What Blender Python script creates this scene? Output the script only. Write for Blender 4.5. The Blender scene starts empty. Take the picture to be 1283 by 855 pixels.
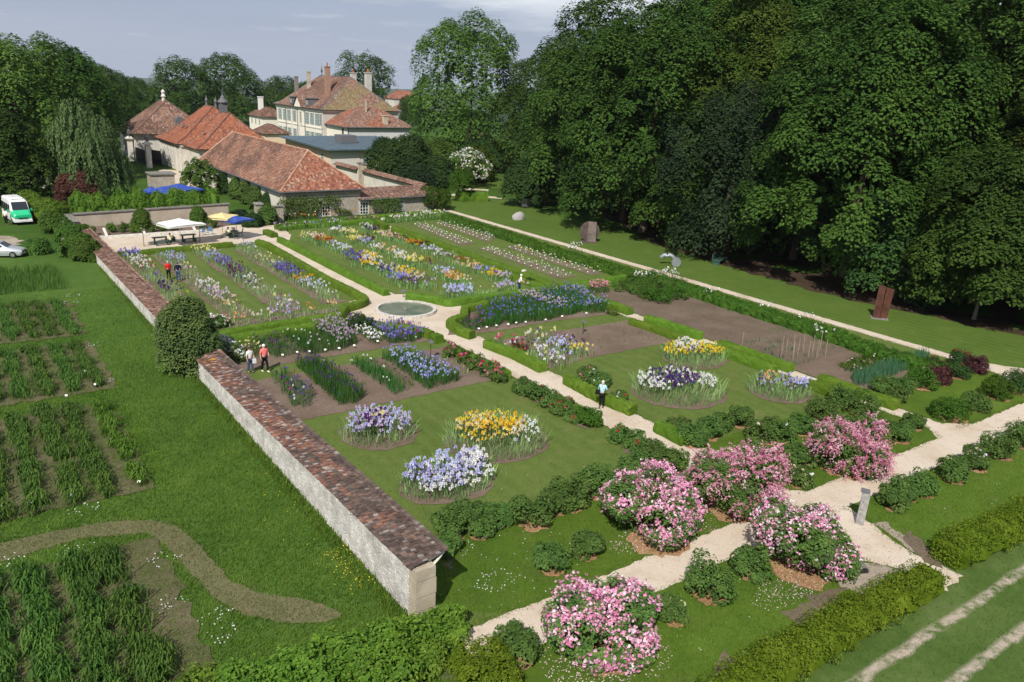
import bpy, math, random
import numpy as np
from mathutils import Matrix, Vector
from mathutils.geometry import tessellate_polygon
rng = np.random.default_rng(11)
random.seed(5)
R_ = math.radians
scene = bpy.context.scene
COL = scene.collection

# ------------------------------------------------------------------ survey
# garden axes: x runs along the cross paths, y along the long wall, z up.
# The photograph was measured with these camera values; at() turns a pixel of the
# photograph into the point of the ground (or of a level z) that it shows.
CF, CX, CY, CH = 1000.0, 641.5, 427.5, 17.8
_p, _r, _y = R_(17.89), R_(2.668), R_(36.06)
_fw = np.array([0, math.cos(_p), -math.sin(_p)])
_rt = np.array([1.0, 0, 0]); _up = np.cross(_rt, _fw)
_R = math.cos(_r) * _rt + math.sin(_r) * _up
_U = -math.sin(_r) * _rt + math.cos(_r) * _up
def _gar(w): return np.array([w[0] * math.cos(_y) + w[1] * math.sin(_y), -w[0] * math.sin(_y) + w[1] * math.cos(_y), w[2]])
FW, RT, UP = _gar(_fw), _gar(_R), _gar(_U)
CAM = np.array([0, 0, CH])
def ray(x, y): return FW + RT * (x - CX) / CF - UP * (y - CY) / CF
def at(x, y, z=0.0):
    d = ray(x, y); return CAM + d * ((z - CH) / d[2])
def at2(pts, z=0.0): return [tuple(at(x, y, z)[:2]) for x, y in pts]
def at_y(x, y, Y): d = ray(x, y); return CAM + d * (Y / d[1])
def at_x(x, y, X): d = ray(x, y); return CAM + d * (X / d[0])

# ------------------------------------------------------------------ tagging
LABELS = {}
def tag(o, label=None, cat=None, group=None, kind=None):
    if label: o['label'] = label
    if cat: o['category'] = cat
    if group: o['group'] = group
    if kind: o['kind'] = kind
    if label and cat:
        n = len(label.split())
        if n < 4 or n > 16: print('LABEL LENGTH', n, label)
        LABELS.setdefault(label, []).append(group)
    return o
def thing(name, label, cat, loc=(0, 0, 0), rz=0.0, group=None):
    o = bpy.data.objects.new(name, None); COL.objects.link(o)
    o.empty_display_size = 0.2
    o.location = tuple(loc) if len(loc) == 3 else (loc[0], loc[1], 0)
    o.rotation_euler = (0, 0, rz)
    return tag(o, label, cat, group)
def copy_thing(o, loc, rz=0.0, scale=(1, 1, 1), label=None, group=None):
    def cp(s, parent):
        c = s.copy(); COL.objects.link(c)
        if parent: c.parent = parent
        for ch in [k for k in bpy.data.objects if k.parent == s]: cp(ch, c)
        return c
    c = s = None
    c = cp(o, None)
    c.location = loc; c.rotation_euler = (0, 0, rz); c.scale = scale
    if group: c['group'] = group
    if label:
        c['label'] = label; LABELS.setdefault(label, []).append(c.get('group'))
    return c

# ------------------------------------------------------------------ mesh builder
class MB:
    def __init__(s): s.V = []; s.L = []; s.T = []; s.M = []; s.C = []; s.n = 0; s.hc = False
    def add(s, V, F, mat=0, col=None):
        V = np.asarray(V, float).reshape(-1, 3)
        F = np.asarray(F, np.int64)
        s.V.append(V); s.L.append((F + s.n).ravel())
        s.T.append(np.full(len(F), F.shape[1])); s.M.append(np.full(len(F), mat))
        if col is None: c = np.ones((len(V), 3)) * .5
        else:
            c = np.asarray(col, float); s.hc = True
            if c.ndim == 1: c = np.tile(c, (len(V), 1))
        s.C.append(c); s.n += len(V); return s
    def quads(s, Q, mat=0, col=None):           # Q (n,4,3)
        Q = np.asarray(Q, float); n = len(Q)
        if n == 0: return s
        c = None if col is None else np.repeat(np.broadcast_to(np.asarray(col, float), (n, 3)), 4, 0)
        return s.add(Q.reshape(-1, 3), np.arange(4 * n).reshape(-1, 4), mat, c)
    def tris(s, Q, mat=0, col=None):
        Q = np.asarray(Q, float); n = len(Q)
        if n == 0: return s
        c = None if col is None else np.repeat(np.broadcast_to(np.asarray(col, float), (n, 3)), 3, 0)
        return s.add(Q.reshape(-1, 3), np.arange(3 * n).reshape(-1, 3), mat, c)
    def poly(s, pts, mat=0, col=None):
        pts = np.asarray(pts, float); return s.add(pts, [list(range(len(pts)))], mat, col)
    def box(s, c, size, rz=0.0, mat=0, rx=0.0, taper=1.0, col=None):
        hx, hy, hz = [k / 2 for k in size]
        V = np.array([[-hx, -hy, -hz], [hx, -hy, -hz], [hx, hy, -hz], [-hx, hy, -hz],
                      [-hx * taper, -hy * taper, hz], [hx * taper, -hy * taper, hz], [hx * taper, hy * taper, hz], [-hx * taper, hy * taper, hz]])
        m = np.array(Matrix.Rotation(rz, 3, 'Z') @ Matrix.Rotation(rx, 3, 'X'))
        V = V @ m.T + np.array(c)
        return s.add(V, [[0, 3, 2, 1], [4, 5, 6, 7], [0, 1, 5, 4], [1, 2, 6, 5], [2, 3, 7, 6], [3, 0, 4, 7]], mat, col)
    def tube(s, pts, rad, seg=7, mat=0, cap=True, col=None):
        pts = np.asarray(pts, float); n = len(pts)
        rad = np.broadcast_to(np.asarray(rad, float), (n,))
        t = np.gradient(pts, axis=0); t /= np.linalg.norm(t, axis=1)[:, None] + 1e-9
        ref = np.array([0, 0, 1.0]) if abs(t[0][2]) < .9 else np.array([1.0, 0, 0])
        a = np.cross(t, ref); a /= np.linalg.norm(a, axis=1)[:, None] + 1e-9
        b = np.cross(t, a)
        th = np.linspace(0, 2 * math.pi, seg, endpoint=False)
        V = pts[:, None] + rad[:, None, None] * (np.cos(th)[None, :, None] * a[:, None] + np.sin(th)[None, :, None] * b[:, None])
        i = np.arange(n - 1)[:, None] * seg; j = np.arange(seg)[None]; k = (j + 1) % seg
        F = np.stack([i + j, i + k, i + seg + k, i + seg + j], -1).reshape(-1, 4)
        base = s.n
        s.add(V.reshape(-1, 3), F, mat, col)
        if cap:
            s.add(V[0], [list(range(seg))[::-1]], mat, col); s.add(V[-1], [list(range(seg))], mat, col)
        return s
    def lathe(s, prof, c=(0, 0, 0), seg=20, mat=0, col=None):      # prof [(r,z)]
        prof = np.asarray(prof, float); n = len(prof)
        th = np.linspace(0, 2 * math.pi, seg, endpoint=False)
        V = np.stack([prof[:, None, 0] * np.cos(th), prof[:, None, 0] * np.sin(th), np.repeat(prof[:, 1:2], seg, 1)], -1) + np.array(c)
        i = np.arange(n - 1)[:, None] * seg; j = np.arange(seg)[None]; k = (j + 1) % seg
        F = np.stack([i + j, i + k, i + seg + k, i + seg + j], -1).reshape(-1, 4)
        return s.add(V.reshape(-1, 3), F, mat, col)
    def ball(s, c, r, mat=0, seg=10, rings=7, col=None):
        th = np.linspace(-math.pi / 2, math.pi / 2, rings)
        r = np.broadcast_to(np.asarray(r, float), (3,))
        b = s.n; s.lathe([(max(math.cos(t), .01), math.sin(t)) for t in th], (0, 0, 0), seg, mat, col)
        s.V[-1] = s.V[-1] * r + np.array(c); return s
    def build(s, name, mats, parent=None, loc=None, smooth=False, link=True):
        me = bpy.data.meshes.new(name)
        if s.n:
            V = np.concatenate(s.V); L = np.concatenate(s.L); T = np.concatenate(s.T)
            me.vertices.add(len(V)); me.vertices.foreach_set('co', V.ravel())
            me.loops.add(len(L)); me.polygons.add(len(T))
            me.polygons.foreach_set('loop_start', np.concatenate([[0], np.cumsum(T)[:-1]]))
            me.loops.foreach_set('vertex_index', L)
            me.polygons.foreach_set('material_index', np.concatenate(s.M))
            me.polygons.foreach_set('use_smooth', np.full(len(T), bool(smooth)))
            if s.hc:
                a = me.attributes.new('Col', 'FLOAT_COLOR', 'POINT')
                C = np.concatenate(s.C); a.data.foreach_set('color', np.hstack([C, np.ones((len(C), 1))]).ravel())
            me.update(calc_edges=True)
        for m in (mats if isinstance(mats, (list, tuple)) else [mats]): me.materials.append(m)
        o = bpy.data.objects.new(name, me)
        if link: COL.objects.link(o)
        if parent: o.parent = parent
        if loc is not None: o.location = tuple(loc) if len(loc) == 3 else (loc[0], loc[1], 0)
        return o

def unit(v): return v / (np.linalg.norm(v, axis=-1, keepdims=True) + 1e-9)
def inside(poly, P):
    poly = np.asarray(poly)[:, :2]; x, y = P[:, 0], P[:, 1]; c = np.zeros(len(P), bool)
    j = len(poly) - 1
    for i in range(len(poly)):
        xi, yi = poly[i]; xj, yj = poly[j]
        c ^= ((yi > y) != (yj > y)) & (x < (xj - xi) * (y - yi) / (yj - yi + 1e-12) + xi); j = i
    return c
def area(poly):
    p = np.asarray(poly)[:, :2]; q = np.roll(p, -1, 0); return abs(np.sum(p[:, 0] * q[:, 1] - q[:, 0] * p[:, 1])) / 2
def scatter(poly, n):
    poly = np.asarray(poly)[:, :2]; lo, hi = poly.min(0), poly.max(0); out = []; k = 0
    n = int(n)
    while k < n:
        P = lo + rng.random((n * 2 + 50, 2)) * (hi - lo); P = P[inside(poly, P)]; out.append(P); k += len(P)
    return np.concatenate(out)[:n]
def ell(cx, cy, rx, ry, n=28, rot=0.0):
    t = np.linspace(0, 2 * math.pi, n, endpoint=False); x, y = rx * np.cos(t), ry * np.sin(t)
    return [(cx + a * math.cos(rot) - b * math.sin(rot), cy + a * math.sin(rot) + b * math.cos(rot)) for a, b in zip(x, y)]
def rect(x0, y0, x1, y1): return [(x0, y0), (x1, y0), (x1, y1), (x0, y1)]
def jag(poly, step=.35, amp=.05):
    out = []; n = len(poly)
    for i in range(n):
        a = np.array(poly[i][:2]); b = np.array(poly[(i + 1) % n][:2]); m = max(1, int(np.linalg.norm(b - a) / step))
        for k in range(m): out.append(a + (b - a) * k / m + rng.normal(0, amp, 2))
    return out
def sheet(name, poly, z, mat, jagged=0.0, step=.4, kind='structure', label=None):
    p = jag(poly, step, jagged) if jagged else [np.array(q[:2]) for q in poly]
    v = [Vector((q[0], q[1], z)) for q in p]
    tri = tessellate_polygon([v]); mb = MB()
    F = []
    for t in tri:
        a, b, c = [np.array(v[i])[:2] for i in t]
        F.append(t if np.cross(b - a, c - a) > 0 else t[::-1])
    mb.add([tuple(q) for q in v], F)
    o = mb.build(name, mat); o['kind'] = kind
    return o
def line_poly(pts, w):                      # constant width band round a polyline
    pts = np.asarray(pts, float); t = unit(np.gradient(pts, axis=0)); nrm = np.stack([-t[:, 1], t[:, 0]], 1)
    return list(map(tuple, pts + nrm * w / 2)) + list(map(tuple, (pts - nrm * w / 2)[::-1]))
def resample(pts, step):
    pts = np.asarray(pts, float); d = np.concatenate([[0], np.cumsum(np.linalg.norm(np.diff(pts, axis=0), axis=1))])
    n = max(2, int(d[-1] / step) + 1); s = np.linspace(0, d[-1], n)
    return np.stack([np.interp(s, d, pts[:, k]) for k in range(pts.shape[1])], 1)

# ------------------------------------------------------------------ materials
class NT:
    def __init__(s, name):
        s.m = bpy.data.materials.new(name); s.m.use_nodes = True; s.t = s.m.node_tree
        s.t.nodes.clear(); s.out = s.t.nodes.new('ShaderNodeOutputMaterial')
    def n(s, typ, ins=None, **props):
        nd = s.t.nodes.new('ShaderNode' + typ)
        for k, v in props.items(): setattr(nd, k, v)
        for k, v in (ins or {}).items(): s.set(nd, k, v)
        return nd
    def set(s, nd, k, v):
        sock = nd.inputs[k]
        if isinstance(v, bpy.types.NodeSocket): s.t.links.new(v, sock)
        elif isinstance(v, bpy.types.Node): s.t.links.new(v.outputs[0], sock)
        else:
            if isinstance(v, (tuple, list)) and len(v) == 3 and sock.type == 'RGBA': v = (*v, 1)
            sock.default_value = v
    def noise(s, vec, scale, detail=4, rough=.6, out='Fac'):
        return s.n('TexNoise', {'Vector': vec, 'Scale': scale, 'Detail': detail, 'Roughness': rough}).outputs[out]
    def ramp(s, fac, stops, interp='LINEAR'):
        r = s.n('ValToRGB', {'Fac': fac}); cr = r.color_ramp; cr.interpolation = interp
        while len(cr.elements) < len(stops): cr.elements.new(.5)
        for e, (p, c) in zip(cr.elements, stops): e.position = p; e.color = (*c, 1) if len(c) == 3 else c
        return r.outputs['Color']
    def mix(s, fac, a, b, typ='MIX'):
        nd = s.n('Mix', data_type='RGBA', blend_type=typ, clamp_factor=True)
        s.set(nd, 0, fac)
        for k, v in ((6, a), (7, b)):
            if isinstance(v, tuple) and len(v) == 3: v = (*v, 1)
            s.set(nd, k, v)
        return nd.outputs[2]
    def math(s, op, a, b=0.0, clamp=False):
        nd = s.n('Math', operation=op, use_clamp=clamp); s.set(nd, 0, a); s.set(nd, 1, b); return nd.outputs[0]
    def map(s, v, a, b, c=0.0, d=1.0):
        return s.n('MapRange', {'Value': v, 'From Min': a, 'From Max': b, 'To Min': c, 'To Max': d}).outputs[0]
    def bump(s, h, strength=.4, dist=.05): return s.n('Bump', {'Height': h, 'Strength': strength, 'Distance': dist}).outputs[0]
    def obj(s): return s.n('TexCoord').outputs['Object']
    def pos(s): return s.n('NewGeometry').outputs['Position']
    def island(s): return s.n('NewGeometry').outputs['Random Per Island']
    def finish(s, color, rough=.85, spec=.2, normal=None, metal=0.0):
        ins = {'Base Color': color, 'Roughness': rough, 'Specular IOR Level': spec, 'Metallic': metal}
        if normal is not None: ins['Normal'] = normal
        b = s.n('BsdfPrincipled', ins); s.t.links.new(b.outputs[0], s.out.inputs[0]); return s.m
    def leafy(s, color, trans=.3, tcol=None, spec=.25):
        b = s.n('BsdfPrincipled', {'Base Color': color, 'Roughness': .6, 'Specular IOR Level': spec})
        t = s.n('BsdfTranslucent', {'Color': tcol if tcol is not None else color})
        m = s.n('MixShader', {0: trans, 1: b.outputs[0], 2: t.outputs[0]}); s.t.links.new(m.outputs[0], s.out.inputs[0]); return s.m

def leaf_mat(name, dark, mid, light, trans=.28, nscale=.45, amp=.5, spec=.08):
    """leaf colour differs leaf by leaf and in broad drifts through the plant"""
    t = NT(name); isl = t.island()
    big = t.noise(t.obj(), nscale, 3, .5)
    fac = t.math('ADD', t.math('MULTIPLY', isl, 1 - amp), t.math('MULTIPLY', t.map(big, .3, .7), amp))
    c = t.ramp(fac, [(0.0, dark), (.5, mid), (1.0, light)])
    rnd = t.n('ObjectInfo').outputs['Random']
    c = t.n('HueSaturation', {'Color': c, 'Hue': t.map(rnd, 0, 1, .488, .512), 'Value': t.map(rnd, 0, 1, .88, 1.12)}).outputs[0]
    return t.leafy(c, trans, spec=min(spec, .18))
def plain(name, c, rough=.6, spec=.3, metal=0.0, var=.15, scale=6.0, bump=0.0):
    t = NT(name); n = t.noise(t.obj(), scale, 4)
    col = t.mix(t.map(n, .3, .7), tuple(k * (1 - var) for k in c), tuple(min(1, k * (1 + var)) for k in c))
    return t.finish(col, rough, spec, t.bump(n, bump) if bump else None, metal)
def flower_mat():
    t = NT('petals'); a = t.n('Attribute', attribute_name='Col').outputs['Color']
    return t.leafy(a, .35, spec=.15)
def grass_mat(name, c0, c1, c2, dry, drya=.25, stripes=0.0, fine=38.0):
    t = NT(name); p = t.pos()
    n1 = t.noise(p, .16, 4, .6); n2 = t.noise(p, 1.3, 5, .65); n3 = t.noise(p, fine, 3, .7); n4 = t.noise(p, 7.0, 4, .7)
    f = t.math('ADD', t.math('MULTIPLY', n1, .30), t.math('ADD', t.math('MULTIPLY', n2, .25), t.math('ADD', t.math('MULTIPLY', n3, .25), t.math('MULTIPLY', n4, .2))))
    c = t.ramp(f, [(.36, c0), (.5, c1), (.64, c2)])
    d = t.noise(p, .55, 5, .7); c = t.mix(t.map(d, .52, .72, 0, drya), c, dry)
    if stripes:
        w = t.n('TexWave', {'Vector': p, 'Scale': .33, 'Distortion': 1.2, 'Detail': 2.0, 'Detail Scale': .6}, bands_direction='X').outputs['Fac']
        c = t.mix(t.math('MULTIPLY', w, stripes), c, c2)
    return t.finish(c, .95, .08, t.bump(n3, .55, .03))
def soil_mat(name, c0, c1, c2):
    t = NT(name); p = t.pos(); n1 = t.noise(p, .35, 4, .6); n2 = t.noise(p, 5, 5, .7); n3 = t.noise(p, 22, 3, .7)
    f = t.math('ADD', t.math('MULTIPLY', n1, .4), t.math('ADD', t.math('MULTIPLY', n2, .35), t.math('MULTIPLY', n3, .25)))
    return t.finish(t.ramp(f, [(.35, c0), (.5, c1), (.66, c2)]), .97, .05, t.bump(t.math('ADD', n2, n3), .9, .06))
def gravel_mat():
    t = NT('limestone_gravel'); p = t.pos(); n1 = t.noise(p, .45, 5, .65); n2 = t.noise(p, 60, 2, .7); n3 = t.noise(p, 4, 5, .7)
    c = t.ramp(n1, [(.34, (.47, .38, .285)), (.5, (.56, .48, .385)), (.7, (.62, .55, .46))])
    c = t.mix(t.map(n2, .35, .7, 0, .3), c, (.33, .27, .2))
    c = t.mix(t.map(n3, .55, .72, 0, .45), c, (.40, .31, .22))
    c = t.mix(t.map(t.noise(p, .9, 6, .75), .54, .68, 0, .5), c, (.36, .285, .205)); sp = t.n('TexVoronoi', {'Vector': p, 'Scale': 9.0, 'Randomness': 1.0}).outputs['Distance']
    c = t.mix(t.map(sp, .04, .12, .55, 0), c, (.27, .24, .2)); c = t.mix(t.math('MULTIPLY', t.map(t.noise(p, 1.7, 5, .7), .6, .72, 0, .5), t.map(n2, .4, .6, 0, 1), True), c, (.13, .15, .05))
    return t.finish(c, .95, .08, t.bump(n2, .5, .02))
def stone_mat(name, light, mid, dark, scale=3.2, stain=.5, mortar=None):
    t = NT(name); p = t.obj()
    v = t.n('TexVoronoi', {'Vector': p, 'Scale': scale}, feature='F1'); e = t.n('TexVoronoi', {'Vector': p, 'Scale': scale}, feature='DISTANCE_TO_EDGE')
    n = t.noise(p, 1.1, 6, .7); n2 = t.noise(p, 14, 4, .7)
    c = t.mix(t.map(t.n('SeparateColor', {0: v.outputs['Color']}).outputs[0], 0, 1), mid, light)
    c = t.mix(t.map(n, .42, .66, 0, stain), c, dark)
    c = t.mix(t.map(n2, .5, .75, 0, .5), c, mid)
    if mortar: c = t.mix(t.map(e.outputs[0], .02, .09, .85, 0), c, mortar)
    return t.finish(c, .95, .08, t.bump(t.math('ADD', n2, t.math('MULTIPLY', e.outputs[0], 2.0)), .6, .05))
def plaster_mat(name, c, dark, stain=.35, sc=.8):
    t = NT(name); p = t.obj(); n = t.noise(p, sc, 6, .7); n2 = t.noise(p, 9, 4, .7)
    s = t.n('Mapping', {'Vector': p, 'Scale': (1.6, 1.6, .22)}); n3 = t.noise(s.outputs[0], 1.5, 5, .7)
    col = t.mix(t.map(n, .45, .72, 0, stain), c, dark); col = t.mix(t.map(n3, .55, .75, 0, stain * .8), col, dark)
    return t.finish(col, .93, .1, t.bump(n2, .3, .02))
def tile_mat(name, stops, lichen=(.18, .17, .14), la=.6, orange=0.0, sc=.5):
    """clay tiles: colour differs tile by tile, with drifts of lichen and newer patches"""
    t = NT(name); isl = t.island(); p = t.obj(); n = t.noise(p, sc, 5, .65); n2 = t.noise(p, sc * 5, 5, .7)
    c = t.ramp(t.math('ADD', t.math('MULTIPLY', isl, .62), t.math('MULTIPLY', t.map(n, .3, .7), .38)), stops)
    c = t.mix(t.map(n2, .5, .7, 0, la), c, lichen)
    if orange: c = t.mix(t.map(t.noise(p, .8, 4, .6), .63, .70, 0, orange), c, (.62, .27, .05))
    return t.finish(c, .9, .12)
# ------------------------------------------------------------------ plant geometry
def rdirs(n):
    v = rng.normal(size=(n, 3)); return unit(v)
def leaf_quads(P, N, l, w):
    """rhombic leaves of length l and width w lying across the normals N"""
    n = len(P); N = unit(N); r = rdirs(n); t = unit(np.cross(N, r)); b = np.cross(N, t)
    l = np.broadcast_to(np.asarray(l, float), (n,))[:, None]; w = np.broadcast_to(np.asarray(w, float), (n,))[:, None]
    fold = N * l * .12
    return np.stack([P - t * l / 2, P + b * w / 2 + fold, P + t * l / 2, P - b * w / 2 + fold], 1)
def shell_points(c, r, n, lo=.75, zmin=-1.0):
    d = rdirs(int(n * 1.6) + 8); d = d[d[:, 2] > zmin][:n]
    k = lo + (1.04 - lo) * rng.random((len(d), 1)) ** .6
    return np.asarray(c) + d * np.asarray(r) * k, unit(d / np.asarray(r))
def dome_clumps(C, N, cr, per, leaf, droop=.45, flat=.55, jit=.17):
    """boughs of leaves, each a tilted drooping umbrella round its centre; C,N (m,3)"""
    m = len(C); C = np.repeat(C, per, 0); N = np.repeat(N, per, 0)
    cr = np.repeat(cr * rng.uniform(.6, 1.35, m), per)[:, None]
    q = rng.random((m * per, 1)) ** .5; d = rdirs(m * per)
    tang = unit(d - N * np.sum(d * N, 1, keepdims=True))
    P = C + tang * q * cr + N * cr * flat * (1 - q ** 2) - np.array([0, 0, 1]) * cr * droop * q ** 2
    P += rng.normal(0, 1, P.shape) * cr * .07
    NN = unit(N * .7 + tang * q * .75 + np.array([0, 0, .6]) + rng.normal(0, jit, P.shape))
    s = leaf * rng.uniform(.65, 1.35, m * per)
    return leaf_quads(P, NN, s, s * .62)
def make_crown(lobes, per_lobe, per, cr, leaf, inner=.12, up=.35, droop=.45, zmin=-.55, core=1.0):
    """lobes: list of (centre, radii). Clumps sit on the outside of the lobes' union."""
    CC, NN = [], []
    for c, r in lobes:
        P, N = shell_points(c, r, per_lobe, .82, zmin)
        keep = np.ones(len(P), bool)
        for c2, r2 in lobes:
            if c2 is c: continue
            keep &= np.sum(((P - np.asarray(c2)) / np.asarray(r2)) ** 2, 1) > .72
        keep |= rng.random(len(P)) < inner
        CC.append(P[keep]); NN.append(N[keep])
    C = np.concatenate(CC); N = unit(np.concatenate(NN) + np.array([0, 0, up]))
    Q = [dome_clumps(C, N, cr, per, leaf, droop)]
    if core:                                        # leaves deep inside, which close the crown against the light
        for c, r in lobes:
            k = int(core * np.mean(r) ** 2 / leaf ** 2 / 3); P = np.asarray(c) + rdirs(k) * np.asarray(r) * (.66 * rng.random((k, 1)) ** .5); Q.append(leaf_quads(P, rdirs(k), leaf * 2.2, leaf * 1.7))
    return np.concatenate(Q)
def crown_lobes(R, z0, z1, n, lobe=.42, wide=.16, seed=0):
    """overlapping lobes filling an ovoid crown between z0 and z1"""
    r = np.random.default_rng(seed); out = []; h = z1 - z0; mid = z0 + h * .5
    out.append(((0, 0, mid), (R * .62, R * .62, h * .40)))
    for i in range(n):
        f = (i + .5) / n; z = z0 + h * (.14 + .74 * f)
        prof = math.sin(math.pi * min(.97, wide + (.90 - wide) * f)) ** .62
        a = i * 2.399 + r.uniform(-.35, .35); rr = R * prof * r.uniform(.48, .72)
        k = lobe * R * r.uniform(.75, 1.25) * (.72 + .4 * prof)
        out.append(((rr * math.cos(a), rr * math.sin(a), z), (k, k, k * r.uniform(.72, .98))))
    k = R * lobe * .9; out.append(((r.uniform(-.1, .1) * R, r.uniform(-.1, .1) * R, z1 - k * .8), (k, k, k * .95)))
    return out
def trunk_mesh(h, r, lobes, limbs, mat, parent, bend=.3, name='trunk'):
    mb = MB(); z = np.linspace(-.15, h, 8); f = np.linspace(0, 1, 8)
    px_, py_ = bend * np.sin(f * 2.2) * rng.uniform(-1, 1), bend * np.sin(f * 1.7) * rng.uniform(-1, 1)
    rad = r * (1 - .72 * f); rad[0] *= 1.35
    pts = np.stack([px_ * np.ones(8), py_ * np.ones(8), z], 1); mb.tube(pts, rad, 9)
    for c, rr in lobes[:limbs]:
        c = np.asarray(c, float); i = int(np.clip(np.searchsorted(z, c[2] - np.hypot(c[0], c[1]) * .8), 2, 6)); a = pts[i]
        m = a * .5 + c * .5 + np.array([0, 0, -.05 * h]) + rng.normal(0, .05 * h, 3) * [1, 1, .3]
        mb.tube([a, a * .7 + m * .3, m, c], [rad[i] * .62, rad[i] * .5, rad[i] * .32, rad[i] * .1], 6)
    return mb.build(name, mat, parent, smooth=True)
def sword_blades(P, h, w, lean, az=None):
    """stiff sword leaves, tapering, slightly bent outward"""
    n = len(P); P = np.hstack([P, np.zeros((n, 1))]) if P.shape[1] == 2 else P
    az = rng.uniform(0, 2 * math.pi, n) if az is None else az
    o = np.stack([np.cos(az), np.sin(az), np.zeros(n)], 1); s = np.stack([-np.sin(az), np.cos(az), np.zeros(n)], 1)
    tw = rng.uniform(0, 2 * math.pi, n); s = s * np.cos(tw)[:, None] * .6 + o * np.sin(tw)[:, None] * .3 + s * .4
    h = np.broadcast_to(h, (n,)) * rng.uniform(.7, 1.2, n); L = np.broadcast_to(lean, (n,)) * rng.uniform(.3, 1.4, n)
    up = np.array([0, 0, 1.0]); w = np.broadcast_to(w, (n,))[:, None]
    mid = P + o * (L * h * .35)[:, None] + up * (h * .6)[:, None]; tip = P + o * (L * h)[:, None] + up * (h * .97)[:, None]
    q1 = np.stack([P - s * w / 2, P + s * w / 2, mid + s * w * .45, mid - s * w * .45], 1)
    q2 = np.stack([mid - s * w * .45, mid + s * w * .45, tip + s * w * .08, tip - s * w * .08], 1)
    return np.stack([q1, q2], 1).reshape(-1, 4, 3)
def arch_blades(P, h, w, reach):
    """arching grassy leaves (daylilies)"""
    n = len(P); P = np.hstack([P, np.zeros((n, 1))]); az = rng.uniform(0, 2 * math.pi, n)
    o = np.stack([np.cos(az), np.sin(az), np.zeros(n)], 1); s = np.stack([-np.sin(az), np.cos(az), np.zeros(n)], 1)
    h = h * rng.uniform(.6, 1.25, n); rc = reach * rng.uniform(.5, 1.4, n); up = np.array([0, 0, 1.0])
    m = P + o * (rc * .4)[:, None] + up * h[:, None]; t = P + o * rc[:, None] + up * (h * rng.uniform(.35, .8, n))[:, None]
    q1 = np.stack([P - s * w / 2, P + s * w / 2, m + s * w / 2, m - s * w / 2], 1)
    q2 = np.stack([m - s * w / 2, m + s * w / 2, t + s * w * .06, t - s * w * .06], 1)
    return np.concatenate([q1, q2])
def tuft_tris(P, h, w):
    n = len(P); z = P[:, 2:3] if P.shape[1] == 3 else np.zeros((n, 1)); B = np.hstack([P[:, :2], z]); az = rng.uniform(0, 2 * math.pi, n)
    s = np.stack([np.cos(az), np.sin(az), np.zeros(n)], 1); d = rng.normal(0, .45, (n, 3)); d[:, 2] = 1; h = h * rng.uniform(.5, 1.4, (n, 1))
    return np.stack([B - s * w / 2, B + s * w / 2, B + d * h], 1)
def iris_blooms(P, size):
    """bearded iris flower: three upright standards and three falls; returns quads grouped per bloom"""
    n = len(P); out = []; a0 = rng.uniform(0, 2 * math.pi, n); up = np.array([0, 0, 1.0]); size = size * rng.uniform(.75, 1.2, n)
    for k in range(6):
        a = a0 + k * math.pi / 3; o = np.stack([np.cos(a), np.sin(a), np.zeros(n)], 1); s = np.stack([-np.sin(a), np.cos(a), np.zeros(n)], 1); S = size[:, None]
        if k % 2: tip = P + o * S * .22 + up * S * .85; mid = P + o * S * .42 + up * S * .42; wd = .36
        else: tip = P + o * S * .62 - up * S * .42; mid = P + o * S * .48 + up * S * .04; wd = .38
        out.append(np.stack([P, mid + s * S * wd, tip, mid - s * S * wd], 1))
    return np.stack(out, 1).reshape(-1, 4, 3)
def rosettes(P, size, k=5, N=None):
    n = len(P); Q = np.repeat(P, k, 0) + rng.normal(0, .22, (n * k, 3)) * size
    NN = rdirs(n * k) + (np.repeat(N, k, 0) if N is not None else np.array([0, 0, .8]))
    s = size * rng.uniform(.7, 1.15, n * k); return leaf_quads(Q, NN, s, s * .8)
def pick(cols, n, jit=.12):
    """cols: list of (rgb, weight)"""
    w = np.array([c[1] for c in cols], float); c = np.array([c[0] for c in cols], float)
    i = rng.choice(len(w), n, p=w / w.sum()); return np.clip(c[i] * rng.uniform(1 - jit, 1 + jit, (n, 1)), 0, 1)

# ------------------------------------------------------------------ plant materials
L_CHEST = leaf_mat('chestnut_leaves', (0.021, 0.049, 0.011), (0.045, 0.097, 0.016), (0.097, 0.171, 0.028), .30, .12)
L_DEEP = leaf_mat('deep_green_leaves', (0.018, 0.044, 0.014), (0.038, 0.082, 0.021), (0.079, 0.139, 0.030), .25, .15)
L_OLIVE = leaf_mat('olive_leaves', (0.033, 0.056, 0.008), (0.073, 0.107, 0.015), (0.118, 0.158, 0.027), .32, .2)
L_DARK = leaf_mat('blackish_green_leaves', (0.011, 0.023, 0.010), (0.021, 0.043, 0.017), (0.045, 0.073, 0.031), .15, .2)
L_MID = leaf_mat('mid_green_leaves', (0.039, 0.083, 0.015), (0.080, 0.154, 0.026), (0.150, 0.242, 0.046), .32, .18)
L_FRESH = leaf_mat('fresh_green_leaves', (0.030, 0.072, 0.009), (0.060, 0.128, 0.015), (0.102, 0.187, 0.025), .35, .3)
L_WILLOW = leaf_mat('willow_leaves', (0.054, 0.101, 0.036), (0.102, 0.172, 0.059), (0.175, 0.260, 0.098), .28, .3)
L_RED = leaf_mat('copper_leaves', (.05, .025, .018), (.11, .05, .035), (.17, .085, .055), .25, .5)
L_PURPLE = leaf_mat('plum_leaves', (.03, .012, .016), (.07, .025, .03), (.12, .05, .05), .2, .8)
L_THUJA = leaf_mat('juniper_needles', (0.030, 0.058, 0.019), (0.074, 0.112, 0.032), (0.151, 0.187, 0.052), .15, .8)
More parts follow.
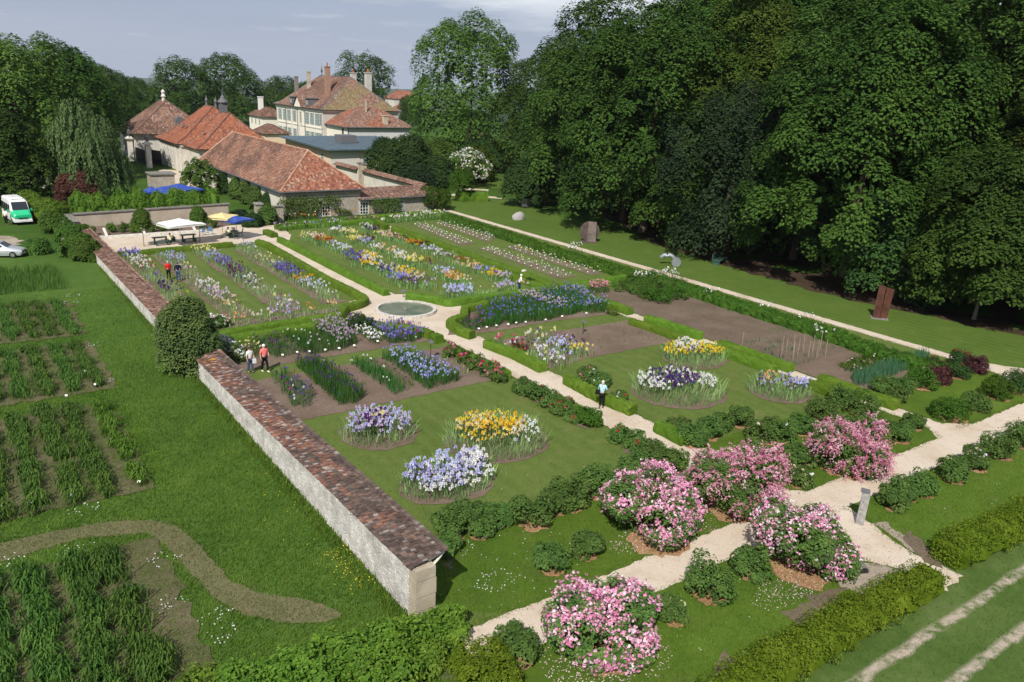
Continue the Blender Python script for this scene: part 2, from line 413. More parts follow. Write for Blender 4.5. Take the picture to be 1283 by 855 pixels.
L_BOX = leaf_mat('boxwood_leaves', (0.061, 0.124, 0.013), (0.117, 0.212, 0.022), (0.193, 0.306, 0.042), .3, 1.2, .35)
L_LAUREL = leaf_mat('laurel_leaves', (0.042, 0.103, 0.009), (0.103, 0.201, 0.020), (0.205, 0.310, 0.038), .32, .8, spec=.35)
L_EUON = leaf_mat('golden_leaves', (0.045, 0.074, 0.005), (0.107, 0.155, 0.010), (0.189, 0.233, 0.025), .3, .9, .35)
L_ROSE = leaf_mat('rose_leaves', (0.038, 0.076, 0.018), (0.079, 0.148, 0.032), (0.153, 0.236, 0.054), .25, 1.5)
L_ROSE2 = leaf_mat('young_rose_leaves', (0.042, 0.084, 0.019), (0.084, 0.154, 0.033), (0.140, 0.224, 0.060), .3, 1.5)
L_BRIGHT = leaf_mat('peony_leaves', (0.028, 0.080, 0.008), (0.056, 0.136, 0.016), (0.096, 0.192, 0.028), .3, 1.5)
L_IRIS = leaf_mat('bearded_iris_leaves', (0.130, 0.253, 0.086), (0.237, 0.401, 0.145), (0.409, 0.571, 0.222), .3, 1.2)
L_SIBER = leaf_mat('siberian_iris_leaves', (0.019, 0.078, 0.017), (0.041, 0.137, 0.025), (0.075, 0.195, 0.037), .3, 1.2)
L_LEEK = leaf_mat('blue_green_leaves', (.03, .10, .045), (.06, .16, .075), (.10, .21, .11), .25, 1.0)
L_DAY = leaf_mat('daylily_leaves', (0.035, 0.088, 0.019), (0.073, 0.151, 0.028), (0.136, 0.233, 0.046), .32, .7)
L_DAYL = leaf_mat('yellowed_daylily_leaves', (.05, .11, .015), (.09, .17, .022), (.14, .22, .035), .32, .7)
L_GRASS = leaf_mat('meadow_blades', (0.053, 0.116, 0.012), (0.102, 0.191, 0.023), (0.184, 0.277, 0.040), .35, .5, .62)
L_LAWN = leaf_mat('lawn_blades', (0.052, 0.091, 0.012), (0.088, 0.134, 0.020), (0.128, 0.176, 0.031), .3, .6, .5)
L_HAY = leaf_mat('cut_grass_straw', (0.087, 0.099, 0.036), (0.146, 0.152, 0.065), (0.212, 0.213, 0.108), .2, .5, .4)
PETAL = flower_mat()
BARK = plain('grey_bark', (.11, .085, .06), .95, .1, var=.4, scale=5, bump=.6)
BARKL = plain('pale_bark', (.27, .23, .17), .95, .1, var=.35, scale=7, bump=.5)
STEM = plain('green_stems', (.07, .11, .04), .8, .2)

# petal colours
WHITE = (.82, .82, .80); CREAM = (.80, .72, .46); YEL = (.84, .68, .06); GOLD = (.82, .52, .03); PALEY = (.84, .76, .32)
PEACH = (.82, .50, .27); ORANGE = (.72, .26, .03); RUST = (.30, .075, .02); MAROON = (.10, .012, .025); PINK = (.76, .40, .45)
LAV = (.50, .46, .78); LILAC = (.62, .50, .70); PBLUE = (.56, .62, .86); BLUE = (.20, .21, .62); VIOLET = (.16, .08, .42); DKV = (.065, .03, .17)
PURPLE = (.13, .03, .16); MAG = (.42, .05, .26); ROSEP = (.82, .28, .46); HOT = (.70, .06, .20); RED = (.55, .02, .04); BLUSH = (.86, .66, .68)

# ------------------------------------------------------------------ plant things
def plant_mulch(x, y, r):
    k = rng.uniform(-.3, .3)
    o = sheet('mulch', [(x + r * rng.uniform(.8, 1.15) * math.cos(a), y + r * rng.uniform(.8, 1.15) * math.sin(a)) for a in np.linspace(0, 2 * math.pi, 22, endpoint=False)], .0200 + rng.uniform(0, .002), MULCH)
    return o
def lobed(R, h, n, z0=.15, seed=None):
    r = np.random.default_rng(seed if seed is not None else rng.integers(1e6)); L = [((0, 0, h * .45), (R * .6, R * .6, h * .42))]
    for i in range(n):
        a = i * 2.4 + r.uniform(-.5, .5); f = r.uniform(.2, .95); k = R * r.uniform(.26, .46); q = R * r.uniform(.45, .78)
        L.append(((q * math.cos(a), q * math.sin(a), z0 * h + h * f * .72), (k, k, min(k * r.uniform(.8, 1.2), h * .42))))
    return L
def shrub_mesh(root, R, h, leaf, mat, n=900, seed=None, stems=True, nl=6, per=16, cr=None, droop=.3, name='foliage', shoots=0):
    L = lobed(R, h, nl, seed=seed); cr = cr or R * .24
    m = max(10, int(n / per / len(L) * 1.7))
    Q = make_crown(L, m, per, cr, leaf, .15, .3, droop, -.85)
    if shoots:                                      # loose shoots standing out of the bush
        e = rdirs(shoots); e[:, 2] = np.abs(e[:, 2]) + .25; e = unit(e); k = 9; t_ = np.tile(np.linspace(.55, 1.25, k), shoots)[:, None]; S = np.repeat(e, k, 0) * t_ * np.array([R * .95, R * .95, h * .95]) * np.repeat(rng.uniform(.75, 1.1, (shoots, 1)), k, 0) + rng.normal(0, .05, (shoots * k, 3)); Q = np.concatenate([Q, leaf_quads(S, rdirs(len(S)) * .7 + np.array([0, 0, .8]), leaf * rng.uniform(.7, 1.2, len(S)), leaf * .6)])
    Q = Q[Q[:, :, 2].min(1) > .02]
    MB().quads(Q).build(name, mat, root)
    if stems:
        mb = MB()
        for k in range(7):
            a = rng.uniform(0, 6.28); e = np.array([R * .55 * math.cos(a), R * .55 * math.sin(a), h * rng.uniform(.5, .85)])
            mb.tube([(e[0] * .08, e[1] * .08, -.05), e * [.35, .35, .55], e], [.035, .022, .008], 5)
        mb.build('stems', BARK, root, smooth=True)
    return L
def surface_points(L, n, zmin=-.3, k=1.0):
    tot = np.array([r[0] * r[2] for c, r in L]); P, N = [], []
    for (c, r), w in zip(L, tot / tot.sum()):
        p, q = shell_points(c, np.asarray(r) * k, int(n * w * 1.8) + 3, .97, zmin); keep = np.ones(len(p), bool)
        for c2, r2 in L:
            if c2 is c: continue
            keep &= np.sum(((p - np.asarray(c2)) / np.asarray(r2)) ** 2, 1) > .95
        keep &= p[:, 2] > .06
        P.append(p[keep]); N.append(q[keep])
    return np.concatenate(P), np.concatenate(N)
SHRUBS = {}
def rose_bush(x, y, R, h, label, kind='rose', leaf=None, name='rose_bush', cat='rose bush', mulch=True, flowers=None, nf=0, fs=.13, group=None, n=1300, seed=None):
    """bush with its own leaves; flowers is a palette"""
    R = R * .83; o = thing(name, label, cat, (x, y, 0), rng.uniform(0, 6.28), group)
    mat = leaf or L_ROSE
    L = shrub_mesh(o, R, h, .12 if R < 1.2 else .135, mat, int(n * 1.15), seed=seed, nl=9, cr=R * .26, droop=.4, shoots=34)
    if flowers:
        P, N = surface_points(L, nf, -.1, 1.06); P, N = P[:nf], N[:nf]
        MB().quads(rosettes(P, fs, 5, N), col=np.repeat(pick(flowers, len(P)), 5, 0)).build('flowers', PETAL, o)
    if mulch: plant_mulch(x - .05, y - .12, R * .72)
    return o
def flowering_shrub(x, y, R, h, label, palette, n, fs, sprays=False, seed=1, squash=1.0):
    """the big old roses and beauty bushes smothered in blossom"""
    o = thing('flowering_shrub', label, 'flowering shrub', (x, y, 0))
    L = lobed(R, h, 11, seed=seed)
    Q = make_crown(L, 46, 26, R * .17, .13, .15, .25, .35, -.9); Q = Q[Q[:, :, 2].min(1) > .03]
    MB().quads(Q).build('foliage', L_ROSE2 if sprays else L_ROSE, o)
    P, N = surface_points(L, n, -.55, 1.03); drift = np.sin(P[:, 0] * 3.1 + seed) + np.sin(P[:, 1] * 2.7 + P[:, 2] * 3.3 + seed) + rng.normal(0, .5, len(P))
    keep = drift > -.7; P, N = P[keep], N[keep]
    if sprays:                                      # long arching sprays of small bells
        k = 12; out = unit(N + np.array([0, 0, .25]) + rng.normal(0, .25, N.shape)); ln = rng.uniform(.3, .75, len(P))
        t = np.tile(np.linspace(0, 1, k), len(P))[:, None]; B = np.repeat(P - out * .12, k, 0); D = np.repeat(out * ln[:, None], k, 0)
        S = B + D * t - np.array([0, 0, 1]) * (t ** 2) * .22 + rng.normal(0, .035, B.shape)
        Q = rosettes(S, fs, 3); c = np.repeat(np.repeat(pick(palette, len(P), .1), k, 0), 3, 0) * rng.uniform(.85, 1.15, (len(S) * 3, 1))
    else:                                           # roses in trusses
        k = 4; S = np.repeat(P, k, 0) + rng.normal(0, .10, (len(P) * k, 3)); Q = rosettes(S, fs, 5, np.repeat(N, k, 0))
        c = np.repeat(pick(palette, len(S), .12), 5, 0)
    MB().quads(Q, col=np.clip(c, 0, 1)).build('blossom', PETAL, o)
    mb = MB()
    for i in range(9):
        a = i * .7; e = np.array([R * .6 * math.cos(a), R * .6 * math.sin(a), h * .6]); mb.tube([(.1 * math.cos(a), .1 * math.sin(a), -.05), e * [.3, .3, .6], e], [.06, .04, .01], 5)
    mb.build('stems', BARK, o, smooth=True)
    return o
def box_hedge(pts, w, h, label, group='clipped box hedges', mat=None, leaf=.075, dens=130, rough=.03, name='box_hedge', cat='hedge', closed_end=True, leafw=.6, out=.02, rnd=False):
    """clipped hedge: a swept body with small leaves standing all over its faces"""
    mat = mat or L_BOX; pts = resample(pts, .3); n = len(pts); d = unit(np.gradient(pts, axis=0)); nr = np.stack([-d[:, 1], d[:, 0]], 1)
    c0 = pts.mean(0); prof = [(-.5, 0), (-.52, .35), (-.5, .72), (-.42, .97), (0, 1.0), (.42, .97), (.5, .72), (.52, .35), (.5, 0)]
    if rnd: prof = [(-.40, 0), (-.52, .3), (-.50, .62), (-.36, .88), (0, 1.0), (.36, .88), (.50, .62), (.52, .3), (.40, 0)]
    wob = 1 + rng.normal(0, rough, n)
    V = np.zeros((n, 9, 3))
    for k, (a, b) in enumerate(prof):
        V[:, k, :2] = pts - c0 + nr * (a * w * wob)[:, None]; V[:, k, 2] = b * h * (1 + rng.normal(0, rough * .7, n))
    V[:, 1:8] += rng.normal(0, rough * .4, V[:, 1:8].shape)
    if rnd: lump = .10 * np.sin(np.arange(n) * .9 + rng.uniform(0, 6)) + .07 * np.sin(np.arange(n) * .37); V[:, 1:8, 2] *= (1 + lump)[:, None] * (1 + rng.normal(0, .05, (n, 7)))
    i = np.arange(n - 1)[:, None] * 9; j = np.arange(8)[None]; F = np.stack([i + j + 1, i + j, i + 9 + j, i + 10 + j], -1).reshape(-1, 4)
    mb = MB(); mb.add(V.reshape(-1, 3) * [1, 1, 1], F); mb.add(V[0], [list(range(9))]); mb.add(V[-1], [list(range(9))[::-1]])
    A = V[:-1, :-1]; B = V[1:, :-1]; Cc = V[1:, 1:]; D = V[:-1, 1:]
    ar = np.linalg.norm(np.cross((B - A), (D - A)), axis=-1).ravel()
    m = int(ar.sum() * dens); idx = rng.choice(len(ar), m, p=ar / ar.sum()); s, t = rng.random((m, 1)), rng.random((m, 1))
    A, B, Cc, D = [k.reshape(-1, 3)[idx] for k in (A, B, Cc, D)]
    P = (A * (1 - s) + B * s) * (1 - t) + (D * (1 - s) + Cc * s) * t; N = unit(np.cross(D - A, B - A)); N = np.where((N[:, 2:3] < -.2), -N, N)
    # end faces
    for E, sg in ((V[0], -1), (V[-1], 1)):
        k = int(w * h * dens); lo, hi = E[0], E[8]; e = np.hstack([lo[:2] + (hi[:2] - lo[:2]) * rng.random((k, 1)), rng.random((k, 1)) * h * .95]); P = np.vstack([P, e]); N = np.vstack([N, np.tile([d[0 if sg < 0 else -1][0] * sg, d[0 if sg < 0 else -1][1] * sg, 0.2], (k, 1))])
    P = P + N * rng.uniform(-.01, out * 2.2, (len(P), 1)); l = leaf * rng.uniform(.6, 1.4, len(P))
    mb.quads(leaf_quads(P, N * .8 + np.array([0, 0, .35]) + rng.normal(0, .55, P.shape), l, l * leafw))
    o = mb.build(name, mat, loc=(c0[0], c0[1], 0)); return tag(o, label, cat, group)
def iris_clump(poly, label, palette, group=None, h=.62, dens=34, bd=7.0, bh=.85, bs=.17, name='iris_clump', cat='irises', foliage=None, w=.05, lean=.3, fl='iris', jit=.12):
    """bearded irises: sword leaves with blooms on stems"""
    poly = np.asarray(poly)[:, :2]; c = poly.mean(0); A = area(poly); o = thing(name, label, cat, (c[0], c[1], 0), 0, group)
    P = scatter(poly, max(12, A * dens)) - c
    MB().quads(sword_blades(P, h, w, lean)).build('foliage', foliage or L_IRIS, o)
    nb = int(A * bd * (.80 if fl == 'iris' else .8)); bs = bs * (.80 if fl == 'iris' else 1)
    if nb > 0 and palette:
        P = scatter(poly, nb) - c; z = bh * rng.uniform(.66, 1.15, nb); P3 = np.hstack([P + rng.normal(0, .05, P.shape), z[:, None]])
        if fl == 'iris': Q = iris_blooms(P3, bs); k = 6
        else: Q = rosettes(P3, bs, 4); k = 4
        cc = np.repeat(pick(palette, nb, jit), k, 0) * rng.uniform(.85, 1.12, (nb * k, 1))
        MB().quads(Q, col=np.clip(cc, 0, 1)).build('blooms', PETAL, o)
        mb = MB(); st = np.hstack([P, np.zeros((nb, 1))]); s = rng.normal(0, 1, (nb, 3)); s[:, 2] = 0; s = unit(s) * .012
        mb.quads(np.stack([st - s, st + s, P3 + s, P3 - s], 1)); mb.build('stems', STEM, o)
    return o
# ------------------------------------------------------------------ camera, light, sky
cam = bpy.data.objects.new('camera', bpy.data.cameras.new('camera')); COL.objects.link(cam)
cam.data.sensor_width = 36.0; cam.data.lens = 36.0 * CF / 1283.0; cam.data.clip_end = 30000; cam.data.clip_start = .5
mw = np.eye(4); mw[:3, 0] = RT; mw[:3, 1] = UP; mw[:3, 2] = -FW; mw[:3, 3] = CAM
cam.matrix_world = Matrix(mw.tolist()); scene.camera = cam
SUN_EL = R_(45.0); SUN_DIR = np.array([.76, .65])            # travel of the light across the garden
sd = bpy.data.lights.new('sun', 'SUN'); sd.energy = 4.9; sd.angle = R_(.53); sd.color = (1.0, .945, .86)
sun = bpy.data.objects.new('sun', sd); COL.objects.link(sun)
tr = np.array([*(SUN_DIR / np.linalg.norm(SUN_DIR) * math.cos(SUN_EL)), -math.sin(SUN_EL)])
sun.rotation_euler = Vector(tr).to_track_quat('-Z', 'Y').to_euler(); sun.location = (-40, -40, 80)

w = bpy.data.worlds.new('World'); scene.world = w; w.use_nodes = True; wt = w.node_tree; wt.nodes.clear()
class WN(NT):
    def __init__(s): s.t = wt
W = WN(); wo = W.n('OutputWorld')
sky = W.n('TexSky', sky_type='NISHITA', sun_disc=False, sun_elevation=SUN_EL, altitude=600.0, air_density=1.2, dust_density=1.5)
sky.sun_rotation = math.atan2(-SUN_DIR[0], -SUN_DIR[1])
d = W.n('TexCoord').outputs['Generated']; sp = W.n('SeparateXYZ', {0: d})
elev = sp.outputs[2]
# grey-blue rain sky with a brighter broken edge of cloud higher up
k = W.math('ADD', W.math('MAXIMUM', elev, 0.0), .07)
flat = W.n('CombineXYZ', {0: W.math('DIVIDE', sp.outputs[0], k), 1: W.math('DIVIDE', sp.outputs[1], k), 2: 0.0}).outputs[0]
n1 = W.noise(flat, .9, 7, .6); n2 = W.noise(flat, .16, 4, .5)
base = W.ramp(elev, [(0.0, (.40, .47, .60)), (.05, (.30, .355, .50)), (.12, (.265, .31, .445)), (.4, (.34, .38, .49)), (1.0, (.40, .43, .53))])
base = W.mix(W.map(n2, .35, .65, 0, .35), base, (.43, .475, .59))
side = W.n('VectorMath', {0: d, 1: (.85, .53, 0)}, operation='DOT_PRODUCT').outputs['Value']
bank = W.math('ADD', W.math('MULTIPLY', W.map(elev, .055, .115, 0, 1), W.map(side, .80, .94, 0, 1)), W.math('MULTIPLY', W.math('SUBTRACT', n1, .5), 1.5))
cl = W.mix(W.map(bank, .10, 1.15, 0, 1), base, (.93, .95, .98))
skyc = W.mix(.90, W.n('VectorMath', {0: sky.outputs[0], 'Scale': .13}, operation='SCALE').outputs[0], cl)
SKY_STRENGTH = .1
bg = W.n('Background', {'Color': W.n('VectorMath', {0: skyc, 'Scale': 1.0 / SKY_STRENGTH}, operation='SCALE').outputs[0], 'Strength': SKY_STRENGTH})
wt.links.new(bg.outputs[0], wo.inputs[0])
scene.view_settings.view_transform = 'Standard'; scene.view_settings.look = 'None'; scene.view_settings.exposure = .16; scene.view_settings.gamma = 1.0
scene.render.engine = 'CYCLES'
scene.cycles.max_bounces = 6; scene.cycles.diffuse_bounces = 3; scene.cycles.transmission_bounces = 4; scene.cycles.transparent_max_bounces = 6; scene.cycles.glossy_bounces = 2

# ------------------------------------------------------------------ ground materials
G_BASE = grass_mat('rough_grass', (.024, .060, .009), (.042, .092, .013), (.07, .125, .022), (.12, .12, .05), .35)
G_MEAD = grass_mat('meadow_grass', (0.037, 0.081, 0.014), (0.060, 0.115, 0.020), (0.097, 0.161, 0.031), (.10, .14, .03), .2)
G_LAWN = grass_mat('mown_lawn', (0.057, 0.092, 0.019), (0.088, 0.128, 0.028), (0.122, 0.164, 0.041), (.17, .165, .065), .6, .3)
G_PARK = grass_mat('park_lawn', (0.044, 0.082, 0.014), (0.068, 0.114, 0.019), (0.092, 0.146, 0.028), (.15, .17, .05), .45, .5, fine=16)
G_LOW = grass_mat('lower_lawn', (0.042, 0.087, 0.011), (0.070, 0.121, 0.014), (0.108, 0.165, 0.024), (.11, .11, .04), .35)
G_DRY = grass_mat('worn_grass', (.06, .085, .03), (.09, .11, .045), (.13, .13, .065), (.2, .165, .11), .6)
G_HAY = grass_mat('cut_hay', (0.085, 0.095, 0.038), (0.125, 0.125, 0.058), (0.165, 0.155, 0.08), (.21, .165, .10), .6)
SOIL = soil_mat('garden_soil', (.115, .082, .060), (.175, .130, .098), (.245, .19, .15))
SOILD = soil_mat('tilled_soil', (.095, .072, .052), (.15, .115, .085), (.215, .17, .13))
LITTER = soil_mat('leaf_litter', (.03, .024, .016), (.06, .042, .028), (.11, .07, .045))
MULCH = soil_mat('bark_mulch', (.20, .10, .05), (.38, .22, .12), (.52, .34, .20))
GRAVEL = gravel_mat()
TRACK = soil_mat('stony_track', (.22, .17, .13), (.36, .30, .24), (.47, .41, .34))
FIELD = None
def far_mat():
    t = NT('far_country'); p = t.pos()
    v = t.n('TexVoronoi', {'Vector': p, 'Scale': .0035}); f = t.n('SeparateColor', {0: v.outputs['Color']}).outputs[0]
    n = t.noise(p, .006, 5, .65); n2 = t.noise(p, .05, 4, .7)
    c = t.ramp(f, [(.0, (.035, .07, .02)), (.55, (.05, .09, .025)), (.75, (.10, .12, .04)), (1, (.07, .12, .03))])
    c = t.mix(t.map(n, .42, .5, 0, 1), c, t.mix(n2, (.014, .035, .012), (.026, .055, .02)))
    return t.finish(c, 1, 0)
# ------------------------------------------------------------------ ground, country and hills
def land_height(x, y):
    r = np.hypot(x, y); a = np.degrees(np.arctan2(x, y))         # bearing, 0 = along the wall, + to the right
    z = -np.interp(r, [0, 330, 1400, 3000, 9000], [0, 0, 75, 95, 100])
    hill = np.exp(-((r - 2600) / 620) ** 2) * (46 + 7 * np.sin(a * .55 + .6) + 5 * np.sin(a * 1.37) + 2 * np.sin(a * 4.1))
    hill *= 1 - .9 * np.exp(-((a - 29) / 7.0) ** 2)
    far = np.exp(-((r - 7200) / 900) ** 2) * (34 + 9 * np.sin(a * .31 + 2) + 4 * np.sin(a * .9))
    wood = np.clip((x - 74) / 75, 0, 1) ** 1.3 * 17 * np.clip((118 - y) / 45, 0, 1) * np.clip((r < 400), 0, 1)
    return z + hill + far + wood
rr = np.concatenate([[0.0], np.linspace(4, 200, 50), np.geomspace(206, 9000, 90)]); aa = np.linspace(0, 2 * math.pi, 288, endpoint=False)
gx, gy = rr[:, None] * np.sin(aa), rr[:, None] * np.cos(aa); gz = land_height(gx, gy)
i = np.arange(len(rr) - 1)[:, None] * len(aa); j = np.arange(len(aa))[None]; k = (j + 1) % len(aa)
Fg = np.stack([i + j, i + len(aa) + j, i + len(aa) + k, i + k], -1).reshape(-1, 4)
near = np.repeat(rr[:-1] < 300, len(aa))
mb = MB(); V = np.stack([gx, gy, gz], -1).reshape(-1, 3); mb.add(V, Fg[near]); o = mb.build('ground', G_BASE, smooth=True); tag(o, kind='structure')
mb = MB(); mb.add(V, Fg[~near]); o = mb.build('hills', far_mat(), smooth=True); tag(o, kind='structure')

# mown areas
sheet('meadow', [(-30, 16), (11.28, 16), (11.28, 86), (6, 92), (6, 100), (-30, 100)], .003, G_MEAD)
sheet('lawn', rect(11.95, 19.05, 58.72, 92.0), .004, G_LAWN)
sheet('park_lawn', [(59.9, 20.5), (72, 22), (69.5, 33), (67.6, 42), (68.4, 54), (69.8, 68), (74, 80), (80, 92), (88, 104), (92, 130), (60, 135), (57.5, 104), (59.9, 97)], .004, G_PARK, .25)
sheet('lower_lawn', rect(12.6, 12.9, 75, 17.3), .0052, G_LOW, .12)
sheet('lower_lawn', [(14.4, 19.06), (44.6, 19.06), (44.6, 25.3), (30.9, 25.3), (30.9, 24), (28.3, 24), (28.3, 25.0), (12.3, 24.6), (12.3, 20.5)], .006, G_LOW, .08)
sheet('lower_lawn', [(45.9, 19.06), (66, 19.06), (66, 22.3), (58.7, 22.3), (58.7, 24.6), (45.9, 24.6)], .006, G_LOW, .06)
def lane_mat():
    t = NT('grass_lane'); p = t.pos(); n1 = t.noise(p, .3, 4); n2 = t.noise(p, 2.2, 5, .7); n3 = t.noise(p, 40, 3, .7)
    c = t.ramp(t.math('ADD', t.math('MULTIPLY', n1, .4), t.math('ADD', t.math('MULTIPLY', n2, .35), t.math('MULTIPLY', n3, .25))), [(.36, (.045, .085, .017)), (.5, (.07, .115, .026)), (.64, (.11, .15, .05))])
    y = t.math('ADD', t.n('SeparateXYZ', {0: p}).outputs[1], t.math('MULTIPLY', t.math('SUBTRACT', t.noise(p, .8, 5, .65), .5), .55))
    for y0 in (10.35, 8.62):                       # two worn wheel ruts
        m = t.map(t.math('ABSOLUTE', t.math('SUBTRACT', y, y0)), .10, .26, 1, 0); m = t.math('MULTIPLY', m, t.map(t.noise(p, 1.6, 6, .75), .38, .58, 0, 1), True)
        c = t.mix(m, c, t.ramp(t.noise(p, 18, 3, .7), [(.3, (.26, .20, .15)), (.7, (.50, .44, .36))]))
    return t.finish(c, .95, .08, t.bump(n3, .5, .03))
sheet('grass_lane', rect(12, 5, 80, 13.1), .0025, lane_mat())
edge = [(73, 12), (71.6, 20), (69.2, 33), (67.4, 42), (68.2, 54), (69.8, 67), (74.0, 79), (80.6, 91), (89, 103), (97, 112)]
mb = MB(); ys = np.linspace(12, 112, 90); ex = np.interp(ys, [q[1] for q in edge], [q[0] for q in edge]) + rng.normal(0, .35, 90)
xs = np.concatenate([[0], np.geomspace(1, 80, 26)]); X = ex[:, None] + xs[None]; Y = np.repeat(ys[:, None], 27, 1); Z = land_height(X, Y) + .012 + .05 * (xs[None] > 1) * rng.random(X.shape)
i = np.arange(89)[:, None] * 27; j = np.arange(26)[None]
mb.add(np.stack([X, Y, Z], -1).reshape(-1, 3), np.stack([i + j, i + j + 1, i + j + 28, i + j + 27], -1).reshape(-1, 4)); tag(mb.build('woodland_floor', LITTER, smooth=True), kind='structure')

# paths
GZ = [.008]
def path(name, poly, mat=None, jagged=.04, step=.3):
    GZ[0] += .0006; return sheet(name, poly, GZ[0], mat or GRAVEL, jagged, step)
path('gravel_path', [(28.25, 18.5), (30.95, 18.5), (30.95, 60), (30.95, 88), (28.3, 88), (28.3, 60)])
path('gravel_path', ell(29.35, 55.1, 5.15, 5.15, 48))
path('gravel_path', [(33, 54.1), (59.2, 54.1), (59.2, 55.9), (33, 56.4)])
path('gravel_path', rect(12.1, 54.2, 25, 55.7))
path('gravel_path', rect(44.62, 18.4, 45.9, 92.5))
path('gravel_path', [(58.72, 23), (58.0, 21.6), (62.5, 21.4), (61.0, 23), (59.95, 25), (59.95, 101.5), (58.72, 101.5)])
path('gravel_path', [(11.7, 17.2), (80, 17.25), (80, 19.15), (47.5, 19.1), (46.2, 20), (44.4, 20), (43.6, 19.1), (31.6, 19.1), (31, 19.6), (28.2, 19.6), (27.6, 19.0), (12.3, 19.1)])
path('gravel_path', at2([(1030, 640), (1060, 634), (1088, 653), (1112, 673), (1138, 691), (1203, 720), (1186, 741), (1172, 737), (1124, 712), (1083, 704), (1060, 680)]), jagged=.05)
path('bare_earth', at2([(1052, 668), (1066, 682), (1084, 705), (1124, 713), (1110, 726), (1080, 742), (1052, 736), (1040, 705)]), TRACK, .07)
path('bare_earth', at2([(1090, 655), (1112, 668), (1140, 690), (1170, 706), (1168, 695), (1130, 670), (1105, 652)]), TRACK, .07)
path('gravel_terrace', [(12.05, 86.0), (25.0, 86.2), (27.4, 86.6), (28.3, 85.6), (31.0, 85.4), (32.5, 88.8), (33.5, 95.5), (30.5, 97.5), (24.6, 97), (24.6, 93.6), (12.05, 93.6)])
path('gravel_drive', [(-10, 90), (5.2, 92.5), (6.3, 96.5), (4.8, 99.5), (-10, 99)], TRACK, .3, .8)
path('park_path', line_poly(resample([tuple(at(*q)[:2]) for q in ((560, 244), (600, 246), (632, 249), (672, 249), (722, 252.5), (760, 262))], 2), 2.0))
path('park_path', line_poly(resample([tuple(at(*q)[:2]) for q in ((560, 236), (612, 238.5), (637, 243), (655, 248))], 2), 2.0))
path('courtyard_path', at2([(200, 212), (222, 214), (250, 232), (228, 246), (212, 246), (205, 240)]), None, .2, 1)
# strip of cut grass that winds through the meadow
HAYP = [(0, 682), (60, 668), (130, 655), (190, 652), (222, 660), (250, 685), (290, 730), (330, 744), (385, 753), (420, 764), (428, 772), (412, 780), (360, 782), (310, 771), (270, 751), (238, 717), (205, 682), (185, 668), (100, 675), (0, 705)]
path('mown_strip', at2([(-60, 695)] + HAYP + [(-60, 720)]), G_HAY, .05, .15)
# worn and bare patches
for P, m in (([(1010, 745), (1060, 735), (1050, 752), (1018, 768)], SOIL), ([(985, 770), (1020, 748), (1045, 752), (1000, 785)], SOIL), ([(890, 850), (905, 815), (925, 838)], SOIL),
             ([(1130, 675), (1140, 665), (1165, 690), (1180, 712), (1160, 705)], SOIL), ([(555, 690), (570, 700), (560, 715)], G_DRY), ([(488, 850), (500, 835), (560, 826), (570, 850)], G_DRY)):
    path('bare_patch', at2(P), m, .08)

# soil beds
BARE = []
def bed(poly, mat=None, j=.05, name='soil_bed'):
    BARE.append(poly); return path(name, poly, mat or SOIL, j, .3)
bed([(12.0, 47.5), (27.6, 47.4), (28.05, 48.4), (27.2, 49.6), (25.6, 51.5), (24.6, 53.0), (12.0, 53.0)])      # strip behind the couple
bed([(12.0, 38.4), (28.0, 38.6), (28.1, 45.6), (12.0, 45.4)])                                               # strip of siberian rows
bed(at2([(560, 420), (580, 386), (600, 380), (650, 371), (712, 364), (772, 388), (764, 394), (690, 403), (636, 413), (596, 418)]))
bed(at2([(612, 430), (662, 420), (700, 415), (787, 402), (858, 425), (852, 427), (742, 448), (684, 463)]))
bed([(46.1, 31.0), (57.2, 31.0), (57.2, 53.0), (46.1, 53.0)], SOILD)
bed([(46.1, 25.2), (57.2, 25.2), (57.2, 31.0), (46.1, 31.0)], SOIL)
for P in ([(870, 290), (930, 284), (1185, 382), (1112, 392)], [(982, 281), (1040, 273), (1290, 352), (1250, 378)]):
    bed(at2([(300 + x / 4.009, 210 + y / 4.009) for x, y in P]))
for P in ([(0, 408), (55, 400), (490, 545), (410, 562)], [(130, 400), (195, 393), (625, 530), (560, 542)]):
    bed(at2([(600 + x / 4.009, 210 + y / 4.009) for x, y in P]))
for e in ((17.1, 34.95, 2.1, 2.05), (21.95, 31.1, 2.82, 2.55), (17.4, 28.4, 2.4, 1.84), (35.9, 31.4, 3.12, 2.85), (41.6, 35.3, 2.4, 2.1), (41.55, 28.1, 2.02, 1.95)):
    bed(ell(*e, 40), None, .06)
for x0, y0, x1, y1 in ((27.0, 29.9, 28.25, 34.5), (31.0, 30.8, 32.0, 36.0), (27.0, 22.4, 28.25, 27.2), (27.0, 38.9, 28.2, 44.7)): bed(rect(x0, y0, x1, y1), None, .06)
for x0, x1, y0, y1 in ((13.2, 15.5, 60, 84.5), (16.3, 18.4, 58.7, 84), (20.2, 22.4, 58.7, 83.8), (24.2, 26.3, 59.6, 83.5)): bed(rect(x0, y0, x1, y1), None, .08)
bed(rect(13, 56.5, 25.0, 58.2), None, .08)
bed([(12.2, 94.05), (24.0, 94.05), (28.5, 98), (28.5, 101.7), (12.2, 101.7)], SOIL)                          # raised bed below the terrace wall
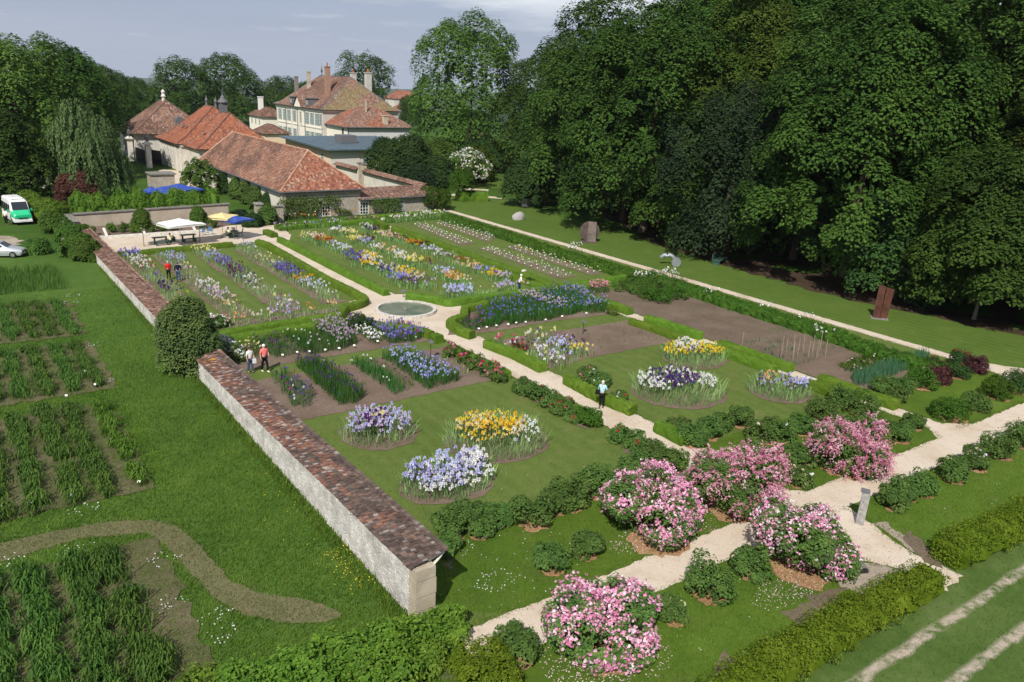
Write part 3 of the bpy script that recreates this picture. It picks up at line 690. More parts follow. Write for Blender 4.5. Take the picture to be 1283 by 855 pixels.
# ------------------------------------------------------------------ building materials
def col_mat(name, rough=.9, spec=.1, var=.25, sc=9.0, bump=.3):
    t = NT(name); a = t.n('Attribute', attribute_name='Col').outputs['Color']; n = t.noise(t.obj(), sc, 4, .7)
    c = t.mix(t.map(n, .3, .7), t.mix(1.0, a, (1 - var, 1 - var, 1 - var), 'MULTIPLY'), a)
    return t.finish(c, rough, spec, t.bump(n, bump, .02))
TILE = col_mat('clay_tile', var=.4)
ROOFB = plain('roof_boards', (.07, .05, .04), .95, .05)
PL_WHITE = plaster_mat('lime_plaster', (.62, .59, .52), (.36, .32, .26), .6, .6)
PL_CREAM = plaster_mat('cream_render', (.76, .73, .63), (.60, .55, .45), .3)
PL_PEACH = plaster_mat('peach_render', (.70, .55, .40), (.58, .47, .36), .35)
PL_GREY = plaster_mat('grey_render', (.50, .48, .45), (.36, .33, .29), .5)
PL_TERR = plaster_mat('weathered_render', (.42, .36, .29), (.27, .22, .17), .6, .5)
STONE_W = stone_mat('whitewashed_rubble', (.70, .68, .63), (.52, .50, .46), (.27, .25, .22), 6.5, .75)
STONE_R = stone_mat('rubble_stone', (.42, .38, .32), (.31, .275, .225), (.2, .175, .145), 2.6, .5, (.40, .37, .32))
STONE_C = stone_mat('cut_stone', (.52, .46, .36), (.42, .36, .27), (.27, .23, .18), .8, .5)
STONE_P = plain('pale_stone', (.62, .59, .53), .9, .1, var=.2, scale=3, bump=.2)
STONE_D = plain('weathered_coping', (.20, .19, .175), .95, .08, var=.35, scale=4, bump=.4)
GLASS = plain('window_glass', (.02, .025, .03), .12, .6, var=.1)
WPAINT = plain('white_paint', (.72, .72, .69), .5, .3, var=.06)
SHUT = plain('grey_green_paint', (.22, .31, .30), .6, .25, var=.1)
SHUTB = plain('blue_grey_paint', (.18, .30, .36), .6, .25, var=.1)
ZINC = plain('zinc_sheet', (.16, .19, .21), .45, .4, .3, .12, 2)
ROOFM = plain('slate_blue_sheet', (.10, .15, .18), .5, .4, .2, .2, .8)
IRON = plain('black_iron', (.02, .02, .022), .5, .4)
LEAD = plain('lead_grey', (.13, .13, .14), .6, .3)
# ------------------------------------------------------------------ roofs laid tile by tile
def drift(P, f, seed, z=0.0):
    r = np.random.default_rng(seed); s = np.zeros(len(P))
    for k in range(6):
        a = r.uniform(0, 6.28); q = f * r.uniform(.5, 2.2); s += np.sin(P[:, 0] * q * math.cos(a) + P[:, 1] * q * math.sin(a) + P[:, 2] * q * 1.3 + r.uniform(0, 6.28)) / (1 + .25 * k)
    return np.clip(.5 + s * .17, 0, 1)
def tiles_on(mb, poly, w, expo, pal, alt=None, seed=1, lift=.035, f=.5, thr=.55):
    """lay tiles over one flat roof face; poly[0]-poly[1] is the eave"""
    P = np.asarray(poly, float); e = unit(P[1] - P[0]); nrm = unit(np.cross(P[1] - P[0], P[2] - P[0]))
    if nrm[2] < 0: nrm = -nrm
    s = unit(np.cross(nrm, e)); s = s if s[2] > 0 else -s
    q = np.stack([(P - P[0]) @ e, (P - P[0]) @ s], 1); hmax = q[:, 1].max(); Q = []
    for i in range(int(hmax / expo) + 1):
        y = (i + .4) * expo; xs = []
        for k in range(len(q)):
            a, b = q[k], q[(k + 1) % len(q)]
            if (a[1] - y) * (b[1] - y) < 0: xs.append(a[0] + (b[0] - a[0]) * (y - a[1]) / (b[1] - a[1]))
        if len(xs) < 2: continue
        x0, x1 = min(xs), max(xs); n = max(1, int(round((x1 - x0) / w))); ww = (x1 - x0) / n
        x = x0 + (np.arange(n) + (.5 if n < 3 or i % 2 == 0 else .5)) * ww; j = rng.normal(0, .018, (n, 3))
        y0 = i * expo - .02 + rng.normal(0, .012, n); y1 = y0 + expo * 1.12
        def pt(xx, yy, l): return P[0] + np.outer(xx, e) + np.outer(yy, s) + np.outer(l, nrm)
        lo = lift * rng.uniform(.7, 1.5, n); hi = np.full(n, .008); g = ww * .47
        Q.append(np.stack([pt(x - g, y0, lo * rng.uniform(.6, 1.2, n)), pt(x + g, y0, lo), pt(x + g, y1, hi), pt(x - g, y1, hi)], 1))
    if not Q: return
    Q = np.concatenate(Q); c = pick(pal, len(Q), .16); m = Q.mean(1)
    if alt is not None:
        d = drift(m, f, seed) + rng.normal(0, .10, len(Q)); k = d > thr; c[k] = pick(alt, k.sum(), .16)
    if nrm @ np.cross(Q[0, 1] - Q[0, 0], Q[0, 2] - Q[0, 0]) < 0: Q = Q[:, ::-1]
    mb.quads(Q, 0, c); return mb
def roof_obj(parent, polys, w, expo, pal, alt=None, seed=1, f=.5, thr=.55, name='roof', under=.05, ridge=None, ridge_r=.11, ridge_pal=None):
    mb = MB()
    for p in polys:
        p = np.asarray(p, float); mb.poly(p - np.array([0, 0, under]), 1)
        tiles_on(mb, p, w, expo, pal, alt, seed, f=f, thr=thr)
    o = mb.build(name, [TILE, ROOFB], parent)
    if ridge:
        mb = MB()
        for a, b in ridge:
            a, b = np.array(a, float), np.array(b, float); n = max(2, int(np.linalg.norm(b - a) / .45)); t = np.linspace(0, 1, n + 1)[:, None]; pts = a + (b - a) * t + np.array([0, 0, .02])
            for k in range(n): mb.tube([pts[k], pts[k + 1]], [ridge_r * rng.uniform(.95, 1.2), ridge_r], 6, 0, True, np.array(pick(ridge_pal or pal, 1, .15)[0]))
        mb.build('ridge_tiles', TILE, o)
    return o
def hip_polys(x0, x1, y0, y1, ze, zr, i0, i1, axis='y', flare=0.0, fz=0.0):
    """hip roof; flare>0 adds a gentler skirt (bell-cast eave). returns faces and hip lines"""
    def ring(d, z): return [(x0 + d, y0 + d, z), (x1 - d, y0 + d, z), (x1 - d, y1 - d, z), (x0 + d, y1 - d, z)]
    F = []; H = []; A = ring(0, ze)
    if flare:
        B = ring(flare, ze + fz)
        for k in range(4): F.append([A[k], A[(k + 1) % 4], B[(k + 1) % 4], B[k]]); H.append((A[k], B[k]))
        A = B
    if axis == 'y': xm = (x0 + x1) / 2; r0, r1 = (xm, y0 + i0, zr), (xm, y1 - i1, zr)
    else: ym = (y0 + y1) / 2; r0, r1 = (x0 + i0, ym, zr), (x1 - i1, ym, zr)
    if axis == 'y': F += [[A[0], A[1], r0], [A[1], A[2], r1, r0], [A[2], A[3], r1], [A[3], A[0], r0, r1]]; H += [(A[0], r0), (A[1], r0), (A[2], r1), (A[3], r1), (r0, r1)]
    else: F += [[A[3], A[0], r0], [A[0], A[1], r1, r0], [A[1], A[2], r1], [A[2], A[3], r0, r1]]; H += [(A[0], r0), (A[3], r0), (A[1], r1), (A[2], r1), (r0, r1)]
    return F, [h for h in H if np.linalg.norm(np.subtract(*h)) > .3]
def walls(parent, x0, x1, y0, y1, z, mat, name='wall', base=-.3):
    return MB().box(((x0 + x1) / 2, (y0 + y1) / 2, (z + base) / 2), (x1 - x0, y1 - y0, z - base)).build(name, mat, parent)
def opening(parent, c, face, w, h, nx=2, nz=3, shutters=None, frame=WPAINT, name='window', surround=None, sill=True):
    """window (> frame, sill) with optional shutters beside it; face is the way it looks: x-, y- ..."""
    ax = 0 if face[0] == 'x' else 1; sg = -1 if face[1] == '-' else 1; c = np.array(c, float)
    def bx(mb, du, dz, dn, sw, sh, th):
        ctr = c.copy(); ctr[1 - ax] += du; ctr[2] += dz; ctr[ax] += sg * dn; size = [0, 0, sh]; size[1 - ax] = sw; size[ax] = th; mb.box(ctr, size)
    mb = MB(); bx(mb, 0, 0, .015, w, h, .03); o = mb.build(name, GLASS, parent)
    mb = MB(); t = max(.06, w * .07)
    for s in (-1, 1): bx(mb, s * (w / 2 - t / 2), 0, .05, t, h, .05); bx(mb, 0, s * (h / 2 - t / 2), .053, w - 2 * t, t, .05)
    for k in range(1, nx): bx(mb, -w / 2 + w * k / nx, 0, .045, t * .7, h - 2 * t, .04)
    for k in range(1, nz): bx(mb, 0, -h / 2 + h * k / nz, .038, w - 2 * t, t * .6, .03)
    mb.build('frame', frame, o)
    if surround:
        mb = MB(); s2 = .16
        for s in (-1, 1): bx(mb, s * (w / 2 + s2 / 2), 0, .03, s2, h + 2 * s2, .06)
        bx(mb, 0, h / 2 + s2 / 2, .032, w, s2, .06); bx(mb, 0, -h / 2 - s2 / 2, .05, w + .3, s2 * .9, .1); mb.build('surround', surround, o)
    if shutters:
        for s in (-1, 1):
            mb = MB(); sw = w * .52; bx(mb, s * (w / 2 + sw / 2 + .04), 0, .05, sw, h, .05)
            for k in range(7): bx(mb, s * (w / 2 + sw / 2 + .04), -h / 2 + h * (k + .5) / 7, .082, sw * .78, h / 7 * .55, .02)
            mb.build('shutter', shutters, parent)
    return o
def chimney(parent, x, y, z0, z1, w=.8, mat=None, pots=1, name='chimney'):
    mb = MB(); mb.box((x, y, (z0 + z1) / 2), (w, w, z1 - z0)); mb.box((x, y, z1 + .08), (w * 1.22, w * 1.22, .2)); o = mb.build(name, mat or STONE_C, parent)
    if pots:
        mb = MB()
        for k in range(pots): mb.lathe([(.01, .9), (.16, .9), (.2, 0)], (x, y + (k - (pots - 1) / 2) * .45, z1 + .16), 9, 0, (.42, .16, .08))
        mb.build('chimney_pot', TILE, o)
    return o
T_RED = [((.36, .145, .09), 4), ((.30, .12, .08), 4), ((.42, .19, .12), 3), ((.22, .09, .065), 2), ((.47, .28, .2), 1.4)]
T_BRN = [((.20, .115, .085), 4), ((.26, .14, .10), 3), ((.15, .09, .07), 3), ((.31, .19, .14), 2), ((.12, .085, .07), 1.5)]
T_PINK = [((.30, .17, .125), 4), ((.25, .145, .11), 3), ((.36, .22, .165), 3), ((.19, .125, .10), 2), ((.42, .33, .27), 1)]
T_MOSS = [((.26, .21, .105), 4), ((.22, .18, .10), 3), ((.30, .19, .12), 3), ((.34, .28, .17), 1.5)]

# ------------------------------------------------------------------ long garden wall under a lean-to cap of tiles
def eave_z(y): return np.interp(y, [20, 28, 38, 48, 62, 83, 97], [2.1, 1.85, 1.5, 1.25, 1.12, .9, .9])
t = thing('garden_wall', 'long whitewashed rubble wall capped with weathered clay tiles between meadow and garden', 'wall', (11.6, 58, 0))
Y = np.linspace(20.7, 96.8, 420); mb = MB(); nz = 10
for x, sg in ((11.3, 1), (11.98, -1)):
    Z = np.linspace(-.2, 1, nz)[None] * (eave_z(Y)[:, None] + (.0 if sg > 0 else .15)); XX = x + rng.normal(0, .010, Z.shape) - sg * .05 * (1 - np.linspace(0, 1, nz))[None]
    V = np.stack([XX, np.repeat(Y[:, None], nz, 1), Z], -1) - [11.6, 58, 0]; i = np.arange(419)[:, None] * nz; j = np.arange(nz - 1)[None]
    F = np.stack([i + j, i + nz + j, i + nz + j + 1, i + j + 1], -1).reshape(-1, 4); mb.add(V.reshape(-1, 3), F if sg < 0 else F[:, ::-1])
mb.box((.04, 96.8 - 58 + .02, .4), (.6, .05, 1.2)); mb.build('wall', STONE_W, t, smooth=True)
mb = MB(); zt = 2.08                                             # cut stones closing the near end
for k, (z0, z1, o_) in enumerate(((-.25, .42, .03), (.45, .98, 0), (1.0, 1.62, .03), (1.64, zt, -.01))): mb.box((.04 + o_ * .3, 20.55 - 58, (z0 + z1) / 2), (.76 + o_, .52, z1 - z0 - .012))
mb.build('end_stones', STONE_C, t)
DARKC = [((.12, .09, .078), 4), ((.155, .112, .094), 3), ((.19, .14, .12), 2), ((.23, .15, .115), 1), ((.30, .27, .24), .7)]
REDC = [((.27, .135, .098), 4), ((.21, .115, .088), 4), ((.34, .17, .115), 2.0), ((.15, .10, .085), 2), ((.40, .35, .31), 2.2)]
FARC = [((.30, .17, .12), 3), ((.24, .13, .10), 3), ((.36, .22, .16), 2), ((.16, .1, .085), 2), ((.43, .33, .27), .8)]
mb = MB()
for a in np.arange(20.45, 96.6, .155):
    y0, y1 = a + .005, a + .149; ez = float(eave_z(a)); zr = ez + .30
    for r in range(8):
        f0, f1 = r / 8 - .02, (r + 1.25) / 8; x0, x1 = 11.10 + 1.42 * f0, 11.10 + 1.42 * min(f1, 1.03); j = rng.normal(0, .012, 4); l = .05 * rng.uniform(.6, 1.5)
        z0, z1 = ez + .30 * f0 + l + .02, ez + .30 * min(f1, 1.03) + .025
        q = np.array([[x0 + j[0], y0, z0 + j[1] * .7], [x0 + j[0], y1, z0], [x1, y1, z1], [x1, y0, z1]])[::-1] - [11.6, 58, 0]
        d = math.sin(a * .55 + r * .4) + math.sin(a * 1.35 + 1) + rng.normal(0, .4)
        if a > 46.5: pal = FARC if r < 7 or rng.random() < .4 else DARKC
        elif a < 27.5 + math.sin(r * 2.1) * 1.5: pal = DARKC if d < 1.8 else REDC
        else: pal = DARKC if (r > 5 or d < -1.1) and rng.random() < .93 else REDC
        c = pick(pal, 1, .10)[0] * (.88 + .12 * math.sin(a * 2.1 + r))
        if rng.random() < .25 and 44 < a < 46.6 and r < 5 and d > .3: c = np.array((.62, .30, .06))
        mb.quads(q[None], 0, c)
    mb.box((1.47 - .6 + .06, a + .075 - 58, zr + .055), (.16, .145, .09), 0, 0, rng.uniform(-.05, .05), 1, pick(DARKC if a < 46 else FARC, 1, .2)[0])
cap = mb.build('tile_cap', TILE, t)
mb = MB()
for a in np.linspace(20.7, 96.2, 100):
    pass
mb.add(np.array([[x, y, z] for y in Y for x, z in ((11.14, float(eave_z(y)) - .0), (12.5, float(eave_z(y)) + .27))]) - [11.6, 58, 0], [[2 * k, 2 * k + 1, 2 * k + 3, 2 * k + 2] for k in range(419)]); mb.build('cap_boards', ROOFB, cap)
for a in (20.62, 24.5, 29.0, 33.5, 38.0, 42.5, 47.0, 52, 57, 62, 67, 72):
    ez = float(eave_z(a)); mb = MB(); mb.tube(np.array([[11.98, a, ez - .28], [12.3, a, ez - .02], [12.52, a, ez + .2]]) - [11.6, 58, 0], .05, 6); mb.tube(np.array([[11.9, a, ez + .06], [12.52, a, ez + .22]]) - [11.6, 58, 0], .05, 6); mb.build('bracket', STONE_P, t)
# gap, stub of wall and the retaining wall round the terrace
t = thing('wall_stub', 'short wall stub with grey stone slab roof at the terrace corner', 'wall', (11.3, 101, 0))
MB().box((0, 0, .55), (.9, 4.6, 1.3)).build('wall', PL_WHITE, t); mb = MB(); mb.box((0, 0, 1.3), (1.7, 5.0, .16), 0, 0, .0, .9); mb.box((0, 0, 1.45), (.9, 4.6, .16), 0, 0, 0, .6); mb.build('slab_roof', STONE_D, t)
t = thing('retaining_wall', 'weathered rendered retaining wall with stone coping behind the terrace', 'wall', (20.8, 102.2, 0))
mb = MB(); mb.add([[-8.6, -.2, -.2], [8.6, -.2, -.2], [8.6, -.2, 1.78], [-8.6, -.2, 1.42], [-8.6, .3, -.2], [8.6, .3, -.2], [8.6, .3, 1.78], [-8.6, .3, 1.42]], [[0, 1, 2, 3], [3, 2, 6, 7], [1, 5, 6, 2], [0, 3, 7, 4], [5, 4, 7, 6]]); mb.build('wall', PL_TERR, t)
mb = MB()
for k in range(15):
    xx = -8.7 + 17.5 * (k + .5) / 15; mb.box((xx, .03, 1.6 + xx * .0209 + .08), (1.15, .72, .13), 0, 0, rng.uniform(-.02, .02))
mb.build('coping', STONE_D, t)
t = thing('stone_kerb', 'pale stone kerb holding the raised bed beside the terrace gravel', 'kerb', (18.3, 93.8, 0)); mb = MB()
for k in range(10): mb.box((-6.1 + 1.22 * (k + .5), 0, .15), (1.2, .32, .4))
mb.build('kerb', STONE_P, t)
for x, lab in ((14.2, 'slanting pale stone strut at the left end of the raised terrace bed'), (18.0, 'slanting pale stone strut behind the white parasol'), (23.4, 'slanting pale stone strut beside the yellow parasol')):
    MBo = MB().box((0, 0, .35), (.25, 2.2, .16), 0, 0, .35).build('stone_strut', STONE_P, loc=(x, 95.2, 0)); tag(MBo, lab, 'stone strut', 'struts of the raised bed')
t = thing('stone_post', 'grey stone post under a flat slab among shrubs at the wall', 'stone post', tuple(at(88, 316)[:2]) + (0,))
MB().box((0, 0, .6), (.35, .35, 1.3)).build('post', STONE_D, t); MB().box((0, 0, 1.3), (1.1, .8, .1)).build('slab', STONE_D, t)

# ------------------------------------------------------------------ long barn with half-hipped red roof
bx0, bx1, by0, by1 = 35.6, 46.2, 99.5, 137.0
t = thing('barn', 'long stone barn with a hipped roof of mottled red tiles behind the garden', 'barn', (40.9, 118, 0)); O = np.array([40.9, 118, 0])
L_ = lambda *v: tuple(np.array(v) - O)
mb = MB(); X0, X1, Y0, Y1 = bx0 - 40.9, bx1 - 40.9, by0 - 118, by1 - 118
mb.add([[X0, Y0, -.3], [X1, Y0, -.3], [X1, Y0, 3.7], [X0, Y0, 3.7]], [[0, 1, 2, 3]]); mb.build('end_wall', STONE_R, t)
mb = MB(); mb.add([[X0, Y0, -.3], [X0, Y0, 3.7], [X0, Y1, 3.7], [X0, Y1, -.3], [X1, Y0, -.3], [X1, Y0, 3.7], [X1, Y1, 3.7], [X1, Y1, -.3]], [[0, 1, 2, 3], [4, 7, 6, 5], [3, 2, 6, 7]]); mb.build('wall', PL_WHITE, t)
MB().box((X0 - .02, Y0 - .02, 1.8), (.5, .5, 3.8)).build('corner_stones', STONE_C, t)
F, H = hip_polys(X0 - .55, X1 + .55, Y0 - .55, Y1 + .3, 3.55, 8.1, 5.2, .3, 'y')
T_MIX = [((.30, .15, .105), 4), ((.37, .185, .12), 3), ((.22, .13, .10), 3), ((.42, .22, .14), 2), ((.46, .33, .25), 1.3)]
ro = roof_obj(t, [F[1], F[2]], .24, .30, T_MIX, T_BRN, 3, .5, .6)
roof_obj(t, [F[3]], .24, .30, T_BRN, T_MIX, 5, .55, .42, name='roof_slope'); roof_obj(t, [F[0]], .24, .30, T_RED, T_MIX, 8, .7, .6, name='hip_end', ridge=H, ridge_pal=[((.55, .36, .24), 1), ((.5, .28, .18), 1)])
mb = MB(); mb.tube([(X0 - .6, Y0 - .6, 3.45), (X0 - .6, Y1, 3.45)], .08, 6); mb.tube([(X0 - .6, Y0 - .62, 3.45), (X1 + .5, Y0 - .62, 3.45)], .08, 6); mb.tube([(X0 - .05, Y0 - .1, 3.4), (X0 - .05, Y0 - .1, 0)], .05, 6); mb.build('gutter', LEAD, t)
p = at_y(408.5, 266, by0) - O; opening(t, (p[0], Y0 - .01, .95), 'y-', 1.15, 1.7, 3, 4, surround=STONE_C)
# lean-to and courtyard walls to the right of the barn
t = thing('lean_to', 'low stone lean-to with a brown tiled roof beside the barn', 'outbuilding', (52, 100.5, 0))
MB().box((-.1, .2, 1.0), (11.2, 2.4, 2.6)).build('wall', STONE_R, t)
roof_obj(t, [[(-6.2, -1.5, 2.1), (5.9, -1.5, 2.25), (6.1, 2.2, 3.25), (-6.2, 2.2, 3.15)]], .24, .3, T_BRN, T_PINK, 4, .6, .5)
MB().tube([(-6.2, -1.55, 2.02), (5.9, -1.55, 2.17)], .07, 6).build('gutter', LEAD, t)
p = at_y(456.8, 261, 99.3); opening(t, (p[0] - 52, -1.02, .85), 'y-', 1.3, 1.7, 3, 4, surround=STONE_C, name='glazed_door')
p = at_y(503, 257.5, 99.3); opening(t, (p[0] - 52, -1.02, .95), 'y-', 1.0, 1.5, 3, 4)
t = thing('courtyard_wall', 'white courtyard wall capped with pinkish tiles running back from the lean-to', 'wall', (57.6, 112, 0))
MB().box((0, 0, 1.5), (.5, 20, 3.4)).build('wall', PL_WHITE, t)
roof_obj(t, [[(-.75, -10.2, 3.0), (-.75, 10.1, 3.0), (.05, 10.1, 3.5), (.05, -10.2, 3.5)][::-1][0:4] if False else [(-.75, 10.1, 3.05), (-.75, -10.2, 3.05), (.05, -10.2, 3.5), (.05, 10.1, 3.5)], [(.85, -10.2, 3.05), (.85, 10.1, 3.05), (.05, 10.1, 3.5), (.05, -10.2, 3.5)]], .24, .3, T_PINK, T_BRN, 9, .6, .6, name='tile_cap')
t = thing('courtyard_wall', 'short white courtyard wall beyond the gate posts, capped with tiles', 'wall', (57.4, 128.5, 0))
MB().box((0, 0, 1.5), (.5, 9, 3.4)).build('wall', PL_WHITE, t)
roof_obj(t, [[(-.75, 4.6, 3.05), (-.75, -4.6, 3.05), (.05, -4.6, 3.5), (.05, 4.6, 3.5)], [(.85, -4.6, 3.05), (.85, 4.6, 3.05), (.05, 4.6, 3.5), (.05, -4.6, 3.5)]], .24, .3, T_PINK, T_BRN, 9, .6, .6, name='tile_cap')
for yy, lab in ((122.3, 'square stone gate post at the near side of the courtyard gap'), (123.9, 'square stone gate post at the far side of the courtyard gap')):
    t = thing('gate_post', lab, 'gate post', (57.5, yy, 0), group='courtyard gate posts'); MB().box((0, 0, 2), (.6, .6, 4.2)).build('shaft', STONE_C, t); MB().box((0, 0, 4.15), (.8, .8, .2)).build('cap', STONE_D, t)
# pillar and low wall at the garden entrance, left of the barn corner
t = thing('gate_pillar', 'old stone gate pillar with flat cap at the foot of the barn', 'gate pillar', tuple(at(325, 281)[:2]) + (0,)); MB().box((0, 0, 1.2), (.8, .8, 2.6)).build('shaft', STONE_R, t); MB().box((0, 0, 2.55), (1.1, 1.1, .2), taper=.7).build('cap', STONE_D, t)
t = thing('low_wall', 'low stone wall between the gate pillar and the barn', 'wall', tuple(at(340, 279)[:2]) + (0,)); MB().box((0, .2, .9), (3.2, .45, 2.0)).build('wall', STONE_R, t); MB().box((0, .2, 1.96), (3.4, .7, .12)).build('coping', STONE_D, t)

# ------------------------------------------------------------------ orange-roofed orangery (two blocks) with a lantern
O = np.array([44.0, 156, 0]); t = thing('orangery', 'pale hall with bright orange bell-cast tiled roofs and a small lantern', 'hall', O)
X0, X1 = 36.2 - 44, 51.8 - 44; walls(t, X0, X1, 152.4 - 156, 168 - 156, 5.0, PL_WHITE); walls(t, X0 + .9, X1 - .9, 143.5 - 156, 152.6 - 156, 4.9, PL_WHITE)
mb = MB(); mb.box((X0 + .45 - .5, 8 - 3.8, 4.72), (.3, 15.6, .5)); mb.box((X0 + .05, 8 - 3.8, 4.1), (.24, 15.5, .12)); 
for yy in (-3.3, -.2, 11.4): mb.box((X0 + .0, yy, 2.2), (.22, .7, 4.9))
mb.box((X0 + 1.0, -3.72, 4.72), (2.0, .3, .5)); mb.build('cornice', STONE_P, t)
T_ORG = [((.41, .155, .088), 5), ((.36, .13, .078), 4), ((.46, .19, .11), 3), ((.29, .105, .068), 1.6)]
F, H = hip_polys(X0 - .7, X1 + .7, 152.0 - 156, 168.7 - 156, 4.95, 11.2, 6.0, 5.4, 'y', 2.2, 1.05)
roof_obj(t, F, .26, .34, T_ORG, T_RED, 12, .5, .62, ridge=H, ridge_pal=[((.17, .10, .08), 1), ((.22, .12, .09), 1)])
F, H = hip_polys(X0 + .3, X1 - .3, 142.8 - 156, 153.6 - 156, 4.85, 10.55, 5.2, .1, 'y', 2.0, .95)
roof_obj(t, F, .26, .34, T_RED, T_ORG, 15, .6, .5, name='lower_roof', ridge=H, ridge_pal=[((.17, .10, .08), 1), ((.22, .12, .09), 1)])
for yy in (-.2 + 2.6, 4.6, 6.8, 9.2): opening(t, (X0 - .02, yy, 2.2), 'x-', .9, 2.6, 2, 4, surround=STONE_P)
mb = MB(); mb.tube([(X0 + .84, 148 - 156, 1.2), (X0 + .84, 148.01 - 156, 1.2)], .6, 16); opening(t, (X0 + .9 - .02, 148 - 156, 1.1), 'x-', 1.1, 2.0, 2, 3, surround=WPAINT, name='arched_door')
mb = MB(); mb.box((.2, -3.4, 11.2), (1.2, 1.2, 2.2)); mb.lathe([(.95, 12.2), (.85, 12.45), (.45, 12.8), (.38, 13.1), (.12, 13.4), (.03, 14.5), (.001, 14.6)], (.2, -3.4, 0), 12); mb.build('lantern', LEAD, t)
for yy in (.4, 6.4):
    mb = MB(); mb.lathe([(.25, 11.1), (.18, 11.8), (.32, 12.2), (.12, 12.6), (.02, 13.1)], (0, yy, 0), 8); mb.build('finial', LEAD, t)
for x, y, z in ((-5.0, 5.2, 7.7), (-5.0, 3.0, 7.7), (-4.6, -7.2, 7.3)):
    mb = MB(); mb.box((x, y, z), (.7, .8, .12), 0, 0, 0); mb.build('skylight', LEAD, t)

# ------------------------------------------------------------------ gate pavilion with a pyramid roof
c = at(172, 203); O = np.array([c[0], c[1], 0]); t = thing('gate_pavilion', 'square pale pavilion with a brown pyramid roof behind the willow', 'pavilion', O)
walls(t, 0, 15.0, 0, 15, 5.4, PL_WHITE); MB().box((7.5, -.05, 5.1), (15.3, .3, .45)).build('cornice', STONE_P, t)
F, H = hip_polys(-.8, 15.8, -.8, 15.8, 5.3, 11.4, 5.9, 5.9, 'y', 1.5, .7)
roof_obj(t, F, .28, .36, T_PINK, T_BRN, 21, .4, .5, ridge=H, ridge_pal=[((.16, .11, .09), 1)])
mb = MB(); mb.lathe([(.35, 11.0), (.3, 11.9), (.5, 12.1), (.25, 12.6), (.4, 13.0), (.05, 13.5)], (7.5, 7.5, 0), 10); mb.build('finial', STONE_P, t)
mb = MB(); mb.box((8.6, 1.7, 7.3), (1.3, 2.2, 1.3)); mb.tube([(8.6, .2, 7.95), (8.6, 2.8, 7.95)], .66, 10); mb.build('dormer', LEAD, t)
opening(t, (8.6, .58, 7.4), 'y-', .8, .8, 2, 2, name='dormer_window'); opening(t, (-.02, 4.0, 2.6), 'x-', 1.0, 2.2, 2, 3, surround=STONE_P); opening(t, (-.02, 10.0, 2.6), 'x-', 1.0, 2.2, 2, 3, surround=STONE_P); opening(t, (6.0, -.02, 3.6), 'y-', 1.3, 1.1, 2, 2, frame=LEAD)
for px_, py_, lab in ((187.5, 210.5, 'white stone gate pillar with lamp in front of the pavilion'), (165, 202, 'white stone gate pillar nearest the willow')):
    c = at(px_, py_); t = thing('gate_pillar', lab, 'gate pillar', (c[0], c[1], 0), group='entrance gate pillars'); MB().box((0, 0, 2.1), (.85, .85, 4.4)).build('shaft', STONE_P, t); mb = MB(); mb.box((0, 0, 4.35), (1.5, 1.5, .25)); mb.box((0, 0, 4.6), (1.0, 1.0, .3), taper=.6); mb.build('capital', STONE_P, t)
    mb = MB(); mb.lathe([(.18, 4.7), (.3, 5.0), (.42, 5.5), (.3, 5.7), (.06, 6.2), (.02, 6.6)], (0, 0, 0), 8); mb.build('urn', LEAD, t)
for (a, b), lab in ((((191.5, 207), (203, 209)), 'black iron gate leaf right of the lamp pillar'), (((171, 203), (183, 208)), 'black iron gate leaf left of the lamp pillar')):
    a, b = at(*a), at(*b); d = b - a; ln = float(np.hypot(d[0], d[1])); rz = math.atan2(d[1], d[0]); t = thing('iron_gate', lab, 'gate', (*a[:2], 0), rz); mb = MB()
    for k in np.linspace(0, ln, int(ln / .13)): mb.box((k, 0, 1.5), (.05, .05, 2.7))
    mb.build('bars', IRON, t); mb = MB()
    for z in (.2, 1.3, 2.7): mb.box((ln / 2, 0, z), (ln, .07, .1))
    mb.box((ln / 2, .03, .75), (ln, .03, 1.1)); mb.build('rails', IRON, t)
# ------------------------------------------------------------------ the country house
O = np.array([79.5, 192.0, 0]); t = thing('manor_house', 'cream manor house with tall mossy hipped roof, chimneys and shuttered windows', 'manor house', O)
LX, LY, EZ = 20.5, 32.0, 9.6
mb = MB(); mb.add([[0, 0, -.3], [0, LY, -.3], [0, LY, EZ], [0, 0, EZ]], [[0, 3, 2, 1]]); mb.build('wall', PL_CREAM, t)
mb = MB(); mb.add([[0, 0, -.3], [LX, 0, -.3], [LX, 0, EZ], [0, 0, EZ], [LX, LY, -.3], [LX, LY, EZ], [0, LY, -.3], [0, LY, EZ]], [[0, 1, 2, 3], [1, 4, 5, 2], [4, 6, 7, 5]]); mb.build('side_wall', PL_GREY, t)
mb = MB(); mb.box((-.12, LY / 2, EZ - .35), (.35, LY + .4, .5)); mb.box((LX / 2, -.12, EZ - .36), (LX + .3, .35, .5)); mb.box((-.06, LY / 2, 5.0), (.14, LY, .25))
for f in (.0, .36, .52, 1.0): mb.box((-.08, LY * (1 - f) + (.35 if f == 1 else -.35 if f == 0 else 0), 4.6), (.16, .7, 9.2))
mb.build('cornice', STONE_P, t)
F, H = hip_polys(-.7, LX + .7, -.7, LY + .7, EZ, 17.4, 6.5, 6.5, 'y', 1.6, .75)
roof_obj(t, F[1:4] + F[5:], .30, .36, T_PINK, T_BRN, 31, .35, .62, ridge=H, ridge_pal=[((.28, .27, .27), 1), ((.2, .2, .2), 1)])
roof_obj(t, [F[0], F[4]], .30, .36, T_MOSS, T_PINK, 33, .45, .52, name='mossy_hip')
for f in (.93, .82, .72, .60, .32, .22, .12, .045): opening(t, (-.02, LY * f, 7.1), 'x-', 1.15, 2.8, 2, 4, shutters=SHUT)
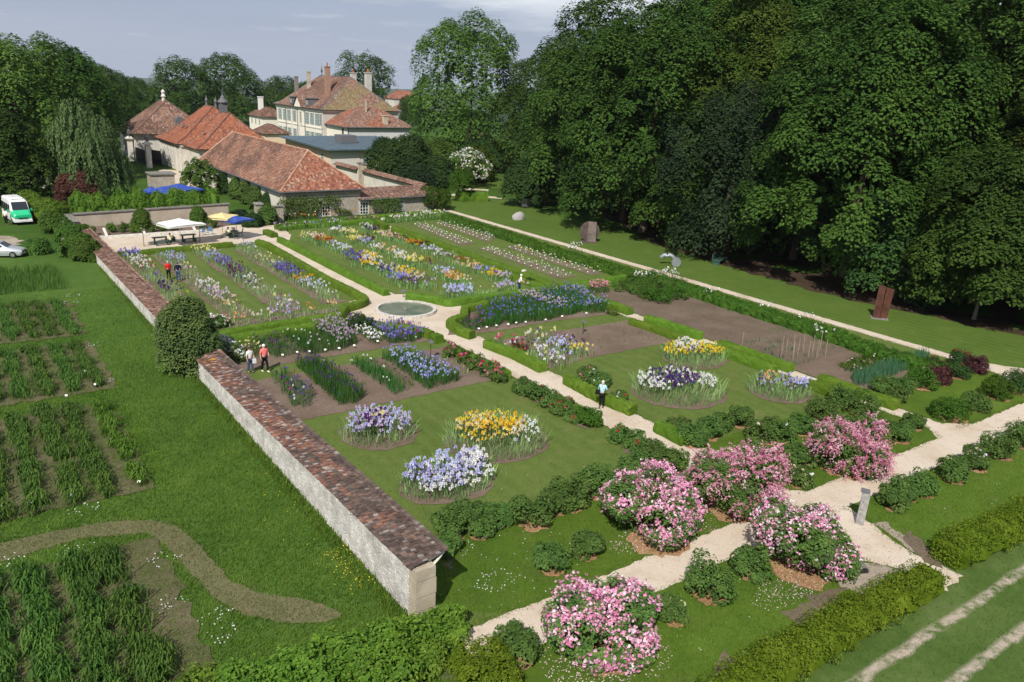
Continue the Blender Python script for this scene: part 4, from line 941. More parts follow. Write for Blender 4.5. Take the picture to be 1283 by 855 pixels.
opening(t, (-.02, LY * .46, 7.0), 'x-', 1.5, 3.0, 2, 4, surround=STONE_P, name='french_window')
for f in (.93, .82, .72, .60, .32, .22, .12, .045): opening(t, (-.02, LY * f, 2.6), 'x-', 1.2, 2.6, 2, 4, shutters=SHUT)
opening(t, (LX * .86, -.02, 6.9), 'y-', 1.3, 3.0, 2, 4, shutters=SHUT); opening(t, (LX * .86, -.02, 2.6), 'y-', 1.3, 2.8, 2, 4, shutters=SHUT)
mb = MB(); yc = LY * .46; mb.add([[-.75, yc - 2.6, EZ], [-.75, yc + 2.6, EZ], [-.75, yc, EZ + 2.5], [4.4, yc, EZ + 2.5], [2.2, yc - 2.6, EZ + .2], [2.2, yc + 2.6, EZ + .2]], [[0, 2, 1], ]); mb.build('pediment', PL_CREAM, t)
roof_obj(t, [[(2.4, yc - 2.9, EZ), (-1.0, yc - 2.9, EZ), (-1.0, yc, EZ + 2.7), (5.0, yc, EZ + 2.7)], [(-1.0, yc + 2.9, EZ), (2.4, yc + 2.9, EZ), (5.0, yc, EZ + 2.7), (-1.0, yc, EZ + 2.7)]], .3, .36, T_PINK, T_BRN, 36, .5, .6, name='pediment_roof')
for yy in (yc + 5.6, yc - 5.4):
    mb = MB(); mb.box((1.0, yy, EZ + 1.3), (2.6, 1.9, 1.9)); mb.box((.9, yy, EZ + 2.32), (3.2, 2.3, .16)); d_ = mb.build('dormer', LEAD, t); opening(d_, (-.32, yy, EZ + 1.4), 'x-', 1.0, 1.2, 2, 2, name='dormer_window')
for (x, y, z0, z1, w_, m_, np_) in ((4.8, 8.0, 12.6, 19.6, 1.1, plain('chimney_brick', (.33, .2, .15), .9, .1, var=.3), 1), (6.0, 23.5, 12, 18.2, .85, STONE_C, 0), (4.6, 29.0, 11, 16.8, .9, STONE_D, 0), (14.8, 5.6, 11, 18.6, 1.4, PL_GREY, 2), (13.4, 11.5, 13, 18.4, 1.3, PL_GREY, 1)): chimney(t, x, y, z0, z1, w_, m_, np_)
mb = MB(); mb.lathe([(.3, 17.2), (.12, 18.2), (.38, 18.7), (.2, 19.2), (.05, 19.8), (.02, 20.6)], (LX / 2, LY - 7.2, 0), 8); mb.build('finial', LEAD, t)
mb = MB()
for yy in (.3, LY * .36, LY * .52, LY * .78): mb.tube([(-.2, yy, 0), (-.2, yy, EZ - .2)], .07, 6)
mb.build('downpipe', LEAD, t)
# annex with its own pyramid roof
c = at(434, 158.5, 6.5); O = np.array([c[0] + .5, c[1] + .5, 0]); WX = 16.5; DY = max(6.0, 192.0 - O[1] + 2); t = thing('annex', 'grey-white annex with a pinkish pyramid roof in front of the manor', 'annex', O)
mb = MB(); mb.add([[0, 0, -.3], [WX, 0, -.3], [WX, 0, 6.4], [0, 0, 6.4]], [[0, 1, 2, 3]]); mb.build('end_wall', plaster_mat('shaded_white_render', (.60, .60, .60), (.45, .45, .46), .4), t)  # end wall's shade is put into its colour as a cooler, greyer white
mb = MB(); mb.add([[0, 0, -.3], [0, DY, -.3], [0, DY, 6.4], [0, 0, 6.4], [WX, 0, -.3], [WX, 0, 6.4], [WX, DY, -.3], [WX, DY, 6.4]], [[0, 3, 2, 1], [4, 6, 7, 5], [1, 2, 7, 6]]); mb.build('wall', PL_CREAM, t)
F, H = hip_polys(-.6, WX + .6, -.6, DY + 2, 6.35, 10.6, DY * .45, DY * .35, 'x'); F, H = hip_polys(-.6, WX + .6, -.6, DY + 2.0, 6.35, 10.6, 6.6, 5.8, 'x')
roof_obj(t, F, .30, .36, T_PINK, T_RED, 41, .5, .6, ridge=H, ridge_pal=[((.3, .2, .16), 1)])
mb = MB(); mb.tube([(-.65, -.65, 6.25), (WX + .6, -.65, 6.25)], .1, 6); mb.tube([(-.65, -.65, 6.25), (-.65, DY, 6.25)], .1, 6); mb.tube([(.1, -.1, 6.2), (.1, -.1, 0)], .08, 6); mb.build('gutter', LEAD, t); chimney(t, WX * .62, .9, 6.6, 8.9, 1.1, STONE_C, 0); chimney(t, WX * .45, DY * .4, 9.5, 12.2, .35, STONE_C, 0)
opening(t, (-.02, 2.6, 5.2), 'x-', .9, 1.3, 2, 2, frame=LEAD)
# low wing with a flat blue-grey roof
O = np.array([62.2, 147.0, 0]); t = thing('low_wing', 'peach-rendered low wing with a flat blue-grey metal roof behind the barn', 'building', O)
walls(t, 0, 20, 0, 24, 4.3, PL_PEACH); MB().box((3.0, -.05, 1.9), (6.0, .12, 4.0)).build('white_panel', plaster_mat('patched_render', (.60, .57, .52), (.48, .44, .38), .5), t)
mb = MB(); mb.add([[-1.2, -1.2, 4.35], [21.2, -1.0, 4.5], [21.2, 25, 4.9], [-1.2, 25, 4.9]], [[0, 1, 2, 3]]); mb.add([[-1.2, -1.2, 4.1], [21.2, -1.0, 4.25], [21.2, 25, 4.65], [-1.2, 25, 4.65], [-1.2, -1.2, 4.35], [21.2, -1.0, 4.5], [21.2, 25, 4.9], [-1.2, 25, 4.9]], [[0, 1, 5, 4], [3, 0, 4, 7], [0, 3, 2, 1]])
for k in range(16): mb.tube([(-1.2 + 22.4 * k / 15, -1.1, 4.42 + .01 * k), (-1.2 + 22.4 * k / 15, 25, 4.93)], .045, 4)
mb.build('roof', ROOFM, t); MB().box((8.0, 11.0, 5.4), (3.4, 3.4, 1.5)).build('roof_hatch', LEAD, t)
MB().box((10.4, -.06, 2.9), (8.5, .12, .2)).build('string_course', STONE_P, t)
for x in (7.9, 11.7, 15.4): opening(t, (x, -.02, 3.55), 'y-', .95, .6, 1, 1, frame=LEAD, name='small_window'); opening(t, (x, -.02, 1.5), 'y-', 1.2, 2.1, 2, 3, shutters=SHUTB)
for y in (4, 9, 14, 19): opening(t, (-.02, y, 2.2), 'x-', 1.2, 2.0, 2, 3)
# white house left of the manor and roofs beyond
def cottage(label, c, wx, wy, ez, rz_, wall, pal, ch=None, wins=(), name='house', cat='house', rot=0.0):
    t = thing(name, label, cat, (c[0], c[1], 0), rot); walls(t, 0, wx, 0, wy, ez, wall); F, H = hip_polys(-.5, wx + .5, -.5, wy + .5, ez, rz_, min(wx, wy) * .45, min(wx, wy) * .45, 'y' if wy > wx else 'x')
    roof_obj(t, F, .34, .4, pal, T_BRN, 5, .4, .66, ridge=H)
    if ch: chimney(t, ch[0], ch[1], ez + .5, ch[2], 1.2, WPAINT if len(ch) < 4 else STONE_C, 0)
    for (x, y, z, f, a, b) in wins: opening(t, (x, y, z), f, a, b, 2, 2)
    return t
cottage('small cream house with a white chimney beyond the orangery', (76.5, 228, 0), 7, 11, 5.8, 8.2, PL_CREAM, T_BRN, (2.5, 8.0, 10.8), [(-.02, 2.2, 4.4, 'x-', 1, 1.5), (-.02, 5.4, 4.4, 'x-', 1, 1.5), (-.02, 8.6, 4.4, 'x-', 1, 1.5)])
cottage('low brown-roofed shed between the orangery and the manor', (67.0, 198, 0), 6, 9, 3.4, 5.4, PL_PEACH, T_BRN, name='shed', cat='shed')
p = at(508, 147, 1.0); cottage('red-roofed village house nearest the manor corner', (p[0] - 2, p[1], 0), 13, 9, 4.4, 7.4, PL_WHITE, T_RED, None, [(3, -.02, 2.6, 'y-', 1.1, 1.4), (7, -.02, 2.6, 'y-', 1.1, 1.4)])
p = at(516, 131, 4.0); cottage('second red-roofed village house with a white dormer, behind the first', (p[0] - 8, p[1] + 6, 0), 18, 12, 6.5, 11.0, PL_WHITE, T_RED, None, [(5, -.02, 5.2, 'y-', 1.6, 1.5), (11, -.02, 5.2, 'y-', 1.6, 1.5)])
c = at(202, 236); t = thing('stone_hut', 'block of old grey stonework with a slab roof beside the blue parasols', 'stone hut', (c[0], c[1], 0)); MB().box((.4, 1.5, .9), (3.4, 3.0, 2.2)).build('wall', STONE_R, t); MB().box((.4, 1.5, 2.1), (3.8, 3.4, .2)).build('slab_roof', STONE_D, t)
c = at(57, 250); t = thing('low_shed', 'low shed with a pale grey roof glimpsed behind the copper tree', 'shed', (c[0], c[1] + 14, 0)); MB().box((0, 0, 1.2), (9, 5, 2.6)).build('wall', PL_GREY, t); MB().box((0, 0, 2.7), (9.8, 5.8, .25)).build('roof', STONE_P, t)
# ------------------------------------------------------------------ clipped box hedges (lines measured along the middle of their tops)
def hd(pts, w, h, label, **k):
    h = h * 1.02; w = w * .88; return box_hedge(at2(pts, h), w, h, label, **k)
hd([(141, 317), (215, 310), (291, 303.5)], .75, .5, 'straight box hedge between the terrace gravel and the long-row lawn')
hd([(322, 300), (334, 303.5), (362, 319), (410, 347), (436, 359), (455, 369.5), (458, 373), (450, 377), (432, 382), (428.5, 388), (426, 391)], .7, .6, 'box hedge edging the central path left side, stepping round the plaza')
hd([(426, 391.5), (350, 402.5), (300, 410.5), (270, 415.5)], .75, .6, 'farther of the twin box hedges between fountain and garden wall')
hd([(434, 399.5), (370, 408), (320, 416), (270, 423)], .8, .65, 'nearer of the twin box hedges between fountain and garden wall')
hd([(447, 397.5), (480, 405), (512, 407.5), (533, 412), (541, 415)], .6, .6, 'curved box hedge in front of the fountain behind violet irises')
hd([(543, 417), (551, 420.5)], .8, .6, 'stubby box hedge block ending the curve nearest the central path')
hd([(350, 297), (400, 322), (440, 342), (484, 363)], .7, .55, 'box hedge along the right side of the path from terrace to fountain')
hd([(509.5, 367), (541, 370), (562, 375), (580, 373), (625, 366.5), (682, 358.5)], .75, .6, 'angled box hedge between the fountain and the mixed iris rows')
hd([(682, 357.5), (650, 346.5), (618, 334.5), (560, 313.5), (500, 291.5)], .6, .5, 'low box hedge along the far right of the mixed iris rows')
hd([(493.5, 283.5), (540, 299), (600, 321), (650, 338), (699, 356.5)], .95, .75, 'thick box hedge on the left of the tagged seedling plots')
hd([(701, 356.5), (745, 350.5), (787, 344.5)], .9, .75, 'box hedge across the near end of the tagged seedling plots')
hd([(345, 281), (400, 275.5), (465, 270), (553, 263)], .7, .6, 'long box hedge nearest the barn and lean-to')
hd([(333, 287.5), (344, 292)], .9, .55, 'short box hedge block where the path meets the terrace')
hd([(350, 284), (400, 279), (460, 275), (470, 278.5)], .6, .5, 'box hedge in front of the orange and purple flower border')
hd([(474, 275), (485, 281.5)], .8, .6, 'short box hedge beside the gap near the lean-to')
hd([(592, 415), (578, 410.5), (564, 401), (568, 397.5), (581, 393.5), (583, 383), (603, 378.5), (620, 375.5), (645, 370.5), (672, 366)], .75, .6, 'curving box hedge round the near-right side of the plaza')
hd([(715, 360), (750, 372), (790, 386)], .75, .6, 'box hedge right of the narrow path by the pink lupins')
hd([(717, 359), (760, 353), (800, 347)], .6, .5, 'box hedge at the far end of the vegetable plot')
hd([(810, 394.5), (845, 405), (879, 416.5)], .75, .6, 'box hedge along the bare soil of the vegetable plot')
hd([(790, 398.7), (825, 410), (856, 421)], .6, .5, 'box hedge along the right edge of the bare seedling bed')
hd([(903, 426), (950, 441.5), (993, 456.5)], .75, .6, 'box hedge beside the vegetable canes')
hd([(885, 430), (915, 439.5), (972, 459.5)], .7, .55, 'box hedge behind the yellow and white iris bed')
hd([(1012, 475), (1042, 486), (1075, 497)], .7, .55, 'box hedge behind the small mixed iris bed')
hd([(1029, 468.5), (1060, 480), (1092, 491), (1125, 502)], .8, .6, 'box hedge beside the leek and bean patch')
hd([(566, 432), (600, 448), (636, 465)], .75, .6, 'box hedge behind red roses on the left of the central path')
hd([(610, 425), (645, 438), (681, 455.5)], .8, .6, 'box hedge by the mixed iris and red peony bed')
hd([(697, 494.5), (722, 508), (746, 522)], .7, .55, 'box hedge behind red rose bushes left of the central path')
hd([(711, 469), (746, 488), (794, 508)], .75, .6, 'knobbly box hedge beside the woman in light blue', rough=.07)
hd([(825, 527), (842, 536), (860, 545)], .75, .6, 'box hedge with two pink peonies on the right of the central path', rough=.06)
hd([(822, 557), (840, 567), (857, 577)], .7, .55, 'box hedge end nearest the big pink roses on the path')
BB = thing('box_ball', 'small round box ball at the corner of the siberian iris bed', 'box ball', tuple(at(767, 395)[:2])); shrub_mesh(BB, .55, .9, .06, L_BOX, 1500, 3, False, 5, 14, .14, .1)
# leafy border along the right-hand path
box_hedge(at2([(559, 269.5), (620, 286.5), (707, 315), (760, 330), (809, 345)], .8), 1.5, .82, 'leafy green border hedge left of the far gravel path', 'leafy borders along the straight path', L_BRIGHT, .14, 90, .12, 'border_hedge', 'hedge', out=.07)
box_hedge(at2([(820, 345.5), (870, 360), (920, 376), (1020, 406), (1112, 438), (1175, 458)], .8), 1.4, .82, 'leafy green border hedge behind the vegetable plot beside the straight path', 'leafy borders along the straight path', L_BRIGHT, .14, 90, .12, 'border_hedge', 'hedge', out=.07)
for i, ((a, b), n, lab) in enumerate((((720, 312), 26, 'tuft of white peonies in the border hedge near the disc sculpture'), ((803, 349), 40, 'tuft of white flowers at the gap in the border hedge'), ((841, 345), 40, 'tuft of white flowers in the vegetable plot border'), ((889, 370), 9, 'small tuft of white flowers low in the border hedge'),
        ((958, 388), 10, 'few white flowers in the border hedge above the bare soil'), ((1008, 402), 10, 'few white flowers in the border hedge by the seedlings'), ((1033, 418), 14, 'white flowers at the foot of the border hedge near the canes'))):
    c = at(a, b, .6); iris_clump(ell(c[0], c[1], 1.0, .7), lab, [(WHITE, 1)], 'white flowers in the border hedge', .85, 14, n / 2.2, 1.15, .17, 'white_flowers', 'flowers', L_BRIGHT, .06, .4, 'ros')
# laurel hedge behind the terrace and down the drive
box_hedge([(12.4, 103.7), (18, 103.7), (24, 103.7), (28.3, 103.6)], 2.2, 3.15, 'bushy laurel hedge standing above the terrace retaining wall', group='laurel hedges', mat=L_LAUREL, leaf=.16, dens=230, rough=.09, name='laurel_hedge', out=.16, rnd=True)
box_hedge([(11.2, 103.9), (9.6, 107.5), (8.8, 112.0), (9.0, 116)], 2.0, 2.3, 'laurel hedge turning down beside the minibus', group='laurel hedges', mat=L_LAUREL, leaf=.16, dens=230, rough=.09, name='laurel_hedge', out=.16, rnd=True)
# golden clipped hedges at the lower right
hd([(900, 868), (960, 826), (1020, 793), (1090, 752), (1165, 716)], 1.5, .8, 'golden-green shaggy hedge along the bottom edge left of the path', group='golden hedges', mat=L_EUON, leaf=.10, dens=420, rough=.07, name='golden_hedge', out=.16, leafw=.5, rnd=True)
hd([(1192, 682), (1240, 660), (1300, 634), (1380, 600)], 1.7, .85, 'golden-green shaggy hedge at the lower right beside the wheel tracks', group='golden hedges', mat=L_EUON, leaf=.10, dens=420, rough=.07, name='golden_hedge', out=.16, leafw=.5, rnd=True)
c = at(606, 860); o = thing('golden_shrub', 'round yellow-green shrub at the bottom edge by the gravel', 'shrub', (c[0], c[1], 0)); shrub_mesh(o, 1.0, 1.0, .10, L_EUON, 5200, 4, True, 8, 20, .3, .1)
# loose laurel bushes at the wall end
for i, (a, b, r, h, lab) in enumerate(((552, 800, .8, .85, 'glossy laurel bush against the near end of the garden wall'), (510, 820, 1.05, .9, 'glossy laurel bush second from the wall end'), (462, 826, 1.0, .85, 'laurel bush at the end of the mown strip'), (418, 846, 1.05, .85, 'laurel bush below the end of the mown strip'), (484, 858, 1.1, .9, 'laurel bush on the bottom edge below the wall'),
        (366, 862, 1.0, .75, 'laurel bush with an orange leaf on the bottom edge'), (312, 870, .95, .7, 'low laurel bush on the bottom edge by the daylilies'), (258, 876, .9, .6, 'leftmost low laurel bush on the bottom edge'), (528, 836, .65, .6, 'laurel bush between the wall end and the gravel path'))):
    c = at(a, b); o = thing('laurel_bush', lab, 'laurel bush', (c[0], c[1], 0), 0, 'laurel bushes at the wall end'); shrub_mesh(o, r, h, .16, L_LAUREL, 1500, 50 + i, True, 9, 14, .26, .3, shoots=110)
# ------------------------------------------------------------------ big round iris beds on the lawns
def multi_bed(label, e, foliage_h, parts, dens=30, w=.055, name='iris_bed', lean=.45, foliage=None):
    """one planted island: sword leaves over the ellipse, blooms in patches; parts = [(ellipse, palette, n, height, size)]"""
    cx, cy, rx, ry = e; o = thing(name, label, 'iris bed', (cx, cy, 0)); A = math.pi * rx * ry
    P = scatter(ell(0, 0, rx, ry, 40), A * dens * 1.5); P = P * (1 + rng.normal(0, .02, (len(P), 1))); az = np.arctan2(P[:, 1], P[:, 0]) + rng.normal(0, 1.1, len(P)); rim = np.hypot(P[:, 0] / rx, P[:, 1] / ry)
    MB().quads(sword_blades(P, foliage_h, w, lean * (.5 + rim), az)).build('foliage', foliage or L_IRIS, o)
    Q, C, S = [], [], []
    for (ex, ey, erx, ery), pal, n, hh, sz in parts:
        n = int(n * 1.05); sz *= .70
        p = scatter(ell(ex, ey, erx, ery), n); z = hh * rng.uniform(.60, 1.14, n); p3 = np.hstack([p, z[:, None]]); Q.append(iris_blooms(p3, sz)); C.append(np.repeat(pick(pal, n, .1), 6, 0) * rng.uniform(.84, 1.12, (n * 6, 1))); S.append(p3)
    Q, C, S = np.concatenate(Q), np.clip(np.concatenate(C), 0, 1), np.concatenate(S)
    MB().quads(Q, col=C).build('blooms', PETAL, o); b = S * [1, 1, 0]; s = unit(rng.normal(0, 1, S.shape) * [1, 1, 0]) * .011; MB().quads(np.stack([b - s, b + s, S + s, S - s], 1)).build('stems', STEM, o); return o
multi_bed('round lawn bed of lavender irises with a dark purple and cream centre', (17.1, 35.0, 2.0, 1.9), .62, [((0, 0, 1.7, 1.6), [(LAV, 3), (LILAC, 3), (PBLUE, 2), ((.72, .68, .86), 3)], 190, .95, .19), ((-.1, .25, .85, .8), [(DKV, 3), (PURPLE, 4)], 70, .98, .18), ((.0, .2, .6, .5), [(CREAM, 2), (PALEY, 1)], 20, 1.02, .19)])
multi_bed('large lawn bed of golden and cream irises left of the path', (21.95, 31.2, 2.75, 2.5), .72, [((-.2, .2, 1.95, 1.7), [(CREAM, 4), (GOLD, 3), (PEACH, 1.2), (YEL, 2)], 150, .95, .17), ((.5, .3, 1.1, .9), [(GOLD, 5), (YEL, 3)], 75, .97, .18), ((-.9, .8, .9, .7), [(GOLD, 4), (YEL, 3), (CREAM, 2)], 55, .97, .18), ((1.0, -1.2, 1.1, .6), [(WHITE, 4), (LAV, 1)], 22, .82, .17), ((1.9, -.4, .4, .7), [(WHITE, 3), (PBLUE, 1)], 16, .85, .18)], 40)
multi_bed('oval lawn bed packed with pale blue and white irises near the wall end', (17.4, 28.5, 2.35, 1.75), .62, [((0, .1, 2.1, 1.5), [(LAV, 4), (PBLUE, 4), ((.66, .64, .88), 3)], 170, .88, .19), ((.2, .5, 1.9, .9), [(WHITE, 2), (PBLUE, 3), (LAV, 3)], 80, .98, .2), ((0, -.8, 2.0, .8), [(WHITE, 5)], 80, .74, .19), ((1.5, .1, .7, .8), [(WHITE, 4)], 34, .98, .22)], 40, foliage=L_SIBER if False else None)
multi_bed('large lawn bed of dark purple irises ringed by white ones', (35.9, 31.5, 3.0, 2.7), .72, [((0, .5, 1.9, 1.5), [(DKV, 5), (PURPLE, 3), (VIOLET, 1.5)], 230, .95, .17), ((-.5, .6, 2.0, 1.6), [(WHITE, 5)], 55, 1.02, .19), ((1.6, -.6, .9, 1.1), [(WHITE, 5)], 55, .9, .19), ((-1.8, .4, .7, 1.2), [(WHITE, 5)], 45, .95, .19)], 40)
multi_bed('lawn bed of yellow and white irises behind the purple bed', (41.5, 35.3, 2.3, 2.0), .8, [((-1.2, .6, 1.0, 1.0), [(YEL, 5), (GOLD, 2)], 55, 1.0, .18), ((.9, -.3, 1.2, 1.1), [(YEL, 5), (GOLD, 3)], 75, .95, .18), ((0, .8, 1.1, .8), [(WHITE, 5)], 60, 1.02, .19), ((.2, .6, 1.2, .8), [(VIOLET, 2), (LAV, 2)], 20, .85, .16)], 34)
multi_bed('small lawn bed of mixed violet, peach and lavender irises at the hedge', (41.55, 28.2, 1.9, 1.85), .7, [((0, 0, 1.5, 1.5), [(LAV, 3), (PURPLE, 3), (DKV, 1), (LILAC, 3)], 70, .85, .15), ((1.0, -.6, .7, .8), [(PBLUE, 3), (LAV, 4), (VIOLET, 2)], 48, .95, .17), ((.2, .9, .5, .4), [(PEACH, 4), (ORANGE, 1)], 16, .98, .17)], 44)

# ------------------------------------------------------------------ rows of irises in the long-row lawn beside the wall (x of the row, from far to near)
def run_row(rows, row_label, group, xf, w, items, h=.55, dens=34):
    for k, (y1, y0, cname, pal, bd, sz) in enumerate(items):
        x = xf((y0 + y1) / 2); off = rng.uniform(-.15, .15)
        P = [(x - w / 2 + off, y0), (x + w / 2 + off, y0), (xf(y1) + w / 2 + off, y1), (xf(y1) - w / 2 + off, y1)]; P = jag(P, .6, .08)
        iris_clump(P, f'{cname} irises, {ORD[k]} from the terrace, {row_label}', pal, group, h, dens, bd, .78, sz)
ORD = ['first', 'second', 'third', 'fourth', 'fifth', 'sixth', 'seventh', 'eighth', 'ninth', 'tenth', 'eleventh', 'twelfth', 'thirteenth', 'fourteenth', 'fifteenth']
SP = .17
WRAP = lambda x: (lambda y: x)
run_row(0, 'row against the garden wall', 'iris clumps in the long-row lawn', WRAP(14.3), 1.7, [(84.5, 81.6, 'violet-blue', [(VIOLET, 2), (BLUE, 3), (LAV, 2)], 13, SP), (81.4, 78.0, 'white', [(WHITE, 5), (CREAM, 1), (BLUSH, 1)], 11, SP), (77.8, 75.6, 'white and red', [(WHITE, 3), (RED, 2)], 8, SP), (75.4, 70.5, 'sparse violet', [(BLUE, 2), (VIOLET, 1)], 1.2, SP), (70, 66.5, 'blackish violet', [(DKV, 4), (PURPLE, 1)], 6, SP), (66, 62.5, 'sparse yellow', [(YEL, 2), (ORANGE, 1)], 1.5, SP)])
run_row(1, 'row beside the visitor in red', 'iris clumps in the long-row lawn', WRAP(17.3), 1.7, [(83.6, 81.5, 'green leafy', [(PBLUE, 1)], .6, SP), (81.4, 77.4, 'lavender-blue', [(LAV, 3), (PBLUE, 3)], 9, SP), (77.2, 73.4, 'pale lilac', [(LILAC, 2), (BLUSH, 2), (PALEY, .5)], 3.5, SP), (73.2, 69.8, 'mostly green', [(LILAC, 1)], .8, SP), (69.6, 67.4, 'white and pink', [(WHITE, 3), (BLUSH, 2), (MAG, .5)], 9, SP), (67.2, 62.8, 'pale lilac-pink', [(LILAC, 3), (BLUSH, 3), (WHITE, 1)], 10, SP), (62.6, 60.5, 'peach', [(PEACH, 3), (CREAM, 2)], 5, SP), (60.3, 58.8, 'fading green', [(CREAM, 2)], 1, SP)])
run_row(2, 'middle row of the long-row lawn', 'iris clumps in the long-row lawn', WRAP(21.2), 1.8, [(83.6, 80.8, 'pale yellow', [(PALEY, 3), (CREAM, 2)], 8, SP), (80.6, 77.6, 'blue and lavender', [(PBLUE, 2), (LAV, 3), (BLUE, 1)], 8, SP), (77.4, 74.2, 'bright violet', [(VIOLET, 3), (BLUE, 2), (LAV, 1)], 13, SP), (74, 69.6, 'plum purple', [(PURPLE, 3), (VIOLET, 2), (MAROON, 1)], 9, SP), (69.4, 66.6, 'white and dark blue', [(WHITE, 4), (DKV, 3)], 7, SP), (66.4, 63.2, 'sparse white', [(WHITE, 2), (CREAM, 1)], 1.6, SP), (63, 60.8, 'pale yellowish', [(PALEY, 2)], 1.2, SP), (60.6, 58.9, 'lavender-white', [(LAV, 2), (WHITE, 2), (BLUSH, 1)], 7, SP)])
run_row(3, 'long-row lawn beside the central path', 'iris clumps in the long-row lawn', WRAP(25.2), 1.8, [(83.2, 80.6, 'dusky blue', [(LAV, 2), (PBLUE, 2)], 5, SP), (80.4, 76.4, 'leafy pale yellow', [(PALEY, 2), (CREAM, 1)], 1.6, SP), (76.2, 73, 'cream', [(CREAM, 3), (PALEY, 2)], 4, SP), (72.8, 68, 'indigo', [(DKV, 3), (BLUE, 3), (VIOLET, 3)], 15, SP), (67.8, 66, 'orange', [(ORANGE, 3), (GOLD, 2)], 7, SP), (65.8, 62.6, 'white and sky-blue', [(WHITE, 2), (PBLUE, 4)], 8, SP), (62.4, 60, 'white', [(WHITE, 3)], 2, SP)], .5)
for k, (x0, x1, cname, pal, bd) in enumerate(((13, 15.2, 'white', [(WHITE, 2)], 1), (15.4, 17.4, 'peach-orange', [(PEACH, 4), (ORANGE, 1)], 4.5), (17.6, 19.2, 'pale pinkish', [(BLUSH, 3), (WHITE, 2)], 6), (19.4, 21.4, 'lavender', [(LAV, 4), (LILAC, 2)], 9), (21.5, 23.2, 'orange-peach', [(PEACH, 3), (ORANGE, 3)], 4), (23.3, 25.0, 'apricot', [(PEACH, 4), (CREAM, 1)], 4.5))):
    iris_clump(jag(rect(x0, 56.6, x1, 58.1), .6, .08), f'{cname} irises, {ORD[k]} clump from the wall in the row before the twin hedges', pal, 'iris clumps in the long-row lawn', .48, 24, bd, .75, SP)
rose_bush(*at(275, 410)[:2], .85, 1.0, 'round bush of white peonies at the wall corner by the twin hedges', leaf=L_ROSE, name='peony_bush', cat='peony bush', flowers=[(WHITE, 3), (BLUSH, 1)], nf=70, fs=.16, mulch=False, n=1300)

# ------------------------------------------------------------------ mixed rows right of the central path (positions read from the photograph)
def spots(label_row, group, ptsl, r=(1.25, 1.0), h=.5, bh=.8, s=.2, dens=34):
    for k, (a, b, cname, pal, bd) in enumerate(ptsl):
        c = at(300 + a / 4.009, 210 + b / 4.009, .55)
        iris_clump(jag(ell(c[0], c[1], r[1] * rng.uniform(.85, 1.1), r[0] * rng.uniform(.85, 1.15), 14), .4, .06), f'{cname} irises, {ORD[k]} from the terrace, {label_row}', pal, group, h, dens, bd, bh, s)
g_ = 'iris clumps in the mixed rows'
spots('mixed row along the central path', g_, [(345, 342, 'pale yellow and white', [(PALEY, 3), (WHITE, 2)], 8), (392, 352, 'peach-pink', [(PEACH, 3), (BLUSH, 3), (MAROON, 1)], 10), (428, 368, 'rust-orange', [(RUST, 3), (ORANGE, 3), (MAROON, 1)], 11), (470, 388, 'lavender-white', [(LAV, 3), (WHITE, 2)], 7), (520, 405, 'white and pale blue', [(WHITE, 3), (PBLUE, 3)], 9), (568, 437, 'violet', [(VIOLET, 3), (BLUE, 2)], 12), (612, 466, 'purple-blue', [(PURPLE, 3), (LAV, 3), (BLUE, 2)], 13), (650, 482, 'golden', [(GOLD, 5), (YEL, 2)], 12), (690, 490, 'white and lilac', [(WHITE, 2), (LILAC, 3)], 6), (738, 512, 'indigo', [(DKV, 5), (VIOLET, 2)], 9), (800, 548, 'blue-violet', [(BLUE, 4), (LAV, 3)], 14), (850, 570, 'dark plum', [(PURPLE, 4), (DKV, 2), (LILAC, 1)], 9), (930, 570, 'mauve-purple', [(PURPLE, 2), (LILAC, 2)], 6)])
spots('second mixed row from the path', g_, [(492, 316, 'white and lavender', [(WHITE, 4), (LAV, 2)], 11), (552, 327, 'pale yellow', [(PALEY, 4), (CREAM, 2)], 9), (586, 357, 'bright yellow', [(YEL, 4), (PALEY, 3)], 11), (630, 368, 'lavender', [(LAV, 4), (PBLUE, 1)], 9), (650, 356, 'maroon', [(MAROON, 4), (PURPLE, 1)], 10), (685, 400, 'white', [(WHITE, 5)], 10), (645, 443, 'gold and white', [(GOLD, 4), (YEL, 2), (WHITE, 2)], 12), (668, 458, 'creamy white', [(WHITE, 4), (CREAM, 2)], 10), (780, 512, 'palest lavender', [(LAV, 2), (WHITE, 3)], 6), (835, 526, 'yellow', [(YEL, 4), (GOLD, 2)], 11), (875, 548, 'cream-peach', [(CREAM, 3), (PEACH, 2), (LILAC, 1)], 11)])
spots('third mixed row from the path', g_, [(740, 410, 'peach', [(PEACH, 4), (BLUSH, 1)], 7), (790, 436, 'white and sky-blue', [(PBLUE, 3), (WHITE, 3)], 10), (832, 452, 'cream', [(CREAM, 3), (WHITE, 1)], 9), (886, 470, 'clear yellow', [(PALEY, 4), (YEL, 3)], 10), (950, 480, 'russet', [(RUST, 2), (MAROON, 1)], 3), (995, 492, 'few-flowered violet', [(VIOLET, 1)], 1.2), (1028, 522, 'blue and white', [(PBLUE, 4), (LAV, 2), (WHITE, 1)], 11), (1075, 548, 'orange', [(ORANGE, 2), (GOLD, 3), (PEACH, 2)], 10), (1112, 566, 'ivory', [(CREAM, 2), (WHITE, 2)], 3)])
